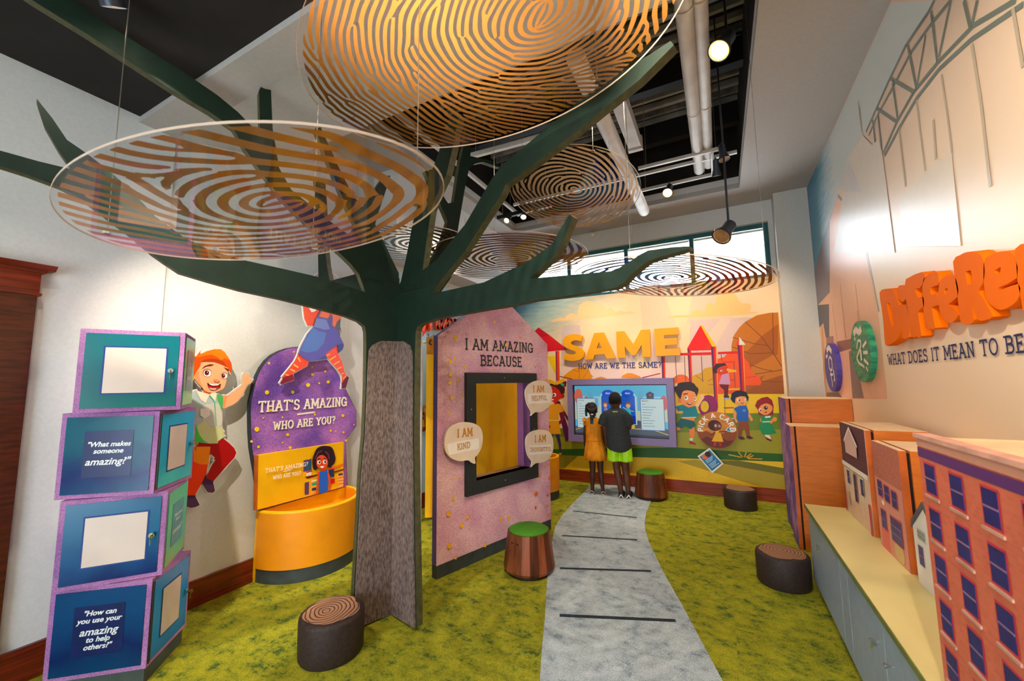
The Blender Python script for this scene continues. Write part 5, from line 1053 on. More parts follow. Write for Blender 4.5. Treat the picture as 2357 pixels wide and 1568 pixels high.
kid('printed_yellow_dress_girl', [
 (zgl(300, 380, 345, 375, 470, 780, 455, 900, 420, 910), (110, 4, 80)), (zgl(300, 370, 330, 365, 460, 600, 450, 640), (90, 30, 90)), (zgl(285, 815, 335, 812, 362, 950, 358, 1055, 335, 1055, 325, 950), (66, 40, 90)), (zgl(312, 1085, 330, 1062, 368, 1060, 366, 1085, 330, 1095), (240, 130, 10)), (zgl(215, 815, 250, 815, 240, 960, 225, 960), (56, 40, 80)),
 (zgl(355, 515, 405, 510, 408, 600, 345, 680, 300, 715, 268, 700, 330, 640, 378, 590), (150, 20, 10)), (zgl(195, 430, 240, 410, 340, 405, 375, 430, 402, 505, 350, 520, 328, 525, 325, 620, 358, 810, 200, 808, 196, 600), (250, 166, 10)), ('l', zgl(198, 625, 328, 628), .014, (255, 226, 130)), (zgl(195, 680, 218, 710, 205, 740), (150, 20, 10)),
 (zgl(262, 370, 300, 380, 310, 405, 270, 415), (190, 30, 10)), (zgl(215, 190, 300, 175, 390, 260, 375, 320, 330, 345, 290, 385, 240, 370, 205, 300), (220, 36, 14), 2), (zgl(362, 275, 395, 275, 402, 310, 370, 335), (200, 20, 10)), (zgl(205, 145, 280, 120, 360, 140, 410, 200, 405, 260, 362, 280, 335, 225, 280, 180, 210, 165), (70, 22, 26), 1), (zgl(345, 140, 400, 90, 432, 110, 425, 170, 385, 180), (110, 16, 40)), (zgl(342, 135, 375, 122, 405, 158, 380, 172), (20, 190, 130)), ('l', zgl(190, 95, 290, 135, 400, 85), .05, (250, 180, 20)),
 E(zgl, 270, 285, 24, 26, (255, 255, 250), 5.81), E(zgl, 262, 288, 13, 17, (50, 20, 20), 5.81), (zgl(225, 345, 265, 340, 258, 355, 228, 360), (255, 240, 240))])
kid('printed_grass_tuft', [('l', zk(a, b, c, d), .012, (226, 170, 20)) for a, b, c, d in ((880, 1140, 830, 1080), (900, 1140, 920, 1080), (920, 1140, 975, 1100), (860, 1140, 720, 1110), (930, 1150, 1000, 1120), (940, 1155, 1100, 1160))])
kid('printed_grass_tuft', [('l', zk(a, b, c, d), .012, (232, 184, 30)) for a, b, c, d in ((300, 1390, 240, 1310), (305, 1390, 310, 1300), (315, 1390, 370, 1330), (290, 1392, 180, 1370), (320, 1392, 440, 1370))])

# ------------------------------------------------------------------ raised letters S A M E
same_m = mat('golden_yellow_letter', (250, 172, 6), .4, var=.03, scale=3)
fs_f = FB.off(.035)
def letter(ch, loops, smooth=False):
    st = [[fs_f.st(p) for p in l] for l in loops]; c = fs_f.pt(*st[0][0])
    t = thing('letter', 'big golden yellow raised letter %s of the word SAME' % ch, 'wall letter', (c.x, c.y, c.z), 0, 'raised golden letters of the word SAME')
    MB().prism([fs_f.pt(a, b, -.015) for a, b in st[0]], fs_f.n * .04, [[fs_f.pt(a, b, -.015) for a, b in h] for h in st[1:]]).build('face', same_m, t, smooth=30)
    for k in (.25, .75):
        xs = [p[0] for p in st[0]]; ys = [p[1] for p in st[0]]; a, b = st[0][int(len(st[0]) * k)]; a += (sum(xs) / len(xs) - a) * .25; b += (sum(ys) / len(ys) - b) * .25
        MB().tube([fs_f.pt(a, b, -.015), fs_f.pt(a, b, -.033)], .006, 8).build('stud', steel_m, t)
def ribbon(pts, w, n=4):
    P = [np.array(p, float) for p in pts]; Q = []
    for i in range(len(P) - 1):
        p0, p1, p2, p3 = P[max(i - 1, 0)], P[i], P[i + 1], P[min(i + 2, len(P) - 1)]
        for j in range(n): t = j / n; Q.append(.5 * (2 * p1 + (p2 - p0) * t + (2 * p0 - 5 * p1 + 4 * p2 - p3) * t * t + (3 * p1 - p0 - 3 * p2 + p3) * t ** 3))
    Q.append(P[-1]); L_, R_ = [], []
    for i, p in enumerate(Q):
        d = Q[min(i + 1, len(Q) - 1)] - Q[max(i - 1, 0)]; d /= np.linalg.norm(d) + 1e-9; k = np.array((-d[1], d[0])) * w / 2; L_.append(tuple(p + k)); R_.append(tuple(p - k))
    return L_ + R_[::-1]
letter('S', [zs(960, 655, 930, 755, 850, 735, 790, 740, 745, 775, 760, 810, 850, 840, 940, 880, 990, 950, 980, 1030, 910, 1085, 800, 1110, 690, 1100, 605, 1070, 640, 965, 720, 985, 800, 990, 840, 965, 830, 940, 740, 905, 650, 865, 600, 800, 605, 720, 660, 655, 760, 625, 860, 625)])
letter('A', [zs(1000, 1085, 1165, 605, 1335, 595, 1550, 1055, 1390, 1065, 1350, 985, 1175, 995, 1145, 1080), zs(1250, 770, 1210, 880, 1300, 875)])
letter('M', [zs(1580, 1055, 1560, 580, 1700, 570, 1865, 810, 2005, 550, 2160, 540, 2185, 1035, 2030, 1035, 2020, 820, 1910, 1000, 1840, 1005, 1715, 845, 1730, 1048)])
letter('E', [zp(70, 888, 42, 462, 420, 436, 425, 548, 195, 562, 202, 612, 402, 598, 408, 705, 212, 720, 218, 772, 445, 762, 452, 872)])
q = Print(FB.off(.003), base=.0052); q.text('HOW ARE WE THE SAME?', zs(875, 1245)[0], (1522.5, 845.5), zs(875, 1160)[0], (36, 52, 130), .15); q.build('lettering', text_m, mural)

# ------------------------------------------------------------------ screen in a lavender surround
lav_m = mat('lavender_laminate', (140, 124, 176), .5, var=.05, scale=80)
tf = Frame((0, 5.66, 0), (1, 0, 0)); tp = [tf.st(p) for p in zw(258, 587, 993, 570, 1018, 1052, 265, 1015)]
xs = (sum(p[0] for p in (tp[0], tp[3])) / 2, sum(p[0] for p in (tp[1], tp[2])) / 2); zz = (sum(p[1] for p in (tp[2], tp[3])) / 2, sum(p[1] for p in (tp[0], tp[1])) / 2)
t = thing('wall_screen', 'wide wall screen in a lavender surround showing two character cards', 'screen', ((xs[0] + xs[1]) / 2, 5.7, zz[0]))
ztv = Zm(1310, 880, 9.82); sp_ = [tf.off(-.02).st(p) for p in ztv(80, 70, 2210, 40, 2260, 1285, 115, 1195)]
ix = ((sp_[0][0] + sp_[3][0]) / 2, (sp_[1][0] + sp_[2][0]) / 2); iz = ((sp_[2][1] + sp_[3][1]) / 2, (sp_[0][1] + sp_[1][1]) / 2)
MB().prism([(x, 5.79, z) for x, z in ((xs[0], zz[0]), (xs[1], zz[0]), (xs[1], zz[1]), (xs[0], zz[1]))], (0, -.13, 0), [[(x, 5.79, z) for x, z in ((ix[0], iz[0]), (ix[1], iz[0]), (ix[1], iz[1]), (ix[0], iz[1]))]]).build('surround', lav_m, t)
MB().box(ix[0], ix[1], 5.70, 5.79, iz[0], iz[1]).build('monitor', black_m, t)
scr = MB().box(ix[0] + .02, ix[1] - .008, 5.694, 5.70, iz[0] + .012, iz[1] - .012).build('screen_glass', black_m, t)
sf_ = Frame((0, 5.6935, 0), (1, 0, 0)); q = Print(sf_, step=.00012, base=.0003)
x0, x1, y0, y1 = ix[0] + .02, ix[1] - .008, iz[0] + .012, iz[1] - .012
def T(*p): return [(x0 + (x1 - x0) * p[i], y0 + (y1 - y0) * p[i + 1]) for i in range(0, len(p), 2)]
Wx, Hy = x1 - x0, y1 - y0
q.poly(T(0, 0, 1, 0, 1, 1, 0, 1), (96, 204, 240), px=False).poly(T(0, .45, 1, .45, 1, .78, 0, .78), (170, 230, 245), px=False).poly(T(0, .3, 1, .3, 1, .58, 0, .58), (220, 228, 190), px=False)
for a, b, h in ((.16, .2, .86), (.19, .22, .8), (.72, .76, .88), (.7, .73, .8), (.25, .27, .74)): q.poly(T(a, .5, b, .5, b, h, a, h), (110, 190, 225), px=False)
q.ell(T(.045, .78)[0], Wx * .05, Hy * .16, (240, 116, 90), px=False).ell(T(.14, .68)[0], Wx * .035, Hy * .1, (210, 130, 50), px=False).ell(T(.97, .66)[0], Wx * .04, Hy * .14, (236, 96, 80), px=False).ell(T(.93, .6)[0], Wx * .03, Hy * .1, (240, 120, 80), px=False)
q.poly(T(0, 0, 1, 0, 1, .16, .7, .32, .3, .32, 0, .16), (92, 100, 112), px=False).poly(T(0, 0, 1, 0, 1, .04, 0, .04), (60, 70, 84), px=False).line(T(0, .09, .12, .16), .008, (240, 200, 90), px=False).line(T(1, .06, .86, .14, .55, .16), .010, (246, 206, 110), px=False)
q.poly(T(.3, .3, .7, .3, .6, .5, .4, .5), (200, 204, 206), px=False)
for cx_ in (.385, .60):
    q.poly(T(cx_ - .09, .23, cx_ + .09, .23, cx_ + .085, .8, cx_ + .05, .88, cx_ - .05, .88, cx_ - .085, .8), (214, 240, 250), px=False).poly(T(cx_ - .078, .24, cx_ + .078, .24, cx_ + .075, .78, cx_ + .04, .86, cx_ - .04, .86, cx_ - .075, .78), (30, 104, 216), px=False)
    q.poly(T(cx_ - .078, .24, cx_ + .078, .24, cx_ + .076, .40, cx_ - .076, .40), (14, 60, 190), px=False).ell(T(cx_, .84)[0], Wx * .066, Hy * .075, (10, 92, 226), px=False).poly(T(cx_ - .012, .79, cx_ + .012, .79, cx_, .71), (10, 92, 226), px=False)
q.text('HELLO', T(.36, .83)[0], T(.41, .83)[0], T(.36, .858)[0], (255, 255, 255), .2, px=False, serif=False).text('HELLO', T(.575, .83)[0], T(.625, .83)[0], T(.575, .858)[0], (255, 255, 255), .2, px=False, serif=False)
# two small printed characters
q.poly(T(.57, .62, .585, .66, .61, .67, .632, .65, .63, .61), (176, 84, 30), px=False).ell(T(.602, .595)[0], Wx * .024, Hy * .042, (250, 190, 150), px=False).poly(T(.58, .55, .62, .55, .632, .42, .572, .43), (40, 214, 214), px=False).line(T(.58, .53, .545, .57), .012, (250, 180, 140), px=False).line(T(.62, .5, .66, .49), .012, (250, 180, 140), px=False).poly(T(.578, .43, .604, .43, .598, .3, .586, .3), (248, 110, 110), px=False).poly(T(.604, .43, .63, .43, .642, .38, .612, .31, .606, .33), (190, 0, 40), px=False)
q.ell(T(.35, .61)[0], Wx * .026, Hy * .06, (196, 84, 20), px=False).ell(T(.354, .6)[0], Wx * .018, Hy * .04, (250, 200, 160), px=False).poly(T(.34, .55, .375, .55, .385, .38, .335, .38), (160, 150, 226), px=False)
for a, b, nm in ((.03, .24, 'OCTAVIA'), (.735, .965, 'BRADLEY')):
    q.poly(T(a - .006, .13, b + .006, .13, b + .006, .745, a - .006, .745), (70, 120, 200), px=False).poly(T(a, .142, b, .142, b, .733, a, .733), (222, 242, 240), px=False)
    q.text(nm, T(a + .012, .685)[0], T(a + .08, .685)[0], T(a + .012, .708)[0], (60, 100, 130), .18, px=False, serif=False)
    for k, w in enumerate((.035, .14, .11, .10, .09, .07, .12, .1, .12)): q.line(T(a + .014, .63 - k * .052, a + .014 + w, .63 - k * .052), .006, (110, 140, 160), px=False)
q.poly(T(.53, .165, .655, .165, .67, .19, .655, .235, .53, .235), (252, 206, 90), px=False).text('BRADLEY', T(.545, .187)[0], T(.64, .187)[0], T(.545, .22)[0], (40, 60, 130), .2, px=False, serif=False).ell(T(.545, .085)[0], Wx * .016, Hy * .03, (10, 200, 190), px=False)
q.poly(T(.8, .74, .87, .74, .875, .84, .835, .88, .795, .84), (60, 66, 80), px=False).ell(T(.835, .81)[0], Wx * .012, Hy * .02, (220, 60, 90), px=False)
q.mb.build('displayed_picture', print_mat('lit_screen', .3, emit=.42), t)

# ------------------------------------------------------------------ PICK A CARD sign, hanging card, outlet
pc_f = FB.off(.006); c = pc_f.st(zk(585, 832)[0]); p = pc_f.pt(*c)
t = thing('pick_a_card_disc', 'round PICK A CARD sign on the mural beside the screen', 'sign', (p.x, p.y, p.z))
r_ = (pc_f.st(zk(812, 832)[0])[0] - pc_f.st(zk(358, 832)[0])[0]) / 2
pick_disc(t, pc_f, c, r_)
cf = Frame((0, 5.66, 0), (1, 0, 0)); cp_ = [cf.st(p) for p in zk(505, 1035, 665, 1215, 535, 1320, 370, 1130)]
t = thing('card_holder', 'tilted white card with blue printing standing off the mural below the round sign', 'card', cf.pt(*cp_[2]))
MB().prism([cf.pt(a, b) for a, b in cp_], (0, .012, 0)).build('card', mat('white_board', (236, 234, 228), .4, var=.02), t)
MB().tube([cf.pt(sum(p[0] for p in cp_) / 4, sum(p[1] for p in cp_) / 4, -.012), cf.pt(sum(p[0] for p in cp_) / 4, sum(p[1] for p in cp_) / 4, -.14)], .012, 10).build('bracket', steel_m, t)
q = Print(cf); cc = np.array(cp_).mean(0); inn = [tuple(cc + (np.array(p) - cc) * .84) for p in cp_]; q.poly(inn, (30, 126, 186), px=False)
A_, B_, C_, D_ = (np.array(p) for p in inn)  # top, right, bottom, left corners of the tilted card
q.ell(tuple(D_ + (A_ - D_) * .32 + (C_ - D_) * .16), .034, .03, (226, 110, 60), px=False).ell(tuple(D_ + (A_ - D_) * .66 + (C_ - D_) * .14), .034, .034, (60, 30, 30), px=False)
for k in range(7):
    s0 = .36 + k * .075 + (.05 if k > 2 else 0); q.line([tuple(D_ + (A_ - D_) * .14 + (C_ - D_) * s0), tuple(D_ + (A_ - D_) * (.86 - .1 * (k % 3)) + (C_ - D_) * s0)], .007, (190, 220, 235), px=False)
q.build('card_print', text_m, t)
p = on_y(1447, 1060, YB - .01)
t = thing('outlet_plate', 'white electrical outlet plate low on the mural by the boy', 'outlet', p)
MB().box(p.x - .035, p.x + .035, YB - .012, YB - .003, p.z - .055, p.z + .055).build('plate', mat('white_plastic', (226, 222, 212), .4), t)
for k in (-.022, .022): MB().box(p.x - .014, p.x + .014, YB - .015, YB - .012, p.z + k - .012, p.z + k + .012).build('socket', mat('socket_plastic', (200, 196, 186), .4), t)
p = on_y(1365, 540, YB - .01)
t = thing('smoke_sensor', 'small white dome sensor above the window', 'sensor', p)
MB().tube([(p.x, YB, p.z), (p.x, YB - .025, p.z)], .035, 16).build('base', mat('white_plastic', (226, 222, 212), .4), t); MB().ball((p.x, YB - .03, p.z), .022).build('dome', mat('white_plastic', (226, 222, 212), .4), t, smooth=True)

# ------------------------------------------------------------------ right wall graphic
zrm, zrt, zov, zr = Zm(1850, 0, 3.266), Zm(1800, 450, 3.136), Zm(1860, 700, 6.818), Zm(1990, 500, 4.237)
t = thing('barn_mural', 'wall-high printed mural of a barn, pylons and blue sky on the cream wall', 'mural', (XR - .001, 3, 0))
m, t_, p_, L_ = nt('cream_mural_print'); N_ = t_.nodes; tc = N_.new('ShaderNodeTexCoord'); sx = N_.new('ShaderNodeSeparateXYZ'); L_.new(tc.outputs['Object'], sx.inputs[0])
nz = N_.new('ShaderNodeTexNoise'); nz.inputs['Scale'].default_value = 1.6; nz.inputs['Detail'].default_value = 5; L_.new(tc.outputs['Object'], nz.inputs[0])
ad = N_.new('ShaderNodeMath'); ad.operation = 'MULTIPLY_ADD'; ad.inputs[1].default_value = 1.2; L_.new(nz.outputs['Fac'], ad.inputs[0]); L_.new(sx.outputs['Z'], ad.inputs[2])
mr = N_.new('ShaderNodeMapRange'); mr.inputs['From Min'].default_value = .8; mr.inputs['From Max'].default_value = 4.2; L_.new(ad.outputs[0], mr.inputs[0])
cr = N_.new('ShaderNodeValToRGB'); e = cr.color_ramp.elements; e[0].color = lin((250, 214, 166)); e[1].color = lin((226, 190, 164)); k = e.new(.45); k.color = lin((250, 226, 196)); L_.new(mr.outputs[0], cr.inputs[0]); L_.new(cr.outputs[0], p_.inputs['Base Color'])
p_.inputs['Roughness'].default_value = .38; p_.inputs['Specular IOR Level'].default_value = .5; cream_mural = m
MB().box(XR - .002, XR - .0005, -1.5, 5.62, 0, 3.698).build('sheet', cream_mural, t)
fr_ = FR.off(.0022)
sky2 = sky_print('blue_corner_print', (0, 118, 182), (84, 160, 192), (206, 210, 204), (XR, 5.7, 3.0), (0, -.9, -.25), 1.7, .55); sky2.node_tree.nodes['Principled BSDF'].inputs['Roughness'].default_value = .33
pts = [fr_.st(p) for p in zrm(0, 1440, 652, 0, 980, 0, 780, 320, 550, 810, 450, 1000, 330, 1190, 290, 1400, 250, 1440)] + [fr_.st(p) for p in zrt(405, 0, 300, 300, 205, 640, 130, 50)]
pts = [(max(-5.61, a), min(3.69, b)) for a, b in pts]
mb = MB(); mb.poly([fr_.pt(a, b, 0) for a, b in pts]); mb.build('sky', sky2, t)
q = Print(fr_, step=.00005, base=.0004); MR = print_mat('barn_print', .35, var=.05, scale=14, spec=.5)
q.poly(zrt(405, 0, 300, 300, 205, 650, 215, 840, 345, 720, 345, 180), (128, 112, 120))
q.poly(zrt(345, 180, 405, 0, 560, 190, 700, 900, 760, 1470, 260, 1470, 215, 840, 345, 700), (244, 186, 152))
q.line(zrt(405, 0, 480, 90, 560, 190, 660, 640, 700, 840), .03, (150, 140, 142))
q.poly(zrt(410, 220, 500, 205, 500, 380, 415, 395), (230, 214, 206)).poly(zov(285, 520, 400, 500, 405, 610, 290, 640), (168, 104, 84)).poly(zov(450, 590, 715, 540, 715, 690, 480, 760), (150, 90, 80)).poly(zov(640, 740, 720, 730, 880, 1480, 700, 1480), (130, 104, 104)).poly(zov(40, 30, 330, 0, 335, 520, 280, 530, 240, 300, 70, 500), (86, 72, 80))
for l in (zov(380, 0, 460, 560), zov(530, 0, 600, 550), zov(775, 100, 790, 260), zrt(420, 640, 460, 1030), zrt(530, 640, 560, 900)): q.line(l, .014, (196, 130, 112))
q.poly(zov(300, 1390, 480, 1380, 540, 1480, 290, 1480), (150, 100, 80))
for x, y0_, y1_, w in ((170, 180, 1480, .05), (245, 330, 1480, .05), (95, 420, 1100, .03), (205, 500, 1480, .025), (270, 700, 1480, .04), (130, 600, 1480, .04), (190, 300, 900, .02)): q.line(zov(x - 20, y0_, x + 20, y1_), w, (240, 158, 30))
# pylon truss
gy = (118, 128, 118)
for l, w in ((zrm(985, 0, 940, 90, 770, 340, 650, 590, 550, 810, 470, 990), .020), (zrm(1110, 0, 960, 180, 810, 390, 680, 640, 560, 860, 490, 1020), .020), (zrm(1600, 0, 1280, 190, 1010, 470, 830, 690, 700, 920, 600, 1150), .022), (zrm(1656, 30, 1260, 300, 1020, 520, 850, 740, 720, 960, 610, 1170), .022), (zrm(960, 80, 1010, 480), .020), (zrm(785, 340, 850, 660), .022), (zrm(655, 590, 830, 690), .020), (zrm(550, 815, 700, 915), .020), (zrm(1110, 0, 1020, 430), .018), (zrm(920, 260, 855, 640), .015), (zrm(670, 620, 710, 900), .02), (zrm(560, 870, 590, 1130), .02), (zrm(520, 900, 540, 1070), .02), (zrm(1210, 0, 1260, 210), .022), (zrm(1310, 0, 1270, 180), .020)): q.line(l, w, gy)
for l, w in ((zrm(1270, 330, 1340, 780, 1410, 1400), .020), (zrm(1040, 560, 1090, 900, 1120, 1150), .015), (zrm(850, 750, 920, 1300), .015), (zrm(1580, 60, 1656, 500), .018), (zrm(720, 980, 770, 1400), .02), (zrm(410, 770, 440, 1000), .018), (zrm(980, 900, 1000, 1200), .02)): q.line(l, w, (196, 178, 154))
q.poly(zrm(450, 1020, 330, 1200, 300, 1440, 230, 1900, 690, 1900, 600, 1180, 570, 1040, 520, 1090), (228, 212, 194)).poly(zrm(1120, 1150, 1040, 1210, 1020, 1180, 720, 1500, 760, 1850, 1190, 1850), (234, 216, 194)).poly(zrm(340, 1190, 300, 1440, 440, 1440), (214, 206, 198))
q.build('barn_scenery', MR, t)
q = Print(fr_, base=.0065); q.text('WHAT DOES IT MEAN TO BE', zr(245, 1440)[0], (2367, 809), zr(245, 1345)[0], (34, 46, 96), .15); q.text('DIFFERENT?', (2390, 807), (2600, 786), (2390, 765), (34, 46, 96), .15)
q.build('lettering', print_mat('barn_lettering', .6, spec=.2), t)

# raised word
df = FR.off(.055); org_m = mat('bright_orange_letter', (255, 116, 0), .75, var=.03, scale=3, spec=.1)
t = thing('different_letters', 'chunky orange raised letters spelling Different on the cream wall', 'wall letters', df.pt(*df.st(zr(200, 1240)[0])))
LT = [[zr(145, 735, 200, 700, 250, 705, 300, 740, 330, 850, 350, 1000, 345, 1120, 310, 1200, 240, 1245, 200, 1240, 185, 1050, 165, 880), zr(212, 830, 245, 840, 272, 950, 284, 1060, 268, 1066, 245, 1000)],
 [zr(315, 700, 340, 665, 395, 668, 400, 800, 370, 830, 330, 800)], [zr(335, 862, 415, 850, 440, 1170, 400, 1190, 365, 1180)],
 [zr(395, 640, 430, 590, 560, 535, 588, 600, 540, 690, 492, 702, 520, 785, 570, 775, 578, 870, 520, 930, 555, 1158, 500, 1165, 450, 1150, 410, 860)],
 [zr(575, 600, 700, 530, 722, 600, 715, 660, 640, 690, 650, 760, 705, 748, 722, 860, 652, 882, 690, 1080, 640, 1086, 600, 1070, 565, 800)],
 [zr(718, 740, 740, 620, 800, 572, 870, 575, 905, 650, 908, 775, 815, 850, 850, 870, 912, 930, 900, 980, 860, 1022, 815, 1028, 765, 990, 730, 900), zr(775, 705, 812, 692, 800, 742, 778, 755)],
 [zr(862, 435, 930, 370, 1000, 340, 1090, 340, 1150, 400, 1172, 520, 1155, 640, 1110, 720, 1155, 790, 1200, 870, 1252, 970, 1180, 1000, 1110, 1002, 1050, 870, 1066, 1000, 1030, 1042, 970, 1046, 930, 1000, 900, 700), zr(978, 530, 1035, 518, 1052, 600, 1038, 660, 1003, 660)],
 [zr(1160, 450, 1230, 370, 1320, 335, 1420, 342, 1468, 400, 1490, 590, 1305, 688, 1340, 705, 1500, 650, 1512, 760, 1450, 850, 1330, 906, 1240, 862, 1175, 760), zr(1262, 520, 1330, 484, 1322, 538, 1280, 560)],
 [zr(1468, 310, 1600, 285, 1680, 230, 1800, 240, 1880, 340, 1930, 860, 1800, 880, 1740, 480, 1660, 460, 1690, 890, 1545, 920)],
 [zr(1960, 120, 2080, 90, 2100, 260, 2200, 240, 2220, 340, 2110, 370, 2150, 700, 2260, 680, 2280, 790, 2100, 830, 2020, 720)]]
for L in LT:
    st = [[df.st(p) for p in l] for l in L]
    if len(L) > 1 or len(L[0]) > 9: st = [crom(st[0], 2)] + st[1:]
    MB().prism([df.pt(a, b, -.05) for a, b in st[0]], df.n * .05, [[df.pt(a, b, -.05) for a, b in h] for h in st[1:]]).build('letter', org_m, t, smooth=35)

# round plaques
def plaque(px_t, px_b, cm, label, lines):
    fr = FR.off(.012); a, b = fr.st(px_t), fr.st(px_b); c = ((a[0] + b[0]) / 2, (a[1] + b[1]) / 2); r = abs(a[1] - b[1]) / 2
    t = thing('round_plaque', label, 'plaque', fr.pt(*c), 0, 'round painted plaques on the barn mural')
    MB().prism([fr.pt(c[0] + r * math.cos(6.28319 * k / 48), c[1] + r * math.sin(6.28319 * k / 48), -.01) for k in range(48)], fr.n * .04).build('disc', cm, t, smooth=35)
    q = Print(fr.off(.03), base=.0008)
    for l, w in lines: q.line([(c[0] + x * r, c[1] + y * r) for x, y in l], w * r, (246, 232, 216), px=False)
    q.build('painted_line', text_m, t)
plaque((1985, 738.5), (1997, 879.5), mat('green_wash_plaque', (70, 176, 122), .45, col2=(24, 120, 96), scale=9, stretch=(1, 1, 3)), 'round green plaque painted with a white running figure, beside the orange letters',
       [([(-.5, .62), (-.2, .75), (.1, .6), (.35, .72)], .22), ([(-.45, .5), (-.35, .4)], .12), ([(-.3, .1), (-.1, .36), (.2, .34), (.15, .15), (-.1, 0), (-.4, -.2), (-.2, -.38), (.2, -.48), (.3, -.55)], .09), ([(.1, .05), (.1, -.3)], .16), ([(.35, .12), (.75, .26)], .11), ([(.35, -.06), (.8, -.08)], .11), ([(.35, -.28), (.75, -.44)], .11), ([(.5, -.52), (.65, -.66)], .08)])
plaque((1916, 790), (1925, 901.5), mat('violet_wash_plaque', (92, 70, 168), .45, col2=(60, 60, 150), scale=9, stretch=(1, 1, 3)), 'round violet plaque painted with a white figure, in the corner by the pilaster',
       [([(-.4, .7), (0, .85), (.4, .62)], .22), ([(-.6, .45), (-.3, .52)], .14), ([(-.2, .3), (.1, .45), (.35, .3), (.3, -.05), (.05, -.15), (-.2, .0), (-.2, .3)], .09), ([(0, -.2), (.1, -.7), (.05, -.8)], .09), ([(.45, -.1), (.55, -.5), (.4, -.55)], .1), ([(-.1, -.3), (.35, -.3)], .09)])

# ------------------------------------------------------------------ low cabinet and counter top
cab_m = mat('slate_blue_laminate', (146, 164, 184), .45, var=.04, scale=20)
cabinet = thing('low_cabinet', 'long low slate-blue cabinet with doors and knobs along the cream wall', 'cabinet', (.78, 2.1, 0))
MB().box(.522, XR - .005, .5, 3.56, .06, .54).box(.56, XR - .005, .5, 3.54, 0, .06).build('body', mat('gap_shade_carcass', (44, 56, 60), .6), cabinet)  # carcass coloured dark so the gaps between doors look shaded
for y0, y1, kn in ((3.55, 2.757, (3.23,)), (2.749, 2.605, ()), (2.597, 2.111, (2.19,)), (2.103, 1.454, (2.03,)), (1.446, .9, ()), (.892, .52, ())):
    d = MB().box(.502, .521, y1, y0, .075, .51).build('door', cab_m, cabinet)
    for y in kn:
        o = MB().lathe([(.004, 0), (.004, .012), (.009, .018), (.009, .024), (.002, .028)], 12).build('knob', chrome_m, d, smooth=40)
        o.matrix_local = Matrix.Translation((.502, y, .40)) @ Matrix.Rotation(R(-90), 4, 'Y')
        if y in (3.23, 2.19):
            MB().box(.488, .502, y + .012, y + .02, .375, .39).tube([(.49, y + .016, .38), (.486, y + .03, .36)], .004, 6).build('cabinet_lock', chrome_m, d)
top = MB().box(.488, XR - .003, .5, 3.575, .541, .565).build('worktop', mat('pale_yellow_worktop', (224, 208, 140), .4, var=.03, scale=3))
tag(top, 'pale yellow worktop lying along the low slate-blue cabinet', 'worktop')
MB().box(.484, .4885, .5, 3.578, .541, .564).build('edge_strip', mat('olive_edge', (106, 118, 58), .5), top)

# ------------------------------------------------------------------ building blocks shaped like houses
side_m = mat('orange_stained_ply', (206, 112, 34), .5, var=.06, scale=8, stretch=(1, 1, 6)); top_m = mat('pale_ply_edge', (240, 204, 160), .5, var=.05)
facade = Frame((.72, 0, 0), (0, -1, 0))
def block(name, label, x, y0, y1, z0, z1, fm, depth=.27, plate=.028):
    """facade plate facing the room, groove, box behind; y0 far end, y1 near end"""
    t = thing(name, label, 'model house', (x, (y0 + y1) / 2, z0), 0, 'house-fronted boxes along the worktop')
    MB().box(x, x + plate, y1, y0, z0, z1).build('facade', fm, t)
    MB().box(x + .001, x + plate, y1 - .001, y1, z0, z1 - .001).build('facade_edge', mat('orange_ply_edge', (190, 92, 26), .5), t)
    MB().box(x + .001, x + plate - .001, y1 + .001, y0 - .001, z1, z1 + .0015).build('facade_top', top_m, t)
    MB().box(x + plate, x + plate + .014, y1 + .012, y0 - .012, z0, z1 - .012).build('groove', mat('groove_black', (30, 14, 8), .8), t)
    MB().box(x + plate + .014, x + depth, y1, y0, z0, z1).build('box', side_m, t)
    MB().box(x + plate + .014, x + depth, y1, y0, z1, z1 + .0015).build('box_top', top_m, t)
    return t, Frame((x, y0, z0), (0, -1, 0)), y0 - y1, z1 - z0
def win_part(t, fr, x0, x1, y0, y1, col=(34, 34, 110), rim=None, bars=1):
    if rim: q = Print(fr, base=.0006); q.poly([(x0 - .006, y0 - .006), (x1 + .006, y0 - .006), (x1 + .006, y1 + .006), (x0 - .006, y1 + .006)], rim, px=False).build('window_surround', text_m, t)
    w = MB().prism([fr.pt(a, b, .001) for a, b in ((x0, y0), (x1, y0), (x1, y1), (x0, y1))], fr.n * .001).build('window', mat('printed_window_%d_%d' % (col[0], col[2]), col, .4, var=.1, scale=30), t)
    for k in range(bars):
        y = y0 + (y1 - y0) * (k + 1) / (bars + 1); MB().prism([fr.pt(a, b, .002) for a, b in ((x0, y - .0022), (x1, y - .0022), (x1, y + .0022), (x0, y + .0022))], fr.n * .0008).build('glazing_bar', mat('mauve_bar', (150, 110, 140), .5), w)
    return w
def brick_mat(name, c1, c2, mortar, sc=26):
    m, t, p, L = nt(name); N = t.nodes; tc = N.new('ShaderNodeTexCoord'); sx = N.new('ShaderNodeSeparateXYZ'); cb = N.new('ShaderNodeCombineXYZ'); L.new(tc.outputs['Object'], sx.inputs[0]); L.new(sx.outputs['Y'], cb.inputs[0]); L.new(sx.outputs['Z'], cb.inputs[1])
    b = N.new('ShaderNodeTexBrick'); b.inputs['Scale'].default_value = sc; b.inputs['Color1'].default_value = lin(c1); b.inputs['Color2'].default_value = lin(c2); b.inputs['Mortar'].default_value = lin(mortar); b.inputs['Mortar Size'].default_value = .03; b.inputs['Row Height'].default_value = .28
    L.new(cb.outputs[0], b.inputs[0]); L.new(b.outputs[0], p.inputs['Base Color']); p.inputs['Roughness'].default_value = .5; return m
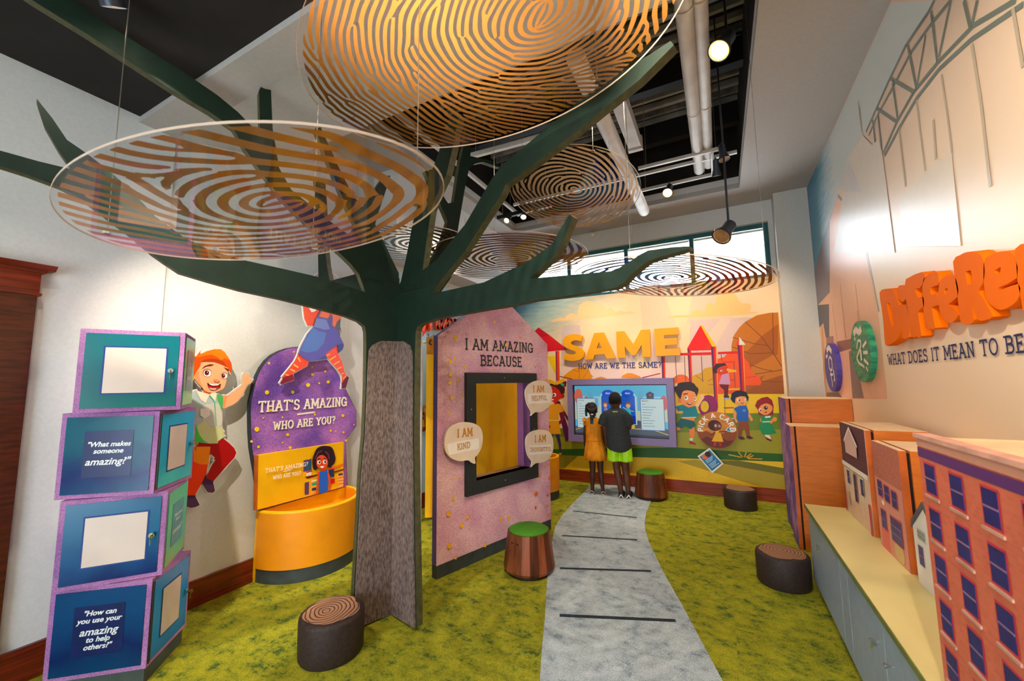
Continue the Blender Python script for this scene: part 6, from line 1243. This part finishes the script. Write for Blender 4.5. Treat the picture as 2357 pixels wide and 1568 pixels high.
bt, bf, bw, bh = block('brick_tenement', 'tall red brick tenement box with rows of navy windows, nearest on the worktop', .515, 1.64, .72, .566, 1.272, brick_mat('red_brick_print', (214, 96, 66), (226, 112, 80), (206, 118, 96)), .36)
q = Print(bf); q.poly([(0, bh - .055), (bw, bh - .055), (bw, bh - .028), (0, bh - .028)], (96, 44, 110), px=False).poly([(0, bh - .024), (bw, bh - .024), (bw, bh), (0, bh)], (214, 150, 124), px=False); q.mb.build('cornice_print', text_m, bt)
MB().box(.508, .545, .715, 1.646, 1.272, 1.284).build('cornice', mat('pinkish_cornice', (226, 168, 148), .5), bt)
for cx_ in [.035 + .142 * k for k in range(6)]:
    for rz in [.562 - .124 * k for k in range(5)]:
        win_part(bt, bf, cx_, cx_ + .058, rz - .004, rz + .074, rim=(206, 54, 70))
        MB().prism([bf.pt(a, b, .0005) for a, b in ((cx_ - .012, rz - .020), (cx_ + .070, rz - .020), (cx_ + .070, rz - .013), (cx_ - .012, rz - .013))], bf.n * .004).build('sill', mat('pale_sill', (206, 160, 140), .5), bt)
ht, hf, hw, hh = block('gabled_house_box', 'house box with dark roof, dormer window and white front, farthest on the worktop', .72, 3.53, 3.0, .566, 1.152, mat('cream_house_print', (236, 206, 180), .5, var=.05, scale=20))
q = Print(hf); q.poly([(0, .33), (hw, .33), (hw, hh), (0, hh)], (104, 62, 70), px=False)
for k in range(9): q.line([(0, .345 + k * .027), (hw, .345 + k * .027)], .002, (80, 46, 56), px=False)
q.poly([(0, .305), (hw, .305), (hw, .332), (0, .332)], (250, 240, 228), px=False).poly([(.05, .05), (.11, .05), (.11, .14), (.05, .14)], (226, 190, 160), px=False).poly([(0, 0), (.022, 0), (.022, .16), (0, .16)], (200, 30, 70), px=False).poly([(hw - .03, 0), (hw, 0), (hw, .17), (hw - .03, .17)], (206, 30, 76), px=False)
for k in range(5): q.line([(.06, .02 + k * .022), (hw - .05, .02 + k * .022)], .003, (220, 170, 140), px=False)
q.poly([(.13, .40), (.38, .40), (.38, .48), (.255, .565), (.13, .48)], (232, 190, 178), px=False).line([(.11, .47), (.255, .57), (.40, .47)], .016, (250, 238, 230), px=False); q.mb.build('front_print', text_m, ht)
for x0_, x1_, y0_, y1_ in ((.1, .15, .2, .285), (.24, .29, .12, .285), (.38, .43, .19, .285)): win_part(ht, hf.off(.004), x0_, x1_, y0_, y1_, (40, 44, 110), (250, 236, 220) if x0_ != .24 else (240, 160, 30))
win_part(ht, hf.off(.004), .20, .31, .405, .475, (150, 110, 140), (250, 238, 230), 2)
rt2, rf, rw, rh = block('brick_row_house_box', 'narrow brick row house box with three small windows, second along the worktop', .72, 2.89, 2.52, .566, 1.110, brick_mat('brown_brick_print', (186, 96, 80), (204, 116, 96), (190, 120, 104), 30))
q = Print(rf); q.poly([(0, 0), (rw, 0), (rw, .36), (0, .36)], (220, 146, 128), px=False).poly([(.03, 0), (.14, 0), (.14, .12), (.03, .12)], (224, 110, 100), px=False).ell((.26, .05), .06, .05, (214, 180, 120), px=False).ell((.1, .24), .018, .012, (255, 240, 225), px=False); q.mb.build('front_print', text_m, rt2)
for x0_, y0_, y1_ in ((.05, .27, .345), (.145, .265, .34), (.24, .26, .335)): win_part(rt2, rf.off(.003), x0_, x0_ + .06, y0_, y1_, (50, 44, 120), (206, 80, 90))
win_part(rt2, rf.off(.003), .06, .12, .11, .2, (60, 50, 120), (206, 70, 90)); win_part(rt2, rf.off(.003), .19, .32, .09, .2, (56, 48, 120), (206, 70, 90), 2)
# white cottage, partly hidden behind the tenement
t = thing('white_cottage_box', 'small white cottage box with grey gable roof tucked behind the tenement', 'model house', (.72, 2.3, .566), 0, 'house-fronted boxes along the worktop')
pf_ = [(0, 0), (.26, 0), (.26, .24), (.13, .345), (0, .24)]; cfm = Frame((.72, 2.44, .566), (0, -1, 0))
MB().prism([cfm.pt(a, b) for a, b in pf_], (.03, 0, 0)).build('facade', mat('white_siding_print', (236, 232, 226), .5, var=.03), t)
MB().box(.764, .95, 2.19, 2.43, .566, .80).build('box', side_m, t)
MB().prism([cfm.pt(a, b, .003) for a, b in ((-.012, .225), (.13, .342), (.13, .37), (-.012, .252))], (.036, 0, 0)).prism([cfm.pt(a, b, .003) for a, b in ((.272, .225), (.13, .342), (.13, .37), (.272, .252))], (.036, 0, 0)).build('roof_trim', mat('grey_shingle_print', (96, 90, 96), .6), t)
win_part(t, cfm, .04, .085, .09, .17, (50, 56, 120), (220, 216, 214)); win_part(t, cfm, .05, .12, .2, .24, (150, 176, 160), (220, 216, 214), 2)
# tall orange-sided boxes standing on the floor past the end of the worktop
def tower(label, x, y, z1, d):
    t = thing('tall_house_box', label, 'model house', (x, y, 0), 0, 'tall orange-sided boxes past the worktop')
    MB().box(x, x + .028, y, y + d, 0, z1).build('facade', canvas_mat('violet_facade_print', (80, 64, 140), (190, 140, 190), 12, .02), t)
    MB().box(x + .002, x + .028, y - .002, y, 0, z1).build('facade_edge', mat('orange_ply_edge', (190, 92, 26), .5), t)
    MB().box(x + .028, x + .042, y + .012, y + d - .012, 0, z1 - .01).build('groove', mat('groove_black', (30, 14, 8), .8), t)
    MB().box(x + .042, XR - .006, y, y + d, 0, z1).build('box', side_m, t)
    MB().box(x, XR - .006, y, y + d, z1, z1 + .0015).build('box_top', top_m, t)
tower('taller orange-sided box standing on the floor, behind its lower twin', .545, 4.62, 1.262, .5)
tower('lower orange-sided box standing on the floor past the worktop end', .527, 4.3, 1.036, .3)

# ------------------------------------------------------------------ pipes, rails and lamps under the deck
def pipe(label, x, y0, y1, z, r, rods=(0.2, .6)):
    t = thing('ceiling_pipe', label, 'pipe', (x, (y0 + y1) / 2, z), 0, 'pipes under the dark deck')
    MB().tube([(x, y0, z), (x, y1 - .015, z), (x, y1, z)], [r, r, r * .75], 20).build('pipe', steel_m, t, smooth=40)
    for k in rods:
        y = y0 + (y1 - y0) * k; MB().tube([(x, y - .012, z), (x, y + .012, z)], r + .004, 20).build('collar', steel_m, t, smooth=40)
        MB().tube([(x, y, z + r), (x, y, 4.60)], .005, 6).build('hanger', wire_m, t)
pipe('outer of the two parallel grey pipes beside the bright lamp', -.062, 2.02, 4.87, 3.83, .056)
pipe('inner of the two parallel grey pipes beside the bright lamp', .032, 2.02, 4.80, 3.83, .046)
pipe('single grey pipe passing behind the disc coloured as if lit', -.70, 2.3, 4.98, 3.52, .062)
t = thing('air_duct', 'short square grey duct under the dark deck', 'duct', (-.6, 3.5, 3.8)); MB().box(-.68, -.56, 3.05, 4.0, 3.78, 3.9).build('casing', steel_m, t); MB().box(-.69, -.55, 3.98, 4.03, 3.77, 3.91).build('flange', steel_m, t); MB().tube([(-.62, 3.5, 3.9), (-.62, 3.5, 4.60)], .006, 6).build('hanger', wire_m, t)
def rail(label, a, b, w=.028, m=None):
    a, b = Vector(a), Vector(b); t = thing('track_rail', label, 'track rail', (a + b) / 2, 0, 'lighting rails under the deck')
    MB().bar(a, b, w, w * 1.2).build('rail', m or steel_m, t)
    for k in (.1, .9): q = a + (b - a) * k; MB().tube([q, (q.x, q.y, 4.60)], .004, 6).build('hanger', wire_m, t)
rail('steel rail crossing below the two parallel pipes', (-.66, 4.39, 3.78), (.19, 4.39, 3.78)); rail('steel rail nearest the window soffit', (-.75, 4.94, 3.78), (.07, 4.93, 3.78)); rail('steel rail along the left side of the recess', (-2.375, 2.2, 3.8), (-2.38, 4.9, 3.8), .035)
rail('perforated strut behind the up-reaching branches', (-2.23, 3.36, 3.82), (-1.2, 3.42, 3.82), .04); rail('black rail carrying the twin lamps', (-2.55, 4.585, 3.67), (-1.75, 4.555, 3.67), .04, black_m)
rail('steel rail carrying the three mural lamps', (-2.3, 4.578, 3.80), (.3, 4.578, 3.80)); rail('short rail joining the two steel rails', (.07, 4.39, 3.78), (.07, 4.93, 3.78))
bulb = D.materials.new('lit_lamp_glass'); bulb.use_nodes = True; bp_ = bulb.node_tree.nodes['Principled BSDF']; bp_.inputs['Emission Color'].default_value = (1, .88, .68, 1); bp_.inputs['Emission Strength'].default_value = 25; bp_.inputs['Base Color'].default_value = (1, .9, .7, 1)
glow_ring = D.materials.new('amber_lamp_glow'); glow_ring.use_nodes = True; bp_ = glow_ring.node_tree.nodes['Principled BSDF']; bp_.inputs['Emission Color'].default_value = (1, .42, .06, 1); bp_.inputs['Emission Strength'].default_value = 2.2; bp_.inputs['Base Color'].default_value = (1, .6, .2, 1)  # ring emission stands in for the orange glow around a lit lamp
warm_glass = mat('warm_lamp_glass', (220, 170, 110), .2, var=.1, emit=0)
head_m = mat('graphite_lamp_body', (52, 58, 70), .4, .3, var=.05)
WARM = (1.0, .84, .64)
def lamp(label, pos, aim, top, watt, size=70, r=.05, col=WARM, lit=True, blend=.7, hm=head_m, soft=.018):
    """track head: stem from the rail, tapered body along the aim, glowing front and its own light"""
    pos, aim = Vector(pos), Vector(aim); d = (aim - pos).normalized()
    t = thing('track_lamp', label, 'lamp', pos, 0, 'track lamps')
    rot = d.to_track_quat('Z', 'Y').to_matrix().to_4x4(); Mx = Matrix.Translation(pos) @ rot
    def put(mb, nm, m, sm=40): mb.v = [tuple(Mx @ Vector(v)) for v in mb.v]; return mb.build(nm, m, t, smooth=sm)
    put(MB().lathe([(.001, -.15), (r * .62, -.15), (r * .66, -.06), (r, 0), (r, .012), (r * .9, .012), (r * .86, .0)], 24), 'body', hm)
    put(MB().lathe([(r * .74, .0035), (r * .9, .006)], 24, a1=6.2831), 'face_ring', glow_ring if lit else warm_glass)
    put(MB().lathe([(.001, .003), (r * .74, .003)], 24), 'lamp_face', bulb if lit else warm_glass)
    bk = pos - d * .12
    MB().tube([bk, (bk.x, bk.y, bk.z + .06), (bk.x, bk.y, top)], [.012, .009, .006], 8).build('stem', hm, t)
    li = D.lights.new('lamp_light', 'SPOT'); li.energy = watt * .8; li.color = col; li.spot_size = R(size); li.spot_blend = blend; li.shadow_soft_size = soft
    o = D.objects.new('lamp_light', li); COL.objects.link(o); o.matrix_world = Matrix.Translation(pos + d * .03) @ (-d).to_track_quat('Z', 'Y').to_matrix().to_4x4()
    M_ = o.matrix_world.copy(); o.parent = t; o.matrix_parent_inverse = Matrix.Translation(-pos); o.matrix_basis = M_
    return t
lamp('brightest lamp by the twin pipes near the top of the picture', (.13, 2.86, 3.66), (-1.7, 1.2, .2), 4.60, 90, 75, .075)
lamp('lit lamp on the steel rail near the window soffit', (-.411, 4.845, 3.64), (-1.0, 1.9, .3), 3.78, 60, 70, .06)
lamp('dark conical lamp hanging on a long rod before the window', (.085, 3.55, 2.60), (-.75, 2.6, 1.3), 4.60, 20, 60, .075, lit=False)
lamp('left one of the twin lit lamps on the black rail', (-2.364, 4.5, 3.57), (-2.75, 1.9, .9), 3.66, 190, 70, .04)
lamp('right one of the twin lit lamps on the black rail', (-2.12, 4.5, 3.57), (-1.5, 2.6, .5), 3.66, 70, 75, .04)
lamp('small dark lamp at the end of the crossing rail', (.17, 4.3, 3.62), (.6, 4.0, 0), 3.78, 20, 70, .05, lit=False)
# wall washers further along the rails, hidden behind the branches and the ceiling edge
for x, lb in ((-2.0, 'recess lamp over the left end of the mural'), (-.95, 'recess lamp over the screen'), (.1, 'recess lamp over the painted children')): lamp(lb, (x, 4.62, 3.62), (x, 5.8, .9), 3.78, 95, 85, .045)
# near black ceiling lamps; house, letter and worktop ones are unseen added fill
for lb, p, a, w, s in (('near ceiling lamp turned to the cube tower and left wall', (-1.55, -.25, 3.0), (-2.6, 1.75, .0), 90, 45), ('near ceiling lamp turned to the purple arch', (-2.17, .60, 3.05), (-3.1, 2.1, .8), 230, 62), ('near ceiling lamp over the largest disc', (-.75, .85, 3.08), (-.7, 1.15, 0), 110, 120),
                     ('unseen near ceiling lamp added to light the house panel', (-.1, .2, 3.0), (-1.7, 3.2, 1.1), 130, 50), ('unseen near ceiling lamp added to light the orange letters', (-.2, .9, 3.0), (1.05, 2.9, 1.4), 115, 85), ('unseen near ceiling lamp added to light the worktop', (.1, -.4, 3.0), (.8, 1.9, .6), 120, 75), ('near ceiling lamp above the long left limb', (-2.35, .35, 3.08), (-2.4, .5, 0), 30, 100)):
    lamp(lb, p, a, 3.16, w, s, .045)

# ------------------------------------------------------------------ two children watching the screen
def fuse(mb, voxel=.007, smooth=8):
    """one continuous skin over overlapping limbs"""
    me = D.meshes.new('f'); me.from_pydata(mb.v, [], mb.f); o = D.objects.new('f', me); COL.objects.link(o)
    r = o.modifiers.new('r', 'REMESH'); r.mode = 'VOXEL'; r.voxel_size = voxel
    s = o.modifiers.new('s', 'SMOOTH'); s.factor = .5; s.iterations = smooth
    me2 = D.meshes.new_from_object(o.evaluated_get(bpy.context.evaluated_depsgraph_get()))
    out = MB(); out.add([v.co[:] for v in me2.vertices], [tuple(p.vertices) for p in me2.polygons])
    D.objects.remove(o); D.meshes.remove(me); D.meshes.remove(me2); return out
def limb(mb, pts, rs, n=12):
    mb.tube(pts, list(rs), n)
    for p, r in zip(pts, rs): mb.ball(p, r, n=12, k=8)
def hand(mb, w, d, side, s=1.0):
    """palm below the wrist w, fingers along d, thumb towards the front"""
    w, d = Vector(w), Vector(d).normalized(); f = Vector((0, 1, 0)); out_ = d.cross(f).normalized()
    for k in range(5): mb.ball(w + d * (.012 + .009 * k) * s + f * .0, .014 * s, .024 * s, .014 * s, 10, 6)
    for i, L_ in enumerate((.042, .048, .045, .036)):
        b = w + d * .05 * s + f * (.018 - .012 * i) * s
        limb(mb, [b, b + (d * .6 * L_ + f * .002) * s, b + (d * L_ + out_ * side * -.008 + f * .006) * s], (.0068 * s, .0062 * s, .0052 * s), 8)
    b = w + d * .016 * s + f * .022 * s; limb(mb, [b, b + (d * .016 + f * .012) * s, b + (d * .036 + f * .014) * s], (.0075 * s, .007 * s, .0058 * s), 8)
skin_m = mat('brown_skin', (96, 54, 36), .5, var=.1, scale=25); skin_d = mat('deep_brown_skin', (78, 42, 30), .5, var=.1, scale=25)
def rings(sec, n=40, fold=0, nf=9, ph=0):
    """loft of elliptical sections (z, rx, ry, cx, cy)"""
    mb = MB(); vs_ = []
    for i, (z, rx, ry, cx, cy) in enumerate(sec):
        for k in range(n):
            a = 6.28319 * k / n; w = 1 + fold * (i / len(sec)) * math.sin(nf * a + ph + i * .15); vs_.append((cx + rx * w * math.cos(a), cy + ry * w * math.sin(a), z))
    fs_ = [(i * n + k, i * n + (k + 1) % n, (i + 1) * n + (k + 1) % n, (i + 1) * n + k) for i in range(len(sec) - 1) for k in range(n)]
    fs_ = [f[::-1] if sec[0][0] > sec[-1][0] else f for f in fs_]
    return mb.add(vs_, fs_)
# ---- boy
BY = thing('person', 'child in charcoal T-shirt and lime shorts standing with back turned', 'person', (-1.168, 5.215, .006), R(9), 'children in front of the screen')
b = MB(); hx = -.035
limb(b, [(-.055, 0, .62), (-.045, .012, .34), (-.02, -.012, .20), (.0, -.018, .06)], (.068, .046, .042, .027)); limb(b, [(.045, 0, .62), (.062, .012, .34), (.075, -.012, .20), (.085, -.018, .06)], (.068, .046, .042, .027))
for x in (.0, .085): limb(b, [(x, -.03, .035), (x + .005, .03, .03), (x + .01, .09, .025)], (.026, .026, .022))
b.ball((-.01, 0, .66), .11, .085, .09); b.ball((-.025, 0, .82), .115, .08, .17); b.ball((-.035, 0, .98), .125, .075, .1)
limb(b, [(hx, -.004, 1.04), (hx, .0, 1.16)], (.045, .042)); 
limb(b, [(-.145, 0, 1.02), (-.175, .0, .86), (-.165, .045, .69)], (.042, .033, .024)); hand(b, (-.165, .047, .685), (.02, .12, -1), -1)
limb(b, [(.085, 0, 1.02), (.125, .015, .86), (.075, .16, .84)], (.042, .033, .024)); hand(b, (.07, .165, .845), (-.5, .8, .1), 1)
b.ball((hx, .012, 1.19), .074, .086, .10, 20, 14); b.ball((hx, .03, 1.125), .053, .06, .05); b.ball((hx, .102, 1.17), .012, .018, .016)
for s_ in (-1, 1): b.ball((hx + s_ * .077, -.002, 1.17), .008, .016, .024)
fuse(b, .0062, 5).build('body', skin_m, BY, world=False, smooth='all')
for s_ in (-1, 1): MB().ball((hx + s_ * .026, .09, 1.197), .011, .008, .008, 10, 6).build('eye', mat('eye_white', (235, 230, 222), .3), BY, world=False, smooth='all')
MB().ball((hx, .092, 1.133), .022, .01, .006, 10, 6).build('mouth', mat('lip', (120, 50, 46), .5), BY, world=False, smooth='all')
h = MB(); h.ball((hx, .006, 1.208), .080, .092, .098, 24, 16); h.v = [v for v in h.v]
keep = [f for f in h.f if sum(h.v[i][2] for i in f) / len(f) > 1.187 - .5 * min(.09, max(-.02, -sum(h.v[i][1] for i in f) / len(f)))]; h.f = keep; h.c = h.c[:len(keep)]; h.mi = h.mi[:len(keep)]
h.build('hair', mat('black_hair', (14, 14, 20), .85, var=.3, scale=180, bump=.5, bscale=400), BY, world=False, smooth='all')
s = rings([(1.115, .05, .045, hx, 0), (1.085, .075, .055, hx, 0), (1.06, .13, .07, -.035, 0), (1.02, .155, .082, -.035, 0), (.93, .15, .09, -.032, 0), (.80, .148, .092, -.02, -.004), (.70, .152, .096, -.012, -.008), (.62, .155, .098, -.008, -.01), (.585, .152, .096, -.006, -.012)], 40, .03, 5)
s.v = [(x, y, z - (.03 if z < .6 and y < 0 else 0) + (.05 * (abs(x) / .15) ** 2 if z < .63 else 0)) for x, y, z in s.v]
for sg, x0 in ((-1, -.155), (1, .085)): s.tube([(x0 + .03 * -sg, 0, 1.035), (x0 + sg * .02, 0, .98), (x0 + sg * .05, .004, .885)], [.058, .062, .062], 16, cap=True)
s.add([], []); n0 = len(s.v); s.add([(-.006, 0, .60)], []); 
cap = MB(); cap.v = s.v[:]; cap.f = [f[:] for f in s.f]; cap.c = s.c[:]; cap.mi = s.mi[:]
cap.f.append(list(range(39, -1, -1))); cap.f.append([8 * 40 + k for k in range(40)]); cap.c += [None, None]; cap.mi += [0, 0]
fuse(cap, .0075, 4).build('t_shirt', mat('charcoal_knit', (40, 46, 50), .75, var=.15, scale=40, bump=.35, bscale=18), BY, world=False, smooth='all')
q = MB(); q.box(hx - .03, hx + .03, -.0715, -.068, 1.052, 1.066).build('neck_print', mat('lime_print', (170, 210, 40), .5), BY, world=False)
g_ = MB(); g_.ball((-.005, 0, .63), .152, .102, .08, 20, 12)
limb(g_, [(-.075, 0, .62), (-.078, .004, .50)], (.078, .082), 18); limb(g_, [(.07, 0, .62), (.072, .004, .50)], (.078, .082), 18)
g_.tube([(-.075, .0, .55), (-.078, .004, .445)], [.08, .083], 20); g_.tube([(.07, 0, .55), (.072, .004, .445)], [.08, .083], 20)
fuse(g_, .0075, 4).build('shorts', mat('lime_nylon', (176, 240, 20), .45, var=.08, scale=14, bump=.3, bscale=14), BY, world=False, smooth='all')
for x, rz in ((.0, .08), (.09, -.12)):
    k = MB(); limb(k, [(x, -.05, .035), (x + .005, .0, .042), (x + .012, .07, .035), (x + .014, .11, .028)], (.034, .037, .036, .028)); k.tube([(x, -.03, .05), (x, -.03, .078)], [.036, .031], 14)
    k.v = [(a_, b_, max(.008, c_)) for a_, b_, c_ in k.v]
    sh = fuse(k, .006, 3).build('shoe', mat('black_trainer', (20, 18, 24), .6, var=.2, scale=30), BY, world=False, smooth='all')
    k = MB(); k.prism([(x + .04 * math.cos(t) * (1 if math.sin(t) < 0 else .95), .03 + .105 * math.sin(t), 0) for t in [6.283 * i / 20 for i in range(20)]], (0, 0, .018)); k.build('sole', mat('pale_sole', (190, 184, 180), .6), sh, world=False, smooth=40)
    MB().bar((x - .024, -.083, .02), (x, -.088, .055), .012, .004, (0, 1, 0)).bar((x, -.088, .055), (x + .024, -.083, .02), .012, .004, (0, 1, 0)).build('heel_mark', mat('white_heel', (225, 220, 215), .5), sh, world=False)
# ---- girl
GI = thing('person', 'smaller child in mustard sundress with beaded braids standing with back turned', 'person', (-1.487, 5.26, .006), R(10), 'children in front of the screen')
b = MB(); hx = -.03
limb(b, [(-.055, 0, .5), (-.05, .01, .30), (-.055, -.01, .18), (-.06, -.015, .05)], (.05, .038, .034, .022)); limb(b, [(.045, 0, .5), (.05, .01, .30), (.06, -.01, .18), (.075, -.015, .05)], (.05, .038, .034, .022))
for x in (-.065, .08): limb(b, [(x, -.025, .028), (x, .025, .024), (x + .004, .07, .02)], (.021, .021, .018))
b.ball((-.015, 0, .56), .09, .072, .08); b.ball((-.02, 0, .72), .088, .064, .14); b.ball((-.025, 0, .87), .09, .06, .08)
limb(b, [(hx, 0, .93), (hx, 0, 1.02)], (.036, .034))
limb(b, [(-.115, 0, .905), (-.135, .0, .75), (-.14, .03, .60)], (.032, .025, .019)); hand(b, (-.14, .032, .595), (0, .1, -1), -1, .88)
limb(b, [(.06, 0, .905), (.09, .01, .75), (.10, .05, .61)], (.032, .025, .019)); hand(b, (.10, .052, .605), (0, .15, -1), 1, .88)
b.ball((hx, .012, 1.07), .06, .072, .086, 20, 14); b.ball((hx, .03, 1.01), .044, .052, .044); b.ball((hx, .088, 1.05), .01, .015, .013)
for s_ in (-1, 1): b.ball((hx + s_ * .063, -.002, 1.05), .007, .014, .021)
fuse(b, .0058, 5).build('body', skin_d, GI, world=False, smooth='all')
for s_ in (-1, 1): MB().ball((hx + s_ * .023, .076, 1.076), .010, .007, .007, 10, 6).build('eye', mat('eye_white', (235, 230, 222), .3), GI, world=False, smooth='all')
MB().ball((hx, .078, 1.022), .019, .009, .005, 10, 6).build('mouth', mat('lip', (120, 50, 46), .5), GI, world=False, smooth='all')
hm_ = mat('braided_black_hair', (16, 14, 20), .6, var=.3, scale=120, bump=.6, bscale=160); bead_m = mat('teal_bead', (6, 96, 110), .25, var=.1)
h = MB(); h.ball((hx, .002, 1.085), .066, .076, .084, 24, 16); keep = [f for f in h.f if sum(h.v[i][2] for i in f) / len(f) > 1.06 - .6 * min(.07, max(-.02, -sum(h.v[i][1] for i in f) / len(f)))]; h.f = keep; h.c = h.c[:len(keep)]; h.mi = h.mi[:len(keep)]
hair = h.build('hair', hm_, GI, world=False, smooth='all')
for k in range(6):
    a = (k - 2.5) * .35; MB().tube([(hx + .06 * math.sin(a * .9), .03, 1.145 - abs(a) * .02), (hx + .075 * math.sin(a), -.04, 1.12 - abs(a) * .012), (hx + .045 * math.sin(a), -.082, 1.075)], .0032, 6).build('parting', mat('scalp_line', (120, 80, 60), .6), hair, world=False)
MB().ball((hx + .005, -.085, 1.055), .034, .026, .034).build('bun', hm_, hair, world=False, smooth='all')
MB().ball((hx + .005, -.095, 1.015), .02, .016, .01).build('hair_tie', mat('white_tie', (235, 235, 235), .5), hair, world=False, smooth='all')
for i in range(3):
    x = hx - .008 + i * .011; br = MB().tube([(hx, -.09, 1.02), (x, -.105, .97), (x - .004, -.1, .90)], [.010, .009, .007], 8).build('braid', hm_, hair, world=False, smooth='all')
    for j in range(3): MB().ball((x - .003, -.102, .935 - j * .017), .0105, n=10, k=6).build('bead', bead_m, br, world=False, smooth='all')
for i in range(3):
    x = hx - .062 - i * .006; br = MB().tube([(hx - .03, -.02, 1.16), (x, -.02, 1.13), (x - .012, -.02, 1.05), (x - .008, -.018, .985)], [.012, .012, .010, .008], 8).build('braid', hm_, hair, world=False, smooth='all')
    for j in range(3): MB().ball((x - .011, -.02, 1.04 - j * .018), .0105, n=10, k=6).build('bead', bead_m, br, world=False, smooth='all')
dm = mat('mustard_cotton', (226, 140, 8), .8, var=.1, scale=10, bump=.35, bscale=26)
dr_ = rings([(.965, .06, .05, -.03, 0), (.945, .088, .06, -.028, 0), (.90, .103, .073, -.026, 0), (.82, .103, .079, -.022, -.002), (.72, .103, .083, -.02, -.004), (.67, .108, .086, -.018, -.004), (.60, .122, .098, -.014, -.006), (.52, .138, .112, -.012, -.008), (.455, .146, .118, -.01, -.01), (.425, .138, .110, -.01, -.01), (.43, .12, .095, -.01, -.01)], 60, .05, 11)
dress = dr_.build('dress', dm, GI, world=False, smooth='all')
MB().tube([(-.128, -.07, .67), (-.07, -.091, .674), (-.018, -.094, .676), (.04, -.09, .674), (.088, -.07, .67)], .003, 6).build('waist_seam', mat('mustard_seam', (180, 100, 4), .8), dress, world=False)
for s_, x in ((-1, -.118), (1, .068)):
    r_ = MB(); 
    for k in range(7): a = math.pi * k / 6; r_.ball((x + s_ * (.012 + .012 * math.sin(a)), .04 * math.cos(a), .925 + .02 * math.sin(a) - .012 * (k % 2)), .022, .016, .024, 10, 7)
    r_.ball((x + s_ * .012, 0, .88), .026, .04, .03, 12, 8)
    fuse(r_, .006, 2).build('ruffle_sleeve', dm, dress, world=False, smooth='all')
for x in (-.065, .08):
    so = MB().prism([(x + .03 * math.cos(t), .02 + .08 * math.sin(t), 0) for t in [6.283 * i / 18 for i in range(18)]], (0, 0, .012)).build('sandal', mat('pale_sandal', (206, 190, 176), .5), GI, world=False, smooth=40)
    for y, z in ((-.045, .03), (.03, .03), (.0, .055)): MB().tube([(x - .026, y, .012), (x - .02, y - .006, z), (x, y - .012 if y < 0 else y, z + .014), (x + .02, y - .006, z), (x + .026, y, .012)], .005, 6).build('strap', mat('silver_strap', (214, 204, 196), .35, .3), so, world=False, smooth='all')
